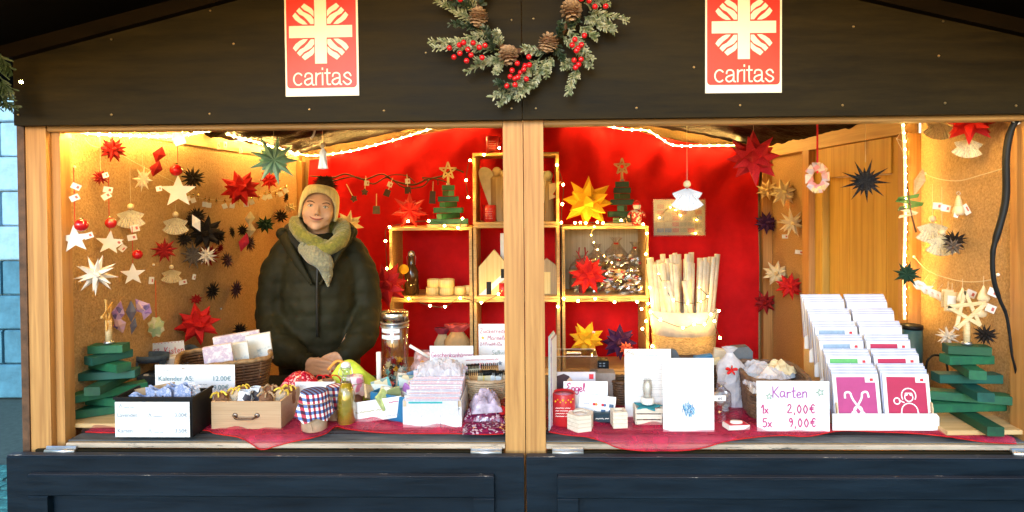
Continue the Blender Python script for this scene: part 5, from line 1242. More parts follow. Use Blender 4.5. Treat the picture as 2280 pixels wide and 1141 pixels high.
# head, built round its own centre then tilted
HM = Matrix.Translation((.006, -.012, 1.668 + ZO)) @ Matrix.Rotation(radians(8), 4, 'Y') @ Matrix.Rotation(radians(-4), 4, 'X')
def hv(x, y, z): return HM @ Vector((x, y, z))
hd = MB()
hd.ball((0, .020, .028), .080, 24, 16, sx=.95, sy=1.12, sz=.98)      # cranium
hd.ball((0, -.010, -.006), .078, 24, 16, sx=.93, sy=.94, sz=1.14)      # face
hd.ball((0, -.030, -.062), .042, 16, 10, sx=1.02, sy=.92, sz=.85)       # jaw
hd.ball((0, -.050, -.083), .020, 12, 8, sx=1.2, sz=.8)      # chin
for s in (-1, 1):
    hd.ball((s * .037, -.050, -.020), .030, 14, 10, sy=.82)      # cheek
    hd.ball((s * .030, -.062, .036), .022, 12, 8, sx=1.2, sy=.42, sz=.5)      # brow
    hd.ball((s * .036, -.026, -.050), .026, 12, 8)
    hd.ball((s * .066, .012, .0), .018, 10, 8, sx=.4, sz=1.4)       # ear
limb(hd, [(0, -.070, .022), (0, -.086, .000), (0, -.096, -.018)], [.0065, .0085, .0105], 10)
for s in (-1, 1): hd.ball((s * .0095, -.083, -.022), .0075, 8, 6)
hd.ball((0, -.073, -.047), .016, 12, 8, sx=1.5, sy=.55, sz=.8)
hd.xf(HM)
m.v += hd.v; o_ = len(m.f); m.f += hd.f; m.sm += hd.sm
limb(m, [(0, .02, 1.60 + ZO), (0, .035, 1.53 + ZO), (0, .03, 1.47 + ZO)], [.053, .052, .06])
# torso, legs
loft(m, [(0, .02, .86 + ZO, .15, .10), (0, .02, .98 + ZO, .16, .11), (0, .02, 1.12 + ZO, .125, .095), (0, .015, 1.3 + ZO, .15, .11), (0, .02, 1.42 + ZO, .16, .10), (0, .025, 1.49 + ZO, .10, .07), (0, .03, 1.52 + ZO, .06, .055)])
for s in (-1, 1):
    limb(m, [(s * .085, .02, .92 + ZO), (s * .095, .01, .55 + ZO), (s * .10, .03, .16 + ZO + .03)], [.085, .06, .045])
    limb(m, [(s * .10, .05, .165 + ZO), (s * .105, -.10, .15 + ZO)], [.04, .032])
def nx(x, k=.84): return .02 + (x - .02) * k
HD = -.030                     # hands hang a little lower
SH = [(nx(-.185), .02, 1.475 + ZO), (nx(.185), .02, 1.475 + ZO)]
EL = [(nx(-.245), .0, 1.15 + ZO), (nx(.255), -.01, 1.16 + ZO)]
WR = [(-.030, -.245, 1.035 + ZO + HD), (.105, -.235, 1.045 + ZO + HD)]
for s in (0, 1):
    limb(m, [SH[s], EL[s]], [.052, .042]); limb(m, [EL[s], WR[s]], [.042, .027])
# hands: viewer's left hand lies over the other; palm, four bent fingers, thumb each
def hand_(m, wrist, pdir, up, side, L=.175, curl=1.0, seed=0):
    wrist, pdir, up, side = Vector(wrist), Vector(pdir).normalized(), Vector(up).normalized(), Vector(side).normalized()
    pal = wrist + pdir * .05
    for k_ in range(4):
        off = side * ((k_ - 1.5) * .0185)
        limb(m, [wrist + off * .55, wrist + pdir * .045 + off * .9, wrist + pdir * .082 + off], [.0155, .0145, .0115], 10, 4)
        q = wrist + pdir * .082 + off; l = [.040, .046, .043, .034][k_]
        a = q + (pdir * .9 + up * .22) * (l * .8); b1 = a + (pdir * .5 - up * 1.0 * curl).normalized() * (l * .62); c = b1 + (-pdir * .25 - up * 1.0 * curl).normalized() * (l * .5)
        limb(m, [q, a, b1, c], [.0095, .0088, .0080, .0068], 9, 4)
    t0 = wrist + pdir * .02 - side * .026; limb(m, [t0, t0 + pdir * .034 - side * .022 - up * .004, t0 + pdir * .068 - side * .022 - up * .012], [.015, .0115, .0085], 10, 4)
hand_(m, (-.035, -.25, 1.03 + ZO + HD), (1, -.12, -.28), (0, -1, .1), (.28, 0, 1), curl=.9)
hand_(m, (.125, -.225, 1.045 + ZO + HD), (-1, -.06, -.30), (0, -1, -.1), (-.30, .0, 1), curl=.8)
body = fuse(m, .0040, 4); part(pe, 'body', body, SKIN)
# face details
EW = M('eye_white', (.62, .56, .5), rough=.2, var=0); IR = M('iris_grey_blue', (.09, .11, .12), rough=.15, var=0, coat=.6); BR = M('brow_hair', (.16, .08, .04), rough=.9); LIP = M('lips', (.55, .20, .15), rough=.4, var=.04)
for s in (-1, 1):
    ec = Vector((s * .0335, -.0735, .013))
    q = MB(); q.ball(ec, .0125, 12, 8, sx=1.15, sy=.5, sz=.42); q.xf(HM); eye = part(pe, 'eye', q, EW)
    q = MB(); q.ball(ec + Vector((s * -.001, -.0040, .0002)), .0050, 10, 8, sy=.5, sz=.95); q.xf(HM); part(eye, 'iris', q, IR)
    q = MB(); q.tube(smooth([ec + Vector((x, -.0035 - .001 + abs(x) * .22, z)) for x, z in [(-.0145, -.001), (-.006, .0060), (.004, .0062), (.0145, .0)]], 4), .0013, 5); q.xf(HM); part(eye, 'lashes', q, BR)
    q = MB(); q.tube(smooth([Vector((s * .0335 + x * s, -.0795 + .5 * max(0, x) , .0285 + z)) for x, z in [(-.017, -.002), (-.006, .004), (.008, .0055), (.019, -.001)]], 4), [.0011 + .0014 * sin(pi * i / 12) for i in range(13)], 5); q.xf(HM); part(pe, 'eyebrow', q, BR)
    q = MB(); q.ball((s * .0062, -.0945, -.0295), .0022, 6, 5); q.xf(HM); part(pe, 'nostril', q, M('nostril_shade', (.12, .04, .03), rough=.8))
def mouth(zoff, bow, r0):
    pts = [Vector((x, -.0835 + 15 * x * x * .95, -.0475 + zoff + 13 * x * x * bow)) for x in [-.031, -.023, -.014, -.005, 0, .005, .014, .023, .031]]
    return smooth(pts, 3), r0
for nm, zo, bow, r0, mt in [('upper_lip', .0022, .75, .0026, LIP), ('lower_lip', -.0028, 1.0, .0032, LIP), ('mouth_line', -.0004, .9, .0012, M('mouth_dark', (.14, .03, .03), rough=.6))]:
    pts, r0 = mouth(zo, bow, r0); N = len(pts); q = MB(); q.tube(pts, [max(.0006, r0 * sin(pi * (i + .5) / N) ** .6) for i in range(N)], 7, flat=1.0)
    if nm == 'mouth_line': q.v = [v + Vector((0, -.0022, 0)) for v in q.v]
    q.xf(HM); part(pe, nm, q, mt)
# red nail on the hand
NAIL = M('red_nail_polish', (.55, .02, .03), rough=.15, var=0, coat=.5)
for x, z in ((.073, 1.013), (.064, .998)):
    q = MB(); q.ball((x, -.302, z + ZO + HD - .008), .0062, 8, 6, sy=.5, sz=.8); part(pe, 'fingernail', q, NAIL)
# coat
COAT = M('olive_coat_fabric', (.024, .023, .009), rough=.7, var=.2, scale=9, bump=.55, bscale=14, sheen=.0, col2=(.013, .013, .005), spec=.25)
c = MB()
loft(c, [(0, .02, .58 + ZO, .235, .18), (0, .02, .80 + ZO, .235, .18), (0, .015, .98 + ZO, .215, .17), (0, .01, 1.12 + ZO, .205, .165), (0, .01, 1.28 + ZO, .215, .165), (0, .015, 1.40 + ZO, .215, .15), (0, .02, 1.475 + ZO, .185, .125), (0, .03, 1.53 + ZO, .115, .10), (0, .035, 1.555 + ZO, .09, .085)])
limb(c, [(-.175, .02, 1.455 + ZO), (-.235, .015, 1.34 + ZO), (-.262, .0, 1.18 + ZO)], [.088, .090, .082])
limb(c, [(.175, .02, 1.455 + ZO), (.238, .01, 1.34 + ZO), (.268, -.005, 1.19 + ZO)], [.088, .090, .082])
limb(c, [(-.262, .0, 1.18 + ZO), (-.19, -.12, 1.085 + ZO), (-.075, -.225, 1.045 + ZO)], [.082, .080, .052])
limb(c, [(.268, -.005, 1.19 + ZO), (.235, -.13, 1.11 + ZO), (.155, -.215, 1.055 + ZO)], [.082, .078, .052])
c.v = [Vector((nx(v.x), v.y, v.z + HD * max(0, min(1, (1.30 + ZO - v.z) / .22)) * (1 if v.y < -.05 else .5))) for v in c.v]
coat = fuse(c, .011, 3, 'coat')
for v in coat.vertices:       # quilting: soft horizontal channels and puckers
    p_ = v.co; nrm = v.normal
    arm = abs(p_.x) > .20 or p_.y < -.17
    ph = (p_.z * 44 if not arm else (p_.z * 40 + p_.y * 26)); q_ = abs(sin(ph)) ** .5
    v.co = p_ + nrm * (.0065 * (q_ - .75) + .007 * noise.noise(p_ * 12) + .004 * noise.noise(p_ * 30))
cobj = part(pe, 'coat', coat, COAT)
q = MB(); q.tube(smooth([(.012, -.145, 1.50 + ZO), (.006, -.17, 1.36 + ZO), (.004, -.174, 1.2 + ZO), (.004, -.17, 1.1 + ZO)], 5), .006, 6); part(cobj, 'zip_placket', q, M('dark_zip', (.012, .012, .01), rough=.4))
q = MB(); limb(q, [(-.07, -.10, 1.50 + ZO), (-.13, -.06, 1.55 + ZO), (-.165, .04, 1.585 + ZO), (-.12, .12, 1.60 + ZO), (0, .15, 1.61 + ZO), (.12, .12, 1.60 + ZO), (.175, .04, 1.575 + ZO), (.14, -.06, 1.54 + ZO), (.09, -.12, 1.49 + ZO)], [.022, .036, .045, .045, .045, .045, .045, .036, .022], 12); q.v = [Vector((nx(v.x, .80), v.y, v.z - .025)) for v in q.v]; part(pe, 'hood', q, M('dark_hood_lining', (.012, .013, .010), rough=.9, bump=.6, scale=15))
for s in (-1, 1):   # lapel edges
    q = MB(); limb(q, [(s * .155, -.02, 1.56 + ZO), (s * .10, -.125, 1.47 + ZO), (s * .02, -.168, 1.34 + ZO)], [.03, .022, .008], 10, flat=.6); part(pe, 'collar_flap', q, COAT)
    q = MB(); q.tube([(WR[s > 0][0] * 1.0 + (-.012 if s < 0 else .012), WR[s > 0][1] + .012, WR[s > 0][2] + .004), (WR[s > 0][0] * 1.0 + (.006 if s < 0 else -.006), WR[s > 0][1] - .004, WR[s > 0][2] - .0)], .040, 14); part(pe, 'cuff', q, COAT)
# scarf: two soft loops and a knotted end
OLIVE = M('olive_wool', (.32, .30, .05), rough=.95, var=.25, scale=60, bump=.9, bscale=90, col2=(.17, .17, .03), sheen=.3)
GREYW = M('grey_melange_wool', (.36, .36, .22), rough=.95, var=.3, scale=70, bump=.9, bscale=90, col2=(.2, .2, .14), sheen=.3)
def scarfpiece(pts, rs, mt, name='scarf', flat=.7, seed=0):
    q = MB(); limb(q, pts, [r_ * 1.1 for r_ in rs], 16, 7, flat)
    q.v = [Vector((nx(v.x, .80), v.y, v.z + .004)) for v in q.v]
    q.v = [v + Vector((.005 * noise.noise(v * 22), .007 * noise.noise(v * 18 + Vector((seed, 3, 1))), .007 * noise.noise(v * 16 + Vector((5, seed, 1))))) for v in q.v]
    return part(pe, name, q, mt)
scarfpiece([(.0, .115, 1.575 + ZO), (-.10, .07, 1.59 + ZO), (-.120, -.02, 1.585 + ZO), (-.085, -.095, 1.555 + ZO), (-.02, -.125, 1.525 + ZO), (.045, -.13, 1.505 + ZO)], [.042, .050, .050, .048, .040, .026], OLIVE, seed=1)
scarfpiece([(.0, .115, 1.565 + ZO), (.10, .075, 1.575 + ZO), (.135, -.01, 1.555 + ZO), (.120, -.09, 1.515 + ZO), (.05, -.135, 1.490 + ZO), (-.03, -.13, 1.505 + ZO)], [.042, .048, .055, .055, .046, .026], OLIVE, seed=2)
scarfpiece([(-.075, -.125, 1.490 + ZO), (-.01, -.165, 1.465 + ZO), (.05, -.175, 1.425 + ZO), (.065, -.175, 1.37 + ZO)], [.026, .046, .044, .012], GREYW, 'scarf_end', seed=3)
scarfpiece([(-.06, -.125, 1.475 + ZO), (.02, -.155, 1.435 + ZO), (.055, -.165, 1.38 + ZO), (.06, -.17, 1.33 + ZO)], [.022, .036, .030, .008], GREYW, 'scarf_end', seed=4)
# hat
HATM = M('cream_knit', (.80, .70, .34), rough=.95, var=.12, scale=70, bump=.6, bscale=60, stretch=(1, 1, .15), sheen=.3)
hm = MB()
pr = [(.0905, -.062), (.0935, -.04), (.0945, -.02), (.0945, .0), (.0925, .03), (.087, .058), (.073, .080), (.050, .092), (.025, .097), (.0001, .098)]
hm.lathe(pr, 60, (0, .016, .018), .93, 1.09)
k_ = [i for i, f_ in enumerate(hm.f) if len(f_) == 60 and min(f_) == 0]
for i in k_: del hm.f[i]; del hm.sm[i]
hm2 = []
for v in hm.v:     # cut higher over the face, ribs all round
    a = atan2(v.y - .016, v.x); fr = max(0, -sin(a)); rib = 1 + .006 * sin(a * 30)
    if fr > .02:
        x_ = .088 * abs(cos(a)); zb_ = max(-.044, -.014 + .092 * sqrt(max(0, 1 - (x_ / .078) ** 2))) if x_ < .078 else -.044
        t_ = (v.z + .044) / .160; v = Vector((v.x, v.y, zb_ + t_ * (.116 - zb_)))
    hm2.append(Vector((v.x * rib, .016 + (v.y - .016) * rib, v.z)))
hm.v = hm2; hm.xf(HM); hat = part(pe, 'hat', hm, HATM)
md = hat.modifiers.new('thick', 'SOLIDIFY'); md.thickness = .009; md.offset = -.2
pm = MB(); r = random.Random(5); pc = Vector((.012, .045, .128))
pm.ball(pc, .041, 12, 9)
for i in range(900):
    d = Vector((r.gauss(0, 1), r.gauss(0, 1), r.gauss(0, 1))).normalized(); s_ = d.orthogonal().normalized() * .0016; e_ = pc + Vector((d.x * 1.15, d.y, d.z * .85)) * r.uniform(.046, .068)
    pm.add([pc + d * .024 - s_, pc + d * .024 + s_, e_], [(0, 1, 2)])
pm.xf(HM); part(hat, 'bobble', pm, M('dark_brown_fur', (.035, .015, .010), rough=.9, var=.2))
# ================================================================== GOODS ON THE COUNTER
PAPER = M('white_paper_sheet', (.80, .81, .83), rough=.6, var=.02); CARD = M('white_cardboard', (.76, .77, .79), rough=.65, var=.04)
KRAFT = M('kraft_paper', (.42, .28, .16), rough=.8, var=.1); KRAFTL = M('light_kraft', (.60, .48, .34), rough=.8, var=.1)
INKP = M('pink_ink', (.45, .02, .16), rough=.6, var=0); INKD = M('dark_pink_ink', (.42, .03, .09), rough=.6, var=0); INKG = M('grey_ink', (.20, .24, .30), rough=.6, var=0)
INKT = M('teal_ink', (.12, .26, .30), rough=.6, var=0); INKV = M('violet_ink', (.36, .08, .34), rough=.6, var=0); INKR = M('red_ink', (.6, .03, .05), rough=.6, var=0)
GSTAR = M('grey_green_ink', (.30, .38, .32), rough=.6, var=0); FILMC = glassy('clear_film', (.97, .97, .98), .35, .1)
BLUEC = M('blue_plastic', (.02, .16, .34), rough=.4, var=.05); BASEW = wood('base_plywood', (.62, .44, .22), (.50, .33, .14), 'x', knots=False)
TU = .003   # the tulle lies between counter and goods
def stand(px0, px1, pt, pb=None, Y=None, zb=ZC):
    pc = (px0 + px1) / 2
    if Y is None: p = onz(pc, pb, zb)
    else: p = onY(pc, 900, Y); p.z = zb
    k = ppm(p); h = onY(pc, pt, p.y).z - zb
    return Vector((p.x, p.y, zb + .0005)), (px1 - px0) / k, h, k
def fsign(name, label, cat, px0, px1, pt, pb=None, Y=None, zb=ZC, tilt=0, lean=.0, rz=None, mat=None, t=.0015, group=None):
    p, w, h, k = stand(px0, px1, pt, pb, Y, zb)
    e = thing(name, label, cat, p, (lean, tilt, face(p) * .35 if rz is None else rz), group=group)
    m = MB(); m.box(-w / 2, w / 2, 0, t, 0, h); part(e, 'card', m, mat or PAPER); return e, w, h, k
def openbox(e, w, d, h, t, mat, name='side', bottom=True, y0=0, flare=0):
    for nm, a in (('front_panel', (-w / 2, w / 2, y0, y0 + t, 0, h)), ('back_panel', (-w / 2, w / 2, y0 + d - t, y0 + d, 0, h)), ('side_panel', (-w / 2, -w / 2 + t, y0 + t + .0004, y0 + d - t - .0004, 0, h)), ('side_panel', (w / 2 - t, w / 2, y0 + t + .0004, y0 + d - t - .0004, 0, h))):
        part(e, nm, (lambda m: m.slab(*a, .001))(MB()), mat)
    if bottom: part(e, 'bottom', (lambda m: m.box(-w / 2 + t, w / 2 - t, y0 + t, y0 + d - t, .001, .004))(MB()), mat)
def basket(e, w, d, h, rows, mat, n=64, r=None, flare=.12, rectk=3.0, rim=None):
    """woven basket: one ring of wicker per row running in and out of the stakes"""
    r = r or h / rows * .55; st = n // 4
    def prof(a, z):
        k = 1 + flare * (z / h - 1); c, s_ = cos(a), sin(a); q = (abs(c) ** rectk + abs(s_) ** rectk) ** (-1 / rectk); return (w / 2 * k * q * c, d / 2 * k * q * s_)
    m = MB()
    for j in range(rows):
        z = r + (h - 2 * r) * j / (rows - 1)
        pts = [(lambda xy, o_: (xy[0] * (1 + o_), xy[1] * (1 + o_), z))(prof(2 * pi * i / n, z), (.012 if (i + j) % 2 else -.012)) for i in range(n)]
        m.tube(pts, r, 5, closed=True)
    o = part(e, 'wicker_weave', m, mat, kind='stuff')
    m = MB()
    for i in range(0, n, 4):
        a = 2 * pi * i / n; m.tube([(*prof(a, 0), 0), (*prof(a, h), h)], r * .8, 5)
    part(e, 'stakes', m, mat, kind='stuff')
    m = MB(); m.tube([(*prof(2 * pi * i / n, h), h + r + .006 * (.5 + .5 * sin(i * 1.6)) * .4) for i in range(n)], r * 1.5, 7, closed=True); part(e, 'rim', m, rim or mat)
    m = MB(); m.add([(*prof(2 * pi * i / n, 0), .003) for i in range(n)], [tuple(range(n))]); part(e, 'base', m, mat)

# ---------- red tulle over the counter edge
TUL = sheer('red_tulle', (.68, .02, .09), .48, .7, 9)
def tulle(label, front, seed):
    e = thing('tulle_cloth', label, 'tulle cloth', (0, 0, ZC)); fr = smooth([Vector(q) for q in front], 9)
    cols = []
    for q in fr:
        c = []
        if q[1] > 974:
            g0 = onY(q[0], q[1], -.016 - .004 * sin(q[0] * .05)); x = g0.x
            c += [Vector((x, g0.y - .002, g0.z)), Vector((x, -.018, (g0.z + ZC) / 2)), Vector((x, -.010, ZC + .004))]; y0 = .012
        else:
            g0 = onz(q[0], q[1], ZC + .0015); x = g0.x; y0 = g0.y
            c += [Vector((x, y0, ZC + .0015)), Vector((x, y0 + .003, ZC + .002)), Vector((x, y0 + .008, ZC + .0025))]
            y0 += .012
        for j in range(16):
            y = y0 + (.36 - y0) * j / 15; c.append(Vector((x + .012 * noise.noise((x * 6, y * 9, seed)), y, ZC + .0022 + .020 * max(0, noise.noise((x * 14, y * 22, seed)) + .1) * min(1, j / 2 + .3) * (1 if y < .22 else .4))))
        cols.append(c)
    n = len(cols[0]); m = MB(); m.add([v for c in cols for v in c], [(i * n + j, (i + 1) * n + j, (i + 1) * n + j + 1, i * n + j + 1) for i in range(len(cols) - 1) for j in range(n - 1)], True)
    part(e, 'cloth', m, TUL, world=True)
    m = MB(); m.tube([c[0] for c in cols], .0016, 4); part(e, 'hem', m, MATS['red_paper'], world=True)
tulle('sheer red tulle on the left counter half, a corner hanging over the edge', [(190, 962), (250, 964), (330, 958), (450, 958), (480, 966), (535, 975), (560, 988), (583, 1001), (612, 994), (650, 984), (690, 976), (725, 966), (748, 950), (775, 956), (850, 964), (930, 966), (1010, 966), (1080, 968), (1122, 966)], 3)
tulle('sheer red tulle on the right counter half, sagging over the edge in the middle', [(1222, 962), (1262, 969), (1310, 974), (1345, 984), (1380, 998), (1440, 1004), (1520, 1003), (1570, 996), (1610, 984), (1660, 976), (1740, 970), (1800, 972), (1870, 960), (1950, 962), (2040, 966), (2120, 974), (2190, 984), (2262, 988)], 7)

# ---------- left block tree on its board
e = thing('base_board', 'pale plywood board under the left block tree', 'board', (onz(215, 948, ZC).x - .0, .06, ZC + .0005)); k = 730
part(e, 'board', (lambda m: m.slab(-.115, .17, .0, .24, 0, .013, .002))(MB()), BASEW)
p = onz(262, 935, ZC + .014); p.y = .16; p.x = onY(243, 800, .16).x; kk = ppm(p)
blocktree(Vector((p.x, p.y, ZC + .0142)), 8, 72 / kk, 168 / kk, (onY(250, 765, .16).z - ZC - .0142) / 8, .048, 'green block tree at the left end of the counter', 52 / kk, [30, -8, 44, 96, 14, -22, 64, 8], 0, seed=5)
p = onY(243, 700, .16); kk = ppm(p); e = thing('wooden_star', 'thin slatted wooden star seen edge on, on top of the left block tree', 'star ornament', Vector((p.x, .155, p.z)), (0, 0, 1.9))
r_ = 36 / kk; P5 = [(cos(pi / 2 + .3 + 2 * pi * j / 5) * r_, sin(pi / 2 + .3 + 2 * pi * j / 5) * r_) for j in range(5)]
for j in range(5):
    a, b_ = P5[j], P5[(j + 2) % 5]; L = sqrt((b_[0] - a[0]) ** 2 + (b_[1] - a[1]) ** 2)
    m = MB(); m.slab(-L / 2, L / 2, -.002, .002, -.004, .004, .0006, Matrix.Translation(((a[0] + b_[0]) / 2, .003 * (j % 2), (a[1] + b_[1]) / 2)) @ Matrix.Rotation(-atan2(b_[1] - a[1], b_[0] - a[0]), 4, 'Y')); part(e, 'star_slat', m, M('orange_wood', (.66, .38, .10), rough=.6))

# ---------- black crate with price sheet
p, w, h, kk = stand(256, 430, 891, 975); dpt = .115
e = thing('black_box', 'black plastic crate with white price sheet on its front, leftmost on the counter', 'crate', p)
openbox(e, w, dpt, h, .004, BLACK)
m = MB(); m.slab(-w / 2 - .004, w / 2 + .004, -.004, .004, h + .0005, h + .008, .001); m.slab(-w / 2 - .004, -w / 2 + .002, .0045, dpt, h + .0005, h + .008, .001); m.slab(w / 2 - .002, w / 2 + .004, .0045, dpt, h + .0005, h + .008, .001); part(e, 'rim', m, BLACK)
e = thing('price_sheet', 'white price sheet on the black crate listing lavender and cards', 'price sign', p + Vector((0, -.006, .004))); kk2 = kk
sw, sh = 168 / kk, 78 / kk; m = MB(); m.box(-sw / 2, sw / 2, -.001, .0008, 0, sh); part(e, 'sheet', m, PAPER)
text(e, 'Lavendel:', -sw * .47, sh * .58, sh * .16, INKG, align='LEFT'); text(e, '3,00€', sw * .30, sh * .58, sh * .16, INKG, align='LEFT')
text(e, 'Karten:', -sw * .47, sh * .13, sh * .16, INKG, align='LEFT'); text(e, '3,50€', sw * .30, sh * .13, sh * .16, INKG, align='LEFT')
for x, z in ((-.44, .84), (-.05, .58), (-.05, .13)):
    scribble(e, sw * (x + .07), sw * (x + .20), sh * z, sh * .05, INKG, seed=int(z * 90)); m = MB(); ribbon(m, [(sw * x, sh * z), (sw * (x + .02), sh * (z + .1))], .0012, -.0022); ribbon(m, [(sw * (x + .04), sh * z), (sw * (x + .02), sh * (z + .1))], .0012, -.0022); part(e, 'emblem', m, INKG)
# contents
e = thing('envelope', 'open brown kraft envelope standing in the black crate', 'envelope', p + Vector((-.045, .085, .012)), (0, radians(-3), 0)); m = MB(); m.prism([(-.068, 0), (.058, 0), (.060, .100), (.066, .125), (-.063, .108)], -.001, .001); part(e, 'sheet', m, KRAFT)
m = MB(); m.add([(-.066, -.001, .108), (-.066, -.001, .03), (-.048, -.018, .06)], [(0, 1, 2)]); m.add([(.066, -.001, .12), (.040, -.020, .055), (.02, -.002, .04)], [(0, 1, 2)]); part(e, 'flap', m, KRAFTL)
LAV = blotch('lavender_print', [(.28, .30, .55), (.50, .52, .68), (.14, .22, .45), (.60, .60, .68), (.30, .20, .42)], 42, kind='noise')
for i, (x, y, w_, h_, rz, lab) in enumerate([(-.052, .035, .075, .115, .1, 'blue flowered lavender sachet leftmost in the black crate'), (-.008, .05, .080, .13, -.05, 'lavender sachet with vertical clip in the middle of the black crate'), (.05, .06, .080, .137, -.15, 'rightmost lavender sachet, wrapped in clear film')]):
    e = thing('lavender_sachet', lab, 'sachet', p + Vector((x, y, .004)), (.1, .0, rz), group='lavender sachets in the black crate')
    def fs(u, v, w_=w_, h_=h_, i=i): return ((u - .5) * w_, -.010 * sin(pi * u) * sin(pi * v) + .004 * noise.noise((u * 6, v * 6, i)), v * h_ + .006 * sin(u * 9 + i))
    m = MB(); m.grid(fs, 12, 12); m.grid(lambda u, v: (lambda q: (q[0], .014 - q[1], q[2]))(fs(u, v)), 12, 12); part(e, 'bag', m, LAV)
    if i == 1: m = MB(); m.box(.022, .025, -.016, -.013, .02, .115); part(e, 'clip', m, BLACK)
e = thing('film_wrap', 'crumpled clear film sticking up at the right of the black crate', 'film', p + Vector((.075, .05, .09)), (0, .4, 0)); m = MB(); m.grid(lambda u, v: ((u - .5) * .04 + .006 * sin(v * 20), .01 * noise.noise((u * 9, v * 9, 1)), v * .06 + .01 * noise.noise((u * 14, v * 9, 5))), 8, 8, False); part(e, 'film', m, M('whitish_film', (.7, .7, .78), rough=.25, alpha=.55, var=.1))

# ---------- large price sheet behind, in front of the dark wicker basket
e, w, h, kk = fsign('price_sheet', 'large white price sheet for calendars leaning against the dark wicker basket', 'price sign', 345, 525, 813, Y=.21, rz=0, lean=.0)
text(e, 'Kalender A5:', -w * .46, h * .66, h * .145, INKT, align='LEFT'); text(e, '12.00€', w * .46, h * .66, h * .145, INKT, align='RIGHT')
text(e, 'Kalender A6:', -w * .46, h * .47, h * .145, INKT, align='LEFT'); text(e, '9.00€', w * .43, h * .47, h * .145, INKT, align='RIGHT')
scribble(e, -w * .40, -w * .3, h * .88, h * .03, INKG); scribble(e, w * .06, w * .16, h * .57, h * .03, INKG)
WICK = M('dark_wicker', (.13, .065, .028), rough=.55, var=.35, scale=40, col2=(.05, .022, .01))
WICL = M('basket_rim_wicker', (.30, .18, .08), rough=.6, var=.3, scale=60)
pb = onY(480, 850, .36); p = Vector((onY(495, 850, .36).x, .38, ZC + .0005)); kk = ppm(p); hb = onY(560, 790, .38).z - ZC
e = thing('wicker_basket', 'long dark brown wicker basket holding patterned boxes, beside the coat', 'basket', p, (0, 0, radians(28)))
basket(e, .30, .26, hb * .93, 13, WICK, n=84, flare=.14, rim=WICL, rectk=5)
for i, (px0, px1, pt, Yb, cs, lab) in enumerate([(462, 520, 768, .30, 'pk', 'pink marbled box leftmost in the dark wicker basket'), (500, 556, 764, .36, 'bl', 'pale box with blue floral print in the dark wicker basket'), (556, 606, 743, .44, 'bl', 'rearmost pale blue printed box in the dark basket'), (486, 580, 742, .46, 'pk', 'long pink marbled box at the back of the dark basket')]):
    q = onY((px0 + px1) / 2, pt, Yb); kk = ppm(q); w = (px1 - px0) / kk; hh2 = .10
    mt = blotch('pink_marbled_card', [(.62, .45, .50), (.70, .66, .66), (.45, .35, .48), (.72, .62, .60)], 40, kind='noise') if cs == 'pk' else blotch('blue_floral_card', [(.08, .20, .32), (.64, .66, .64), (.70, .71, .68), (.66, .68, .66)], 32, kind='noise')
    e = thing('gift_box', lab, 'gift box', Vector((q.x, q.y, q.z - hh2)), (0, radians(-6), radians(20)), group='patterned boxes in the dark basket')
    m = MB(); m.slab(-w / 2, w / 2, -.012, .012, 0, hh2, .003); part(e, 'box', m, mt); m = MB(); m.box(-w / 2 + .002, w / 2 - .002, -.0125, -.0121, 0, hh2 * .98); part(e, 'front_label', m, mt)
# boxes left of the basket and the handwritten sign
e, w, h, kk = fsign('handwritten_sign', 'tilted handwritten sign Herz Kisten above the blue felt basket', 'price sign', 323, 415, 763, Y=.50, zb=onY(370, 797, .50).z, tilt=radians(-5), rz=0)
hand(e, 'Herz', -w * .44, h * .38, h * .42, INKD, slope=.0); hand(e, 'Kisten', w * .02, h * .25, h * .42, INKR)
for i in range(12): m = MB(); x = -w * .46 + i * w * .083; m.box(x, x + .003, -.0024, -.0018, h * .93, h * .97); part(e, 'dot', m, INKD)
q = onY(330, 838, .42); kk = ppm(q); e = thing('felt_basket', 'blue grey felt basket with cut out handle behind the black crate', 'basket', (q.x, .44, ZC + .0005)); FELT = M('blue_felt', (.055, .09, .14), rough=.95, var=.2, bump=.4, bscale=80)
w = 76 / kk; h = onY(330, 792, .42).z - ZC
m = MB(); m.lathe([(w * .44, 0), (w * .5, h * .45), (w * .5, h * .46)], 26, sy=.7); part(e, 'wall', m, FELT)
m = MB(); m.lathe([(w * .5, h * .82), (w * .51, h), (w * .47, h), (w * .46, h * .82)], 26, sy=.7); part(e, 'upper_band', m, FELT)
for a in (pi * 1.30, pi * 1.85, pi * .25, pi * .75): m = MB(); m.box(-.012, .012, -.003, .003, h * .44, h * .84, Matrix.Translation((cos(a) * w * .485, sin(a) * w * .485 * .7, 0)) @ Matrix.Rotation(a + pi / 2, 4, 'Z')); part(e, 'strap', m, FELT)
e = thing('figurine', 'small white figure showing through the blue felt basket', 'figurine', (q.x + .008, .41, ZC + h * .25)); m = MB(); m.prism([(-.018, 0), (.022, 0), (.022, .018), (.004, .014), (-.002, .034), (-.016, .034)], -.004, .004); part(e, 'body', m, WHITE)
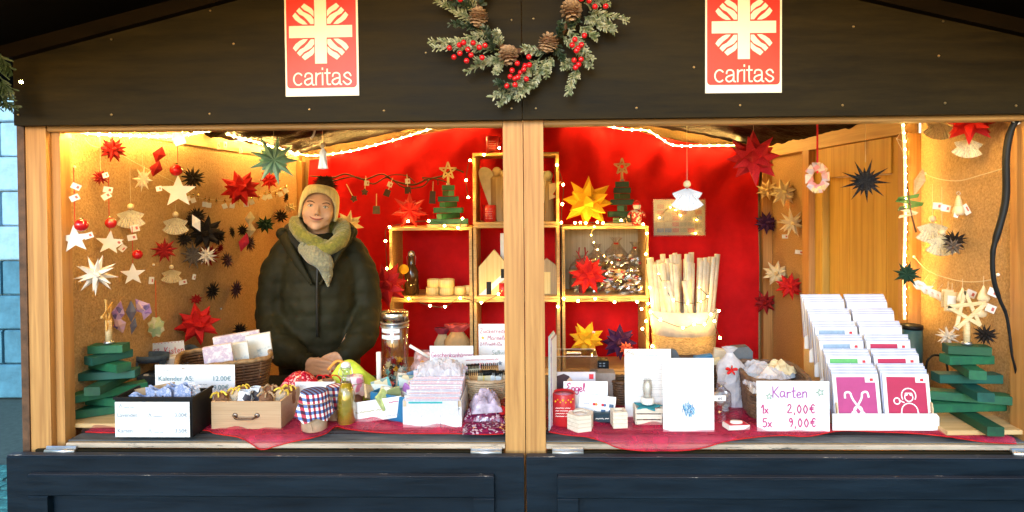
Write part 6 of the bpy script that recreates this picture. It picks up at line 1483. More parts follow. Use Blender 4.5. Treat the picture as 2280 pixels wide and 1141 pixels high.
for i, (px, py, w_, lab, mt) in enumerate([(408, 792, 62, 'white soap block tied with brown twine behind the large price sheet', CARD), (436, 782, 40, 'brown wrapped soap block tied with twine', KRAFT), (388, 803, 52, 'pale soap block lowest, left of the twine tied one', CARD)]):
    q = onY(px, py, .48 + .03 * i); kk = ppm(q); w_ = w_ / kk; e = thing('soap_block', lab, 'soap', Vector((q.x, q.y, q.z - .03)), (0, 0, .2 * i), group='soap blocks behind the price sheet')
    m = MB(); m.slab(-w_ / 2, w_ / 2, -.03, .03, 0, .03, .004); part(e, 'block', m, mt); m = MB(); m.tube([(0, -.0312, 0), (.002, -.0312, .0305), (0, .03, .031)], .0012, 5); m.tube([(-w_ * .4, -.0, .031), (w_ * .4, .004, .0315)], .0012, 5); m.tube(smooth([(0, -.01, .031), (.018, -.02, .038), (.006, -.012, .033), (-.016, -.018, .038), (0, -.01, .031)], 4), .001, 4); part(e, 'twine', m, KRAFTL)
q = onY(424, 770, .60); e = thing('blue_cloth', 'rounded blue grey cloth behind the handwritten sign', 'cloth', (q.x, .60, q.z - .06)); m = MB(); m.ball((0, 0, 0), .055, 14, 9, sx=1.0, sy=.3, sz=1.2); part(e, 'fold', m, FELT)

# ---------- small wooden drawer with ribbons
p, w, h, kk = stand(470, 627, 895, 957, None)
e = thing('wooden_box', 'small wooden drawer with metal handle full of yellow ribbon sachets', 'drawer', p, (0, 0, 0)); OAK = wood('light_oak', (.50, .34, .20), (.42, .27, .15), 'x', knots=False, scale=2)
openbox(e, w, .15, h, .007, OAK)
m = MB(); m.tube(smooth([(-.034, -.002, h * .50), (-.030, -.010, h * .46), (-.02, -.016, h * .44), (.02, -.016, h * .44), (.030, -.010, h * .46), (.034, -.002, h * .50)], 4), .0032, 7); part(e, 'handle', m, M('aged_bronze', (.14, .09, .06), rough=.4, metal=.8))
for s in (-1, 1): m = MB(); m.lathe([(.0085, 0), (.0075, .003), (.003, .004)], 12, mat=Matrix.Translation((s * .034, 0, h * .50)) @ Matrix.Rotation(pi / 2, 4, 'X')); part(e, 'handle_plate', m, M('bronze_plate', (.25, .2, .17), rough=.35, metal=.8))
BRN = M('brown_spice', (.22, .10, .05), rough=.8, bump=.5, scale=30, bscale=50); YRB = M('yellow_ribbon', (.80, .58, .06), rough=.45, var=.1); BWC = blotch('black_white_cloth', [(.05, .05, .07), (.7, .72, .75), (.6, .62, .66)], 55)
for i in range(9):
    x = -w * .42 + i * w * .105; y = .03 + .07 * ((i * 7) % 3) / 2; isb = i in (3, 4)
    e = thing('spice_sachet', ['sachet with yellow bow leftmost in the drawer', 'second yellow ribbon sachet in the drawer', 'third sachet, flat yellow ribbon', 'black and white cloth sachet sticking out of the drawer', 'smaller black and white sachet in the middle of the drawer', 'brown spice sachet right of the black and white one', 'brown sachet with white label in the drawer', 'sachet with yellow ribbon near the right side', 'rightmost yellow ribbon sachet in the drawer'][i], 'sachet', p + Vector((x, y, h - .035)), (0, rnd.uniform(-.4, .4), rnd.uniform(-.5, .5)), group='sachets in the wooden drawer')
    m = MB(); m.grid(lambda u, v: (lambda a, k_: (cos(a) * k_ * .022, sin(a) * k_ * .016, v * (.06 if isb else .045)))(2 * pi * u, (1 - .5 * max(0, v - .6)) * (1 + .25 * noise.noise((cos(2 * pi * u) * 2, sin(2 * pi * u) * 2, v * 4 + i)))), 12, 6, False); m.ball((0, 0, .036), .019, 8, 6); part(e, 'pouch', m, BWC if isb else (BRN if i in (5, 6) else (KRAFTL if i % 2 else BRN)))
    if not isb:
        m = MB(); 
        for a in range(5): t = a * 1.26 + i; m.tube(smooth([(0, 0, .046), (cos(t) * .014, sin(t) * .01 - .004, .056), (cos(t) * .026, sin(t) * .016 - .006, .044)], 4), .0032, 5, flat=.4)
        part(e, 'ribbon', m, YRB if i not in (5, 6) else KRAFT)
# ---------- checked jars
def jar(px, pb, wj, hj, label, y=None, cloth=None, content=(.55, .38, .25)):
    p = onz(px, pb, ZC + .001); kk = ppm(p); r_ = wj / 2 / kk; h = hj / kk; e = thing('preserve_jar', label, 'jar', p + Vector((0, r_, .0015)), group='jars with cloth lids')
    m = MB(); m.lathe([(r_ * .60, 0), (r_ * .70, h * .04), (r_ * .74, h * .5), (r_ * .62, h * .62), (r_ * .62, h * .7), (.0001, h * .7)], 20); part(e, 'glass', m, M('pinkish_preserve', content, rough=.12, var=.15, coat=.6))
    def f(u, v):
        a = 2 * pi * u; 
        if v < .35: rr = r_ * .72 * v / .35; z = h * (.99 - .02 * (v / .35) ** 2)
        else: t = (v - .35) / .65; rr = r_ * (.72 + .30 * t + .07 * sin(a * 7 + px) * t); z = h * (.97 - .62 * t ** .8) + .006 * sin(a * 5 + 1) * t
        return (cos(a) * rr, sin(a) * rr, z)
    m = MB(); m.grid(f, 56, 12); part(e, 'cloth_lid', m, cloth or gingham('checked_cloth'))
    m = MB(); m.tube([(cos(a) * r_ * .84, sin(a) * r_ * .84, h * .74) for a in [2 * pi * i / 24 for i in range(24)]], .0012, 5, closed=True); m.tube([(-.002, -r_ * .85, h * .72), (.006, -r_ * .95, h * .40), (.012, -r_ * .8, h * .1)], .001, 4); part(e, 'twine', m, KRAFT)
    return e
jar(685, 973, 84, 92, 'jar with red, blue and white checked cloth lid, foremost beside the oil bottle')
e = jar(738, 945, 60, 78, 'second jar with checked cloth behind the foremost one')
e = jar(783, 905, 50, 62, 'jar with pink and white cloth lid behind the oil bottle', cloth=blotch('pink_white_cloth', [(.8, .7, .74), (.75, .25, .42), (.82, .78, .8), (.8, .72, .76)], 60))
# ---------- card, red beaded pouch
e, w, h, kk = fsign('note_card', 'blank looking white card standing behind the checked jars', 'card', 657, 746, 851, Y=.20, rz=0)
scribble(e, -w * .44, -w * .2, h * .86, h * .04, INKG); scribble(e, -w * .44, w * .1, h * .5, h * .02, INKG, seed=3)
REDG = blotch('red_glitter', [(.45, .01, .03), (.3, .0, .02), (.6, .02, .05), (.85, .4, .42), (.4, .0, .02)], 190, rough=.25)
p = onY(672, 850, .33); p.z = ZC + .003; e = thing('beaded_pouch', 'red glitter beaded pouch with ribbon loops before the clasped hands', 'pouch', p); kk = ppm(p)
m = MB(); m.grid(lambda u, v: ((u - .5) * 92 / kk, .05 * cos(pi * v) , .004 + (onY(672, 832, .33).z - ZC) * sin(pi * v) * sin(pi * min(1, u * .9 + .08)) ** .5 + .008 * noise.noise((u * 8, v * 8, 2))), 30, 14); part(e, 'pouch', m, REDG)
for s, x in ((-1, 30), (1, 44), (1, 62)): m = MB(); m.tube(smooth([(x / kk, 0, .05), ((x + 8) / kk, -.01, .085), ((x + 24) / kk, -.012, .08), ((x + 30) / kk, -.012, .055)], 5), .0022, 6); part(e, 'ribbon_loop', m, RED1)
# ---------- oil bottle with swing top
p, w, h, kk = stand(743, 787, 814, 950); r_ = 21 / kk
OIL = M('golden_oil', (.62, .42, .03), rough=.06, var=.12, scale=20, coat=.7, col2=(.34, .24, .02))
e = thing('oil_bottle', 'small clear bottle of golden herb oil with white swing top', 'bottle', p + Vector((0, r_, .002)))
m = MB(); m.lathe([(r_ * .92, 0), (r_, h * .03), (r_, h * .28), (r_ * .86, h * .48), (r_ * .52, h * .66), (.001, h * .665)], 22); part(e, 'oil', m, OIL)
m = MB(); m.lathe([(r_ * .54, h * .665), (r_ * .40, h * .76), (r_ * .38, h * .86), (r_ * .5, h * .87), (r_ * .5, h * .91)], 20); part(e, 'neck', m, glassy('bottle_glass', (.92, .94, .92), .4, .04))
m = MB(); m.lathe([(r_ * 1.02, h * .02), (r_ * 1.03, h * .28), (r_ * .89, h * .48), (r_ * .55, h * .665)], 22); part(e, 'glass', m, MATS['bottle_glass'])
m = MB(); m.lathe([(r_ * .42, h * .91), (r_ * .5, h * .93), (r_ * .5, h * .97), (r_ * .25, h * 1.0), (.0001, h)], 16); part(e, 'stopper', m, WHITE)
m = MB(); 
for s in (-1, 1): m.tube(smooth([(s * r_ * .42, 0, h * .76), (s * r_ * .75, -.004, h * .80), (s * r_ * .62, 0, h * .9), (s * r_ * .45, 0, h * .95)], 4), .0012, 5)
m.tube([(cos(a) * r_ * .43, sin(a) * r_ * .43, h * .76) for a in [2 * pi * i / 14 for i in range(14)]], .0012, 5, closed=True); part(e, 'wire_clip', m, STEEL)
for i in range(6): m = MB(); a = i * 1.1; m.ball((cos(a) * r_ * .75, sin(a) * r_ * .8, h * (.05 + .03 * (i % 3))), .005, 6, 5); part(e, 'herb', m, M('dark_herbs', (.03, .03, .01), rough=.5))
# ---------- neon bag
p = onY(785, 860, .36); p.z = ZC + .002; kk = ppm(p); e = thing('neon_bag', 'neon yellow green fabric bag lying before the coat', 'bag', p); hz = (onY(785, 808, .36).z - ZC) * 1.1
m = MB(); m.grid(lambda u, v: ((u - .5) * 118 / kk, .045 * cos(pi * v), .002 + hz * sin(pi * v) * (max(.001, sin(pi * (u * .96 + .02))) ** .45) * (.85 + .15 * sin(u * 5)) + .008 * noise.noise((u * 5, v * 5, 8))), 30, 14); part(e, 'fabric', m, M('neon_fabric', (.55, .72, .06), rough=.6, var=.1, bump=.3))
m = MB(); m.tube(smooth([(-50 / kk, -.02, hz * .75), (-30 / kk, -.02, hz * .98), (-10 / kk, -.02, hz * .9)], 4), .005, 6); part(e, 'trim', m, M('orange_trim', (.75, .3, .05), rough=.6))
e = thing('bread_roll', 'pale dried orange slices between the card and the neon bag', 'sachet', onY(728, 851, .30)); m = MB(); m.ball((0, 0, 0), .024, 12, 8, sx=1.4, sy=.7, sz=.45); part(e, 'body', m, CREAM); m = MB(); m.ball((.006, -.006, .008), .018, 10, 7, sx=1.2, sy=.6, sz=.4); part(e, 'filling', m, BRN)
# ---------- blue crate with sachets and leaning label
p, w, h, kk = stand(800, 905, 868, 942); e = thing('blue_crate', 'blue plastic crate of small packets behind a slanted white label', 'crate', p + Vector((.012, .02, 0)), (0, 0, radians(-24)))
openbox(e, w * .95, .20, h * .78, .004, BLUEC)
PK = [blotch('teal_print', [(.12, .40, .45), (.7, .75, .72), (.2, .3, .3), (.7, .6, .4)], 45), blotch('cream_print', [(.75, .68, .5), (.7, .6, .35), (.5, .5, .4), (.78, .74, .66)], 50), blotch('floral_print', [(.72, .70, .74), (.35, .15, .45), (.78, .76, .78), (.76, .74, .8)], 40), M('olive_print', (.25, .28, .12), rough=.6)]
for i, (x, y, a, b_, ww, hh2, mi, lab) in enumerate([(-.035, .03, .3, .5, .05, .075, 1, 'cream packet foremost in the blue crate'), (.01, .045, -.2, .2, .05, .07, 3, 'olive packet in the middle of the blue crate'), (.035, .07, .5, -.4, .055, .075, 2, 'white packet with violet stripes at the right of the blue crate'), (-.03, .10, -.3, .1, .06, .085, 0, 'teal printed packet at the back of the blue crate'), (.02, .13, .1, .3, .06, .085, 0, 'rearmost teal packet in the blue crate'), (-.045, .06, .6, -.2, .04, .07, 0, 'small teal packet on the left of the blue crate')]):
    q = p + Vector((x + .02, y + .01, h * .30)); e2 = thing('seed_packet', lab, 'packet', q, (.25, a, b_), group='packets in the blue crate')
    m = MB(); m.slab(-ww / 2, ww / 2, -.004, .004, 0, hh2, .0015); part(e2, 'packet', m, PK[mi])
for i, (dx, dy, c_, lab) in enumerate([(-.06, .16, (.7, .12, .1), 'small red packet at the back left of the blue crate'), (.00, .17, (.75, .7, .6), 'small cream packet at the very back of the blue crate'), (.05, .16, (.15, .3, .5), 'small blue packet at the back right of the blue crate'), (-.01, .02, (.5, .62, .25), 'small green packet at the crate front edge'), (.07, .11, (.7, .55, .62), 'small pink packet on the right rim of the blue crate'), (-.07, .09, (.62, .45, .25), 'small brown packet on the left rim of the blue crate')]):
    e2 = thing('seed_packet', lab, 'packet', p + Vector((dx + .02, dy, h * .42 + .01 * (i % 3))), (.3 - .2 * i, .5 - .3 * i, .4 * i), group='packets in the blue crate')
    m = MB(); m.slab(-.022, .022, -.004, .004, 0, .055, .0015); part(e2, 'packet', m, M('small_print_%d' % (i + 1), c_, rough=.5, var=.25, scale=60))
e = thing('label_sheet', 'slanted white label sheet in front of the blue crate', 'price sign', onz(843, 938, ZC + .001) + Vector((0, -.004, 0)), (.06, radians(-9), radians(-2))); kk = ppm(e.location)
m = MB(); m.box(-62 / kk, 62 / kk, 0, .0015, .004, 50 / kk); part(e, 'card', m, PAPER)
text(e, 'Engel zu Domenicus', -56 / kk, 26 / kk, 13 / kk, M('green_ink', (.45, .45, .25), rough=.6, var=0), align='LEFT') if False else scribble(e, -56 / kk, 20 / kk, 25 / kk, 7 / kk, M('olive_ink', (.42, .42, .25), rough=.6, var=0), seed=4)
scribble(e, 20 / kk, 50 / kk, 9 / kk, 4 / kk, INKG, seed=9); scribble(e, 32 / kk, 58 / kk, 38 / kk, 6 / kk, INKP, seed=10); scribble(e, -50 / kk, -10 / kk, 11 / kk, 3 / kk, INKR, seed=11)
p, w, h, kk = stand(839, 850, 785, Y=.33); e = thing('white_candle', 'slim white candle standing beside the tall glass jar', 'candle', p); m = MB(); m.lathe([(w / 2, 0), (w / 2, h), (w * .3, h + .001)], 12); part(e, 'wax', m, WHITE)
# ---------- tall glass jar with folded stars
p, w, h, kk = stand(851, 911, 694, Y=.50); r_ = w / 2
e = thing('glass_jar', 'tall glass jar with steel lid holding folded paper stars at its bottom', 'jar', p)
GJ = glassy('jar_glass', (.93, .93, .90), .3, .03)
m = MB(); m.lathe([(r_ * .9, 0), (r_ * .98, .004), (r_ * .98, h * .84), (r_ * .88, h * .86), (r_ * .88, h * .88)], 30); part(e, 'glass', m, GJ)
m = MB(); m.lathe([(r_ * .98, h * .87), (r_ * 1.03, h * .875), (r_ * 1.03, h * .985), (r_ * .98, h), (.0001, h)], 30); part(e, 'lid', m, M('brushed_steel', (.62, .60, .56), rough=.22, metal=1, var=.1))
m = MB(); m.lathe([(r_ * 1.05, h * .80), (r_ * 1.05, h * .815)], 30); m.tube([(cos(a) * r_ * 1.02, sin(a) * r_ * 1.02, h * .86) for a in [2 * pi * i / 24 for i in range(24)]], .0025, 6, closed=True); part(e, 'wire_ring', m, STEEL)
for z0_, s_ in ((.74, 'ZUCKERSTERNE'), (.655, 'DIREKT ERNTE')):
    m = MB(); m.grid(lambda u, v: (sin((u - .62) * 1.5) * r_ * 1.01, -cos((u - .62) * 1.5) * r_ * 1.01, h * (z0_ + v * .055)), 10, 1); o = part(e, 'label_strip', m, PAPER)
    scribble(e, -r_ * .7, r_ * .3, h * (z0_ + .018), .006, INKG, y=-r_ * 1.04, seed=int(z0_ * 50))
SM = [YELP, BLKP, WHITE, CREAM, PURPAT, GREYP, RED2, MATS['teal_dotted_paper']]
for i in range(48):
    a = rnd.uniform(0, 6.28); rr = sqrt(rnd.random()) * r_ * .72; z = .012 + rnd.random() ** 1.4 * h * .30
    me = cached(('folded_star', i % 3), lambda: spiky_mesh(6, i, w=.3, base=.4), SM[i % 8]); share(e, 'folded_star', me, None, (cos(a) * rr, sin(a) * rr, z), (rnd.random() * 3, rnd.random() * 3, 0), .017)
# ---------- packed white card box
p, w, h, kk = stand(897, 1028, 893, 953); e = thing('card_box', 'white cardboard box packed tight with paper cards', 'box', p, (0, 0, 0)); dd = .24
openbox(e, w, dd, h, .003, CARD)
m = MB(); m.box(-w / 2 + .001, w / 2 - .001, -.0012, -.0003, h * .78, h * 1.0); part(e, 'paper_band', m, KRAFTL)
for x in (-.18, .14, .46): m = MB(); m.box(w * x, w * x + .001, -.0008, -.0002, .002, h * .7); m.ball((w * x, -.001, h * .70), .0022, 6, 4); m.ball((w * x, -.001, h * .02), .0018, 6, 4); part(e, 'fold_mark', m, INKG)
CARDS = [blotch('card_edge_%d' % i, c, 60, kind='noise') for i, c in enumerate([[(.76, .76, .8), (.6, .62, .72), (.8, .8, .82)], [(.8, .78, .78), (.55, .5, .62), (.8, .8, .82)], [(.8, .8, .82), (.75, .45, .5), (.8, .8, .8)]])]
for i in range(24):
    t = i / 23; ww = w * rnd.uniform(.86, .97); hh2 = h * (1.05 + .50 * t + rnd.uniform(-.05, .05)); q = p + Vector((rnd.uniform(-.003, .003), .008 + t * (dd - .02), .005))
    e2 = thing('greeting_card', 'card edge packed in the white cardboard box' if i else 'foremost card with turquoise print in the white cardboard box', 'card', q, (.22 - .1 * t, rnd.uniform(-.02, .02), 0), group='cards packed in the white box')
    m = MB(); m.box(-ww / 2, ww / 2, -.0015, .0015, 0, hh2); part(e2, 'sheet', m, CARDS[i % 3])
    if i == 0: m = MB(); m.box(-ww * .46, ww * .2, -.0022, -.0016, hh2 * .90, hh2 * .97); part(e2, 'turquoise_print', m, M('turquoise', (.05, .42, .45), rough=.5))
e = thing('film_wrap', 'clear crinkled cellophane puffed up over the card box', 'film', p + Vector((0, dd * .75, h * 1.4))); kk = ppm(e.location)
m = MB(); m.grid(lambda u, v: ((u - .5) * 105 / kk, .05 * cos(pi * v) + .01 * noise.noise((u * 7, v * 7, 1)), .05 * sin(pi * v) * sin(pi * u) ** .4 + .016 * noise.noise((u * 9, v * 9, 4))), 18, 14, False); part(e, 'film', m, M('whitish_film', (.7, .7, .78)))
# ---------- signs left of the post
e, w, h, kk = fsign('handwritten_sign', 'handwritten white sign Geschenkanhänger with a price, left of the centre post', 'price sign', 958, 1055, 771, Y=.46, rz=0)
hand(e, 'Geschenkanhänger', -w * .46, h * .74, h * .115, INKP, gap=.13, w=.0016); hand(e, '2,50€', -w * .22, h * .42, h * .15, INKP, w=.002)
e, w, h, kk = fsign('handwritten_sign', 'tall handwritten sign for jam, half hidden by the centre post', 'price sign', 1067, 1160, 722, Y=.60, rz=0)
for s_, x, z, c_ in [('Zuckerreduz', -.46, .83, INKD), ('Marmelade', -.28, .70, INKD), ('2-1 Frucht-/Zu', -.46, .60, INKD), ('Selbst', -.18, .42, GSTAR)]: hand(e, s_, w * x, h * z, h * (.085 if z > .65 or z < .5 else .055), c_, w=.0016)
m = MB(); m.prism([(0, -.007), (.008, .003), (.004, .008), (0, .004), (-.004, .008), (-.008, .003)], -.002, -.0012, Matrix.Translation((w * .2, 0, h * .47))); part(e, 'heart', m, INKR)
m = MB(); m.add([(x + -w * .40, -.002, z + h * .74) for x, z in star5(.008, 0)], [tuple(range(10))]); part(e, 'drawn_star', m, YELP)
e, w, h, kk = fsign('handwritten_sign', 'small slanted handwritten sign behind the spiral notebooks', 'price sign', 1034, 1130, 792, Y=.40, rz=0, tilt=radians(-2))
hand(e, '10/15,50€', -w * .3, h * .66, h * .14, INKR, w=.0016); scribble(e, -w * .42, w * .35, h * .88, h * .045, INKR, seed=8)
e = thing('grey_star', 'drawn grey star on the small slanted sign', 'drawing', e.location) if False else e
m = MB(); m.add([(x + w * .36, -.002, z + h * .78) for x, z in star5(.010, 0)], [tuple(range(10))]); part(e, 'drawn_star', m, INKG)
# tinsel packet
p = onY(945, 835, .50); kk = ppm(p); p.z = ZC + .002; e = thing('tinsel_packet', 'crackling film packet with white rolled tube between jar and signs', 'packet', p)
hz = onY(945, 770, .50).z - ZC; m = MB(); m.grid(lambda u, v: (lambda a, k_: (cos(a) * k_ * 34 / kk, sin(a) * k_ * .03, v * hz * .85))(2 * pi * u, (1.1 - .5 * v) * (1 + .3 * noise.noise((cos(2 * pi * u) * 2, sin(2 * pi * u) * 2, v * 5)))), 20, 10, False); part(e, 'film', m, M('pinkish_film', (.6, .35, .32), rough=.2, alpha=.7, var=.3, scale=50))
for i in range(4): m = MB(); m.ball((rnd.uniform(-.03, .03), rnd.uniform(-.01, .01), hz * (.15 + .15 * i)), .018, 8, 6); part(e, 'dried_slice', m, [M('orange_peel', (.6, .22, .05), rough=.7), PURPAT, BRN, MATS['orange_peel']][i])
m = MB(); m.tube([(-30 / kk, -.02, hz * 1.02), (14 / kk, -.02, hz * .72)], .006, 10); part(e, 'rolled_tube', m, WHITE)
m = MB(); m.tube(smooth([(6 / kk, -.034, hz * .33), (10 / kk, -.036, hz * .42), (2 / kk, -.036, hz * .42), (6 / kk, -.034, hz * .33)], 4), .0015, 5); part(e, 'heart_clip', m, INKR)
# ---------- light wicker basket of notebooks
LW = M('pale_wicker', (.50, .37, .24), rough=.6, var=.25, scale=50, col2=(.34, .23, .13))
p = Vector((onY(1082, 870, .26).x, .28, ZC + .0008)); kk = ppm(p); zr = onY(1082, 838, .28).z - ZC
e = thing('wicker_basket', 'pale oval wicker basket of spiral notebooks, against the centre post', 'basket', p + Vector((0, 0, .028)))
basket(e, 112 / kk, .13, zr * .62, 8, LW, n=64, flare=.22, rectk=2.2)
nbc = [M('orange_cover', (.62, .33, .12), rough=.6), M('cream_cover', (.7, .62, .42), rough=.6), M('yellow_cover', (.75, .55, .08), rough=.6), M('pale_blue_cover', (.62, .68, .74), rough=.6), M('beige_cover', (.58, .48, .34), rough=.6)]
for i, (x, mi, lab) in enumerate([(-40, 4, 'leftmost beige spiral notebook in the pale basket'), (-24, 0, 'orange covered spiral notebook, front left'), (-6, 1, 'cream spiral notebook right of the orange one'), (6, 2, 'yellow spiral notebook in the pale basket'), (20, 3, 'pale blue spiral notebook at the right'), (36, 4, 'rightmost spiral notebook in the pale basket'), (-34, 1, 'cream notebook behind the orange one'), (10, 0, 'orange notebook at the back of the pale basket')]):
    back = i > 5; w_ = (.045 if mi else .06); h_ = .075 if not back else .09
    e2 = thing('notebook', lab, 'notebook', p + Vector((x / kk, -.005 + .03 * back + .004 * (i % 2), .036)), (.1, rnd.uniform(-.12, .12) - (.35 if i == 0 else 0), rnd.uniform(-.3, .3)), group='spiral notebooks in the pale basket')
    m = MB(); m.slab(-w_ / 2, w_ / 2, -.004, .004, 0, h_, .001); part(e2, 'cover', m, nbc[mi])
    m = MB()
    for j in range(9): x_ = -w_ * .45 + j * w_ * .112; m.tube([(x_, cos(t) * .0085, h_ + sin(t) * .0085) for t in [k_ * pi / 3 for k_ in range(6)]], .0016, 4, closed=True)
    part(e2, 'spiral_binding', m, BLACK)
# ---------- dark red film packets beside the post
FW = blotch('wine_glitter_film', [(.14, .01, .04), (.22, .015, .06), (.10, .01, .05), (.5, .35, .42), (.16, .01, .06)], 160, rough=.15)
for i, (px, pb, w_, dz, mt, lab) in enumerate([(1078, 940, 100, .058, FW, 'wine red glitter packet lying by the centre post'), (1076, 962, 96, .016, FW, 'lower wine red packet at the counter edge by the post'), (1080, 938, 70, .072, M('violet_film', (.50, .42, .56), rough=.2, var=.3, scale=30), 'pale violet wrapped packet on top of the wine red ones')]):
    p = onz(px, pb, ZC + .002); kk = ppm(p); e = thing('film_packet', lab, 'packet', p + Vector((0, .03, 0 if i < 2 else .03)), (0, 0, .1 * i), group='glitter packets by the post')
    m = MB(); f = lambda u, v, s=1, i=i, w_=w_, dz=dz: ((u - .5) * w_ / kk, .07 * (v - .5) * 2 * .7, .001 + dz * (.4 if s < 0 else 1) * max(0, sin(pi * u) * sin(pi * v)) ** .5 * (.75 + .35 * noise.noise((u * 6, v * 6, i))) * (1 if s > 0 else .05))
    m.grid(lambda u, v: f(u, v), 20, 14, False); m.grid(lambda u, v: f(u, v, -1), 6, 6); part(e, 'packet', m, mt)
e = thing('red_bauble', 'small red ball among the film packets by the centre post', 'bauble', onz(1118, 915, ZC + .03)); m = MB(); m.ball((0, 0, 0), .015, 12, 8); part(e, 'ball', m, RED1)

# ================================================================== right half
for i in range(4): 
    p, w, h, kk = stand(1222 + i * 2, 1234 + i * 2, 745 + i * 3, 948 - i * 3, None); e = thing('brochure', ['outermost pale blue brochure against the centre post', 'second thin brochure by the centre post', 'third thin brochure by the centre post', 'innermost brochure, right side of the pack by the post'][i], 'brochure', p + Vector((.0, .0, 0)), (0, radians(2), radians(80)), group='brochures standing by the centre post')
    m = MB(); m.box(-.05, .05, -.0012, .0012, 0, h); part(e, 'sheet', m, [M('pale_blue_print', (.50, .70, .74), rough=.5), PAPER, PURPAT, PAPER][i])
# acrylic donation box
p, w, h, kk = stand(1236, 1331, 796, Y=.30); e = thing('acrylic_box', 'clear acrylic box behind the leaflet with the photo', 'box', p); AC = glassy('acrylic', (.95, .95, .95), .4, .03); t = .003
for nm, a in (('front_panel', (-w / 2, w / 2, 0, t, 0, h)), ('back_panel', (-w / 2, w / 2, .10, .10 + t, 0, h)), ('side_panel', (-w / 2, -w / 2 + t, t, .10, 0, h)), ('side_panel', (w / 2 - t, w / 2, t, .10, 0, h)), ('lid', (-w / 2, w / 2, 0, .103, h, h + t))): part(e, nm, bx(*a), AC)
m = MB(); m.box(-.03, .02, .04, .06, h + t + .0002, h + t + .001); part(e, 'coin_slot', m, STEEL); m = MB(); m.tube([(-w / 2, 0, h + t), (w / 2, 0, h + t), (w / 2, .1, h + t), (-w / 2, .1, h + t)], .0012, 4, closed=True); part(e, 'polished_edge', m, M('pale_edge', (.7, .62, .55), rough=.2, var=0))
p, w, h, kk = stand(1330, 1357, 806, Y=.40); e = thing('cash_terminal', 'black terminal box behind the leaflet, small light squares on it', 'terminal', p + Vector((0, .01, 0))); part(e, 'case', sb(-w / 2, w / 2, 0, .05, 0, h, .003), BLACK)
for a in range(2):
    for c_ in range(2): m = MB(); m.box(-w * .3 + a * w * .3, -w * .12 + a * w * .3, -.0012, -.0004, h * (.82 + .08 * c_), h * (.86 + .08 * c_)); part(e, 'key', m, INKG)
p, w, h, kk = stand(1318, 1372, 836, Y=.26); e = thing('grey_box', 'grey brown cardboard box behind the Engel card', 'box', p + Vector((0, .02, 0))); part(e, 'carton', sb(-w / 2, w / 2, 0, .06, 0, h, .002), M('greige_card', (.28, .24, .22), rough=.8))
p, w, h, kk = stand(1372, 1400, 838, Y=.30); e = thing('wicker_basket', 'small dark wicker basket behind the letter sheet', 'basket', p); basket(e, w * 1.6, .08, h * .8, 9, WICK, n=40, flare=.1)
e, w, h, kk = fsign('leaflet', 'leaflet with photo of a dark haired head and red square', 'leaflet', 1238, 1326, 829, Y=.20, rz=0, mat=M('leaflet_print', (.62, .58, .64), rough=.35, var=.1, scale=8))
m = MB(); m.add([(x, -.0012, z) for x, z in [(-w * .48, h * .45), (-w * .2, h * .42), (-w * .16, h * .6), (-w * .1, h * .74), (-w * .16, h * .9), (-w * .3, h * .96), (-w * .48, h * .9)]], [tuple(range(7))]); part(e, 'hair_print', m, M('dark_hair_print', (.06, .03, .04), rough=.4))
m = MB(); m.add([(x, -.0016, z) for x, z in [(-w * .2, h * .62), (-w * .11, h * .66), (-w * .08, h * .8), (-w * .14, h * .88), (-w * .22, h * .8)]], [tuple(range(5))]); part(e, 'face_print', m, SKIN)
m = MB(); m.box(w * .34, w * .45, -.002, -.001, h * .83, h * .95); part(e, 'red_mark', m, INKR); m = MB(); m.box(-w * .5, w * .5, -.002, -.0012, 0, h * .3); part(e, 'red_band', m, INKR)
e, w, h, kk = fsign('handwritten_sign', 'small handwritten card reading Engel', 'price sign', 1255, 1353, 850, Y=.14, rz=0)
hand(e, 'Engel', -w * .42, h * .745, h * .20, INKP, w=.0030, gap=.10)
for i in range(11): m = MB(); x = -w * .46 + i * w * .09; m.box(x, x + .0015, -.0022, -.0016, h * .965, h * .98); part(e, 'dot', m, INKD)
# red tin
p, w, h, kk = stand(1231, 1283, 884, 955); r_ = w / 2; e = thing('red_tin', 'red round tin with small gold stars and white print', 'tin', p + Vector((0, r_, TU)))
m = MB(); m.lathe([(r_ * .98, 0), (r_, .002), (r_, h * .98), (r_ * .97, h), (r_ * .93, h), (r_ * .9, h * .93), (.0001, h * .93)], 28); part(e, 'can', m, REDT); m = MB(); m.lathe([(r_ * .9, h * .935), (.0001, h * .94)], 20); part(e, 'wax', m, M('pink_wax', (.62, .25, .4), rough=.5))
for i in range(8): a = -pi / 2 + (i - 3.5) * .24; m = MB(); m.ball((cos(a) * r_ * 1.0, sin(a) * r_ * 1.0, h * (.78 + .07 * (i % 2))), .0026 + .001 * (i % 3 == 0), 5, 4); part(e, 'gold_star', m, YELP)
for i in range(4): scribble(e, -r_ * .75, r_ * (.5 + .15 * (i % 2)), h * (.60 - .085 * i), .0055, WHITE, y=-r_ * 1.06, seed=20 + i)
# payment logo card
p, w, h, kk = stand(1285, 1367, 882, 948); h = 50 / kk; e = thing('payment_card', 'white card with rows of payment logos beside the red tin', 'sign', p + Vector((.004, .03, .014)), (0, radians(6), 0))
m = MB(); m.slab(-w / 2, w / 2, 0, .004, 0, h, .001); part(e, 'card', m, PAPER)
text(e, 'VISA', -w * .30, h * .55, h * .13, M('visa_blue', (.08, .12, .3), rough=.5, var=0))
def disc(x, z, r_, mt, nm='logo_disc'): m = MB(); m.add([(x + cos(2 * pi * i / 14) * r_, -.0022, z + sin(2 * pi * i / 14) * r_) for i in range(14)], [tuple(range(14))]); part(e, nm, m, mt)
disc(-w * .09, h * .6, h * .065, INKR); disc(-w * .03, h * .6, h * .065, M('logo_orange', (.8, .3, .05), rough=.5)); disc(w * .15, h * .6, h * .065, INKR); disc(w * .21, h * .6, h * .065, MATS['visa_blue'])
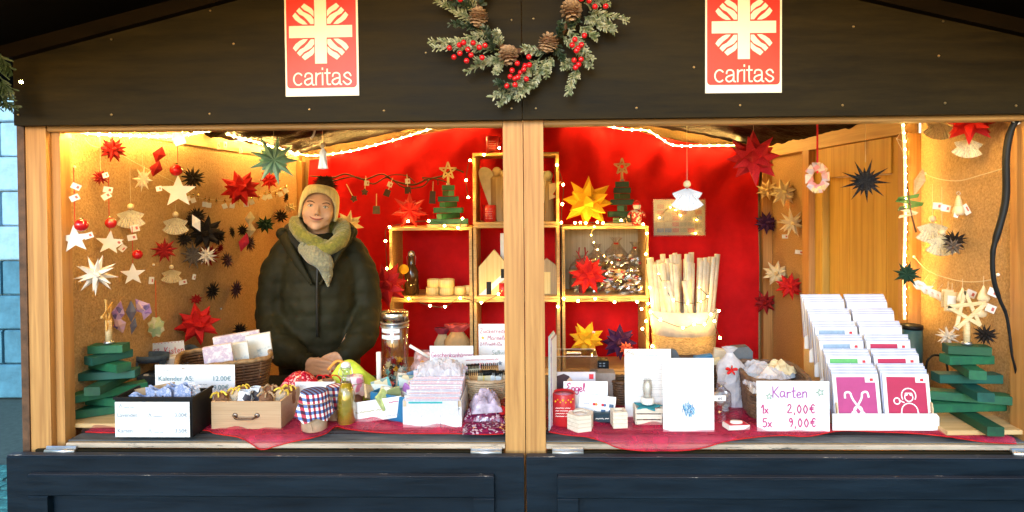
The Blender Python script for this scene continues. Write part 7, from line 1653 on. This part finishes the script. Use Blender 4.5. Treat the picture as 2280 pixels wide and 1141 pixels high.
for x, z in ((.33, .52), (.12, .24), (.33, .24)): m = MB(); m.box(w * x, w * (x + .12), -.0022, -.0015, h * z, h * (z + .15)); part(e, 'logo_block', m, M('logo_navy', (.06, .12, .22), rough=.5))
scribble(e, -w * .3, w * .4, h * .84, h * .05, INKG, seed=31); scribble(e, -w * .3, 0, h * .28, h * .06, INKG, seed=32)
e = thing('card_reader', 'dark teal card reader under the payment logo card', 'card reader', p + Vector((.022, .012, TU))); part(e, 'case', sb(-.026, .03, 0, .05, 0, .03, .003), M('teal_black', (.012, .04, .06), rough=.35)); scribble(e, -.02, .02, .012, .007, WHITE, y=-.0015, seed=33)
WW = wood('white_wood_blank', (.74, .68, .58), (.62, .54, .42), 'x', knots=False, scale=3)
def holder(px0, px1, pt, pb, n, label, rot=0):
    p, w, h, kk = stand(px0, px1, pt, pb); r_ = w / 2; e = thing('tealight_holder', label, 'tealight holder', p + Vector((0, r_, TU)), (0, 0, rot), group='whitewashed tealight holders')
    m = MB(); m.lathe([(r_ * .97, 0), (r_, .002), (r_, h * .96), (r_ * .97, h), (r_ * .62, h), (r_ * .6, h * .6), (.0001, h * .6)], n, smooth=False); part(e, 'block', m, WW)
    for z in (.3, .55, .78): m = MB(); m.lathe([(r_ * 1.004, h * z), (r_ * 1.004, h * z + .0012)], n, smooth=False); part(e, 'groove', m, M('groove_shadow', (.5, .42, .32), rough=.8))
    m = MB(); m.lathe([(r_ * .5, h * .6), (r_ * .48, h * .92), (.0001, h * .92)], 20); part(e, 'candle', m, WHITE)
holder(1263, 1326, 932, 968, 6, 'six sided whitewashed tealight holder in front of the red tin', .3); holder(1358, 1404, 924, 960, 4, 'square whitewashed tealight holder beside the payment card', pi / 4 + .1)
# letter sheets
e, w, h, kk = fsign('letter_sheet', 'tall printed letter sheet with twine bow at its top corner', 'sheet', 1392, 1495, 779, Y=.16, rz=0, lean=-.03)
scribble(e, -w * .2, w * .2, h * .90, h * .022, INKG, seed=40); scribble(e, -w * .18, w * .14, h * .85, h * .022, INKG, seed=41)
for i in range(15):
    if i in (3, 8, 12): continue
    scribble(e, -w * .42, w * (.40 if i % 3 else .3), h * (.77 - i * .033), h * .009, INKG, seed=50 + i)
m = MB(); m.tube(smooth([(-w * .46, -.003, h * .96), (-w * .38, -.004, h * .99), (-w * .3, -.003, h * .92), (-w * .44, -.003, h * .96), (-w * .5, -.003, h * .9)], 4), .0011, 4); part(e, 'twine_bow', m, KRAFTL)
e, w, h, kk = fsign('letter_sheet', 'white sheet with blue lavender drawing, foremost on the counter', 'sheet', 1477, 1590, 799, 962, rz=0, lean=-.02)
for i in range(8):
    if i in (1, 4): continue
    scribble(e, -w * .38, w * .36, h * (.82 - i * .05), h * .006, M('pale_ink', (.62, .64, .68), rough=.6, var=0), seed=70 + i)
LVI = M('lavender_blue', (.10, .34, .55), rough=.6, var=0); LVD = M('dark_blue_ink', (.06, .14, .3), rough=.6, var=0)
r = random.Random(4)
for k_, mt in enumerate((LVI, LVI, LVD)):
    m = MB()
    for i in range(22):
        a = r.uniform(0, 6.28); q_ = sqrt(r.random()); x = cos(a) * q_ * w * .125; z = h * .285 + sin(a) * q_ * h * .095; L = r.uniform(.004, .010); ribbon(m, [(x, z), (x + r.uniform(-.002, .002), z + L)], .0017 + .0006 * (k_ == 0), -.002 - .0002 * k_)
    part(e, 'lavender_drawing', m, mt)
m = MB()
for i in range(7): ribbon(m, [((i - 3) * .0035, h * .21), ((i - 3) * .0042, h * r.uniform(.14, .18))], .0007, -.002)
part(e, 'stem_ends', m, LVD)
# mini crate with candle and teal star
p, w, h, kk = stand(1415, 1476, 912, 950); e = thing('mini_crate', 'tiny whitewashed slatted crate with teal star and candle lantern', 'box', p + Vector((0, .0, TU)))
for i in range(3):
    for y in (0, .05): m = MB(); m.slab(-w * (.44 + .03 * i), w * (.44 + .03 * i), y, y + .003, i * h * .34 + .001, (i + .85) * h * .34, .0005); part(e, 'slat', m, WW)
for s in (-1, 1): m = MB(); m.slab(s * w * .47 - .0015, s * w * .47 + .0015, .0035, .0495, 0, h, .0005); part(e, 'side_panel', m, WW)
part(e, 'bottom', bx(-w * .44, w * .44, .003, .05, .001, .003), WW)
e = thing('felt_star', 'teal star under the small candle on the tiny crate', 'star ornament', p + Vector((0, .025, h + TU + .001))); m = MB(); m.prism(star5(w * .55, 0, .5), 0, .004, Matrix.Rotation(-pi / 2 + .0, 4, 'X') @ Matrix.Rotation(.3, 4, 'Y')); part(e, 'star', m, M('teal_felt', (.02, .24, .30), rough=.9))
e = thing('candle_lantern', 'white candle in a small clear glass on the teal star', 'candle', p + Vector((0, .025, h + TU + .006))); m = MB(); m.lathe([(.018, 0), (.021, .004), (.020, .018), (.016, .020)], 18); part(e, 'dish', m, WHITE); m = MB(); m.lathe([(.010, .02), (.0105, .055), (.008, .062), (.002, .07)], 14); part(e, 'wax', m, WHITE); m = MB(); m.lathe([(.014, .02), (.015, .05), (.012, .075)], 18); part(e, 'glass', m, GJ)
# grey felt fin, small things behind sheets
e = thing('felt_shape', 'grey felt whale tail standing behind the two sheets', 'ornament', onY(1512, 796, .30) + Vector((0, 0, -.01)), (0, 0, .1)); k_ = 650; m = MB(); m.prism([(-.028, -.03), (.04, -.03), (.042, -.005), (.02, .0), (.0, .012), (-.012, .036), (-.026, .040), (-.026, .01)], -.006, .006); part(e, 'felt', m, M('grey_felt', (.10, .12, .14), rough=.95))
e = thing('wicker_basket', 'low wide basket of small craft goods behind the lavender sheet', 'basket', Vector((onY(1560, 850, .42).x, .42, ZC + .0005))); basket(e, .27, .14, .10, 10, WICK, n=64, flare=.1)
for i, (px, py, w_, h_, mt, lab) in enumerate([(1565, 798, 40, 16, BLUEC, 'flat blue craft packet on the low wide basket'), (1588, 806, 34, 14, CREAM, 'cream craft packet on the low wide basket'), (1600, 790, 30, 30, KRAFTL, 'rolled kraft paper packet in the low wide basket'), (1548, 804, 26, 12, WHITE, 'white craft packet left on the low basket'), (1575, 812, 60, 14, KRAFT, 'long brown packet along the low basket rim')]):
    q = onY(px, py, .36 + .02 * i); kk = ppm(q); e = thing('craft_packet', lab, 'packet', q - Vector((0, 0, h_ / 2 / kk)), (.2, rnd.uniform(-.4, .4), rnd.uniform(-.3, .3)), group='craft packets behind the lavender sheet'); m = MB(); m.slab(-w_ / 2 / kk, w_ / 2 / kk, -.01, .01, 0, h_ / kk, .003); part(e, 'packet', m, mt)
e = thing('dark_bag', 'dark grey paper gift bag behind the cellophane bag', 'bag', Vector((onY(1650, 800, .40).x, .40, ZC))); h = onY(1650, 770, .40).z - ZC; m = MB(); m.prism([(-.045, 0), (.03, 0), (.035, h * .9), (.02, h), (-.03, h * .98), (-.05, h * .9)], -.02, .02); part(e, 'bag', m, M('anthracite_paper', (.10, .11, .125), rough=.7, var=.1, bump=.3))
e = filmbag(1625, 780, 62, 130, ZC, .27, 'cellophane bag with red bow standing right of the lavender sheet', M('beige_filling', (.55, .42, .28), rough=.7), seed=21, film=M('whitish_film', (.7, .7, .78)), base=Vector((onY(1625, 880, .27).x, .27, ZC + .0005)))
p = onY(1628, 825, .22); e = thing('red_bow', 'red ribbon bow tied round the cellophane bag neck', 'bow', p); m = MB()
for a in (.3, 2.7, 1.5, 4.0, 5.2): m.tube(smooth([(0, 0, 0), (cos(a) * .012, -.006, sin(a) * .012 + .003), (cos(a) * .020, -.004, sin(a) * .012), (cos(a) * .006, 0, sin(a) * .003)], 4), .004, 6, flat=.5)
part(e, 'loops', m, RED1)
e = filmbag(1610, 700, 44, 70, ZC, .20, 'small cellophane bag with white and blue contents at the sheet edge', M('bluish_filling', (.45, .48, .52), rough=.7), seed=25, film=FILMC, base=Vector((onY(1606, 880, .19).x, .19, ZC + .0005)))
m = MB(); m.box(-.022, .022, -.001, .001, -.009, .009); e = thing('label_card', 'small white label in front of the cellophane bag', 'label', onY(1600, 887, .14)); part(e, 'card', m, PAPER); text(e, 'et', .004, -.005, .016, BLACK)
p, w, h, kk = stand(1618, 1669, 938, 962); e = thing('flat_tin', 'small flat red and white tin lying before the cellophane bags', 'tin', p + Vector((0, .02, TU)), (.0, .06, .25)); m = MB(); m.slab(-w / 2, w / 2, -.02, .02, 0, .015, .003); part(e, 'box', m, WHITE); m = MB(); m.box(-w * .46, w * .46, -.0185, .0185, .0152, .0160); part(e, 'lid_print', m, INKR); m = MB(); m.lathe([(w * .3, .0162), (w * .28, .022), (.0001, .023)], 16, sy=.6); part(e, 'lid', m, WHITE)
# wicker basket with cellophane to the right
WB = M('grey_brown_wicker', (.20, .12, .08), rough=.6, var=.35, scale=50, col2=(.08, .045, .03))
p = Vector((onY(1725, 900, .20).x, .23, ZC + .0005)); e = thing('wicker_basket', 'brown wicker basket full of film wrapped goods behind the Karten sign', 'basket', p, (0, 0, radians(-6))); hh3 = onY(1700, 838, .20).z - ZC
basket(e, .19, .24, hh3, 12, WB, n=72, flare=.12, rectk=5)
for i, (x, y, z, s_, mt, lab) in enumerate([(-.06, -.09, 0, 1, 'a', 'crumpled film packet at the left front of the brown basket'), (.0, -.02, .0, 1.1, 'a', 'film packet in the middle of the brown basket'), (.05, .06, .005, 1.1, 'b', 'pale yellow film packet at the right of the brown basket'), (-.02, .08, .0, 1.1, 'a', 'rear film packet in the brown basket')]):
    e = thing('film_packet', lab, 'packet', p + Vector((x, y, hh3 - .02 + z)), (0, 0, i), group='film packets in the brown basket')
    m = MB(); m.grid(lambda u, v: ((u - .5) * .10 * s_, (v - .5) * .08 * s_, .03 * sin(pi * u) * sin(pi * v) + .018 * noise.noise((u * 7, v * 7, i)) + .01), 12, 10, False); part(e, 'film', m, MATS['whitish_film'] if mt == 'a' else M('yellowish_film', (.72, .62, .4), rough=.3, alpha=.85, var=.1))
    m = MB(); m.slab(-.04, .04, -.03, .03, -.01, .008, .003); part(e, 'content', m, CARD)
e = thing('kraft_card', 'pale pinkish card corner sticking up behind the Karten sign', 'card', p + Vector((-.035, -.05, hh3 - .02)), (0, .75, .1)); m = MB(); m.box(-.035, .035, -.001, .001, -.03, .045); part(e, 'sheet', m, M('pinkish_card', (.72, .58, .50), rough=.7))
# Karten sign
e, w, h, kk = fsign('handwritten_sign', 'large handwritten white sign Karten 1x 2,00€ 5x 9,00€', 'price sign', 1687, 1846, 850, 962, rz=radians(-1), lean=-.02)
hand(e, 'Karten', -w * .28, h * .68, h * .21, INKV, w=.0034, gap=.12); hand(e, '1x', -w * .44, h * .37, h * .17, INKP, w=.0034); hand(e, '2,00€', -w * .08, h * .37, h * .17, INKP, w=.0034, gap=.28)
hand(e, '5x', -w * .42, h * .10, h * .17, INKP, w=.0034); hand(e, '9,00€', -w * .06, h * .10, h * .17, INKP, w=.0034, gap=.28)
for x, z, s_, o_ in ((-.33, .70, .065, 0), (.37, .78, .075, .3)):
    for nm, k_, mt in (('drawn_star', 1, GSTAR), ('star_centre', .4, PAPER)): m = MB(); m.add([(w * x + a * k_, -.002 - .0004 * (k_ < 1), h * z + b_ * k_) for a, b_ in star5(h * s_ * 1.3, 0, .45, o_)], [tuple(range(10))]); part(e, nm, m, mt)
m = MB(); r = random.Random(3)
for i in range(24):
    x, z = r.uniform(-.45, .47) * w, r.choice([.93, .95, .60, .64, .57]) * h; m.add([(x + cos(a * pi / 3) * .0012, -.002, z + sin(a * pi / 3) * .0012) for a in range(6)], [tuple(range(6))])
part(e, 'dots', m, GSTAR, kind='stuff')

# ---------- stepped card rack
RX0, RX1 = onz(1846, 955, ZC).x, onz(2080, 955, ZC).x; RW = RX1 - RX0; RY = .045; cxr = (RX0 + RX1) / 2; NR = 6; SY, SZ = .060, .0315
rk = thing('card_rack', 'stepped white and plywood rack holding two columns of greeting cards', 'card rack', (cxr, RY, ZC + TU))
WR_ = M('white_rack_board', (.76, .76, .78), rough=.5, var=.03)
part(rk, 'front_board', (lambda m: m.prism([(-RW / 2, 0), (RW / 2, 0), (RW / 2, .040), (RW / 2 - .008, .050), (-RW / 2, .050)], 0, .004))(MB()), WR_)
for s in (-1, 1):
    x = s * (RW / 2 - .016); pr = [(0, 0)]
    m = MB(); prof = [(.0045, 0), (.0045, .06)]
    for i in range(NR): y = .0045 + i * SY; z = .06 + i * SZ * 1.05; prof += [(y, z), (y + .006, z + .018), (y + SY * .55, z + .018), (y + SY * .62, z + .012)]
    prof += [(.0045 + NR * SY, .06 + NR * SZ), (.0045 + NR * SY, 0)]
    n = len(prof); m.add([(x - .002, a, b_) for a, b_ in prof] + [(x + .002, a, b_) for a, b_ in prof], [tuple(range(n)), tuple(range(2 * n - 1, n - 1, -1))] + [(i, i + n, (i + 1) % n + n, (i + 1) % n) for i in range(n)]); m.v = [Vector((v.x + .0095 * v.y / SY, v.y, v.z)) for v in m.v]; part(rk, 'side_panel', m, PALE)
for i in range(1, NR):
    m = MB(); z = .012 + i * SZ; m.prism([(-RW / 2, z), (RW / 2, z), (RW / 2, z + .038), (RW / 2 - .01, z + .048), (-RW / 2 + .01, z + .048), (-RW / 2, z + .038)], i * SY, i * SY + .004); m.xf(Matrix.Translation((.0095 * i, 0, 0))); part(rk, 'divider_board', m, WR_)
    part(rk, 'step_shelf', bx(-RW / 2 + .020, RW / 2 - .020, i * SY - SY + .008, i * SY - .002, z - .028, z - .025).xf(Matrix.Translation((.0095 * i, 0, 0))), PALE)
CPINK = M('pink_card_print', (.42, .05, .20), rough=.5, var=.05); CRED = M('red_card_print', (.42, .02, .08), rough=.5, var=.05); CGRN = M('green_card_print', (.12, .42, .14), rough=.5); CBLU = M('blue_card_print', (.25, .36, .52), rough=.5); CDG = M('dark_green_print', (.03, .25, .14), rough=.5)
CW = RW * .44; ENV = M('envelope_white', (.77, .77, .80), rough=.6, var=.03); SLV = M('shaded_card_sleeve', (.42, .45, .62), rough=.25, var=.08)  # sleeve's darker blue grey puts the shading of the card edges into the colour
me_env = MB(); me_env.box(-CW / 2, CW / 2, -.0012, .0012, 0, .150); ME = me_env.mesh('envelope'); ME.materials.append(ENV); ms = MB(); ms.box(-CW / 2 - .001, CW / 2 + .001, -.0012, .0012, 0, .152); MS = ms.mesh('sleeve'); MS.materials.append(SLV)
desc = ['bottom', 'second', 'third', 'fourth', 'fifth', 'top']
for r_i in range(NR):
    for ci, s in enumerate((-1, 1)):
        shift = .0095 * r_i
        for j in range(8 if r_i in (0, 5) else 6):
            y = RY + r_i * SY + .010 + j * .0052; z = ZC + TU + .022 + r_i * SZ + j * .0030 - (.012 if r_i == 0 else .004)
            first = j == 0
            lab = f'foremost card of the {desc[r_i]} row, {"left" if s < 0 else "right"} column of the rack' if first else f'white envelope stacked in the {desc[r_i]} row, {"left" if s < 0 else "right"} column'
            e = thing('greeting_card', lab, 'card', (cxr + s * RW * .236 + shift + rnd.uniform(-.0015, .0015) + j * (.0012 if s > 0 else .0006), y, z), (-.16, rnd.uniform(-.012, .012), 0), group='greeting cards in the stepped rack')
            share(e, 'envelope', ME if j % 2 == 0 else MS, None)
            if first:
                fr = {(0, 0): CPINK, (0, 1): CRED, (1, 1): CRED, (2, 1): CRED, (1, 0): CGRN, (2, 0): CBLU, (3, 0): CBLU, (3, 1): None, (4, 0): None, (4, 1): None, (5, 0): None, (5, 1): None}[(r_i, ci)]
                if fr:
                    m = MB(); m.box(-CW * .42, CW * .42, -.0022, -.0014, .012, .142); part(e, 'print', m, fr)
                    m = MB(); m.box(CW * .20, CW * .42, -.0030, -.0023, .126, .142); part(e, 'corner_label', m, ENV)
                    m = MB(); m.box(CW * .30, CW * .37, -.0036, -.0031, .130, .138); part(e, 'red_print', m, INKR)
                    wl = MB(); Wd = .0034
                    def cir(cx_, cz, rr, a0=0, a1=360, k_=14): ribbon(wl, [(cx_ + cos(radians(a0 + (a1 - a0) * t / k_)) * rr, cz + sin(radians(a0 + (a1 - a0) * t / k_)) * rr) for t in range(k_ + 1)], Wd, -.0026)
                    if ci == 1:
                        cir(CW * .03, .088, .021, -30, 210); cir(CW * .03, .083, .012); cir(CW * .03, .042, .024, -40, 220); cir(CW * .03, .030, .027, 150, 390); cir(-CW * .23, .072, .009)
                        cir(CW * -.02, .092, .003); cir(CW * .08, .092, .003); ribbon(wl, [(-CW * .18, .074), (-CW * .08, .068)], Wd, -.0026)
                    elif r_i == 0:
                        ribbon(wl, smooth([(-.028, .02), (.010, .075), (.016, .095), (.030, .098), (.034, .084)], 4), .006, -.0026); ribbon(wl, smooth([(.026, .02), (-.012, .075), (-.020, .096), (-.034, .096), (-.036, .082)], 4), .006, -.0026); cir(0, .045, .013); cir(-.012, .035, .008); cir(.012, .033, .008)
                    else: ribbon(wl, [(a * .6 + .004, b_ * .6 + .118) for a, b_ in star5(.018, 0, .5)] + [(.004, .118 + .0108)], .0014, -.0026)
                    part(e, 'white_drawing', wl, ENV)
                else:
                    scribble(e, -CW * .1, CW * .1, .138, .004, INKG, seed=r_i * 3 + ci)
# round tin behind rack, cable loop
p = onY(2030, 745, .46); kk = ppm(p); e = thing('round_tin', 'dark teal round tin with black lid behind the card rack', 'tin', Vector((p.x, .46, ZC + .0005))); h = onY(2030, 724, .46).z - ZC
m = MB(); m.lathe([(.034, 0), (.034, h * .94)], 24); part(e, 'can', m, M('teal_tin', (.03, .10, .12), rough=.4)); m = MB(); m.lathe([(.036, h * .94), (.036, h), (.0001, h)], 24); part(e, 'lid', m, BLACK)
q = [onY(a, b_, .28) for a, b_ in [(2062, 830), (2064, 806), (2078, 792), (2098, 795), (2108, 812), (2112, 850)]]; e = thing('cable_loop', 'loop of black cable with plug between rack and block tree', 'cable', q[0]); m = MB(); m.tube(smooth(q, 5), .0035, 7); part(e, 'cable', m, BLACK, world=True)
m = MB(); m.tube([q[0], q[0] + Vector((0, 0, -.035))], .008, 8); part(e, 'plug', m, M('grey_plug', (.3, .32, .34), rough=.4), world=True)
# door handle thing glimpsed left of rack is on the door itself
# ---------- right block tree on its board
pbx = onz(2185, 972, ZC); e = thing('base_board', 'pale plywood board under the right block tree', 'board', (pbx.x, .0, ZC + .0035), (0, 0, radians(2)))
part(e, 'board', (lambda m: m.slab(-.10, .165, .008, .20, 0, .014, .002))(MB()), BASEW)
p = onY(2152, 900, .10); kk = ppm(p); zb = ZC + .0035 + .0142; e = blocktree(Vector((p.x, .10, zb)), 8, 84 / kk, 200 / kk, (onY(2152, 767, .10).z - zb) / 8, .045, 'green block tree at the right end of the counter', 62 / kk, [85, 4, 165, 82, -2, 75, 3, -12], 0, mat=None, seed=9)
p = onY(2152, 692, .085); kk = ppm(p); e = thing('wooden_star', 'large slatted wooden star on the pole of the right block tree', 'star ornament', p, (0, -.1, 0)); r_ = 44 / kk; P5 = [(cos(pi / 2 + 2 * pi * j / 5) * r_, sin(pi / 2 + 2 * pi * j / 5) * r_) for j in range(5)]
for j in range(5):
    a, b_ = P5[j], P5[(j + 2) % 5]; L = sqrt((b_[0] - a[0]) ** 2 + (b_[1] - a[1]) ** 2)
    m = MB(); m.slab(-L / 2, L / 2, -.002, .002, -.0055, .0055, .0006, Matrix.Translation(((a[0] + b_[0]) / 2, -.0025 * (j % 3), (a[1] + b_[1]) / 2)) @ Matrix.Rotation(-atan2(b_[1] - a[1], b_[0] - a[0]), 4, 'Y')); part(e, 'star_slat', m, STARW)
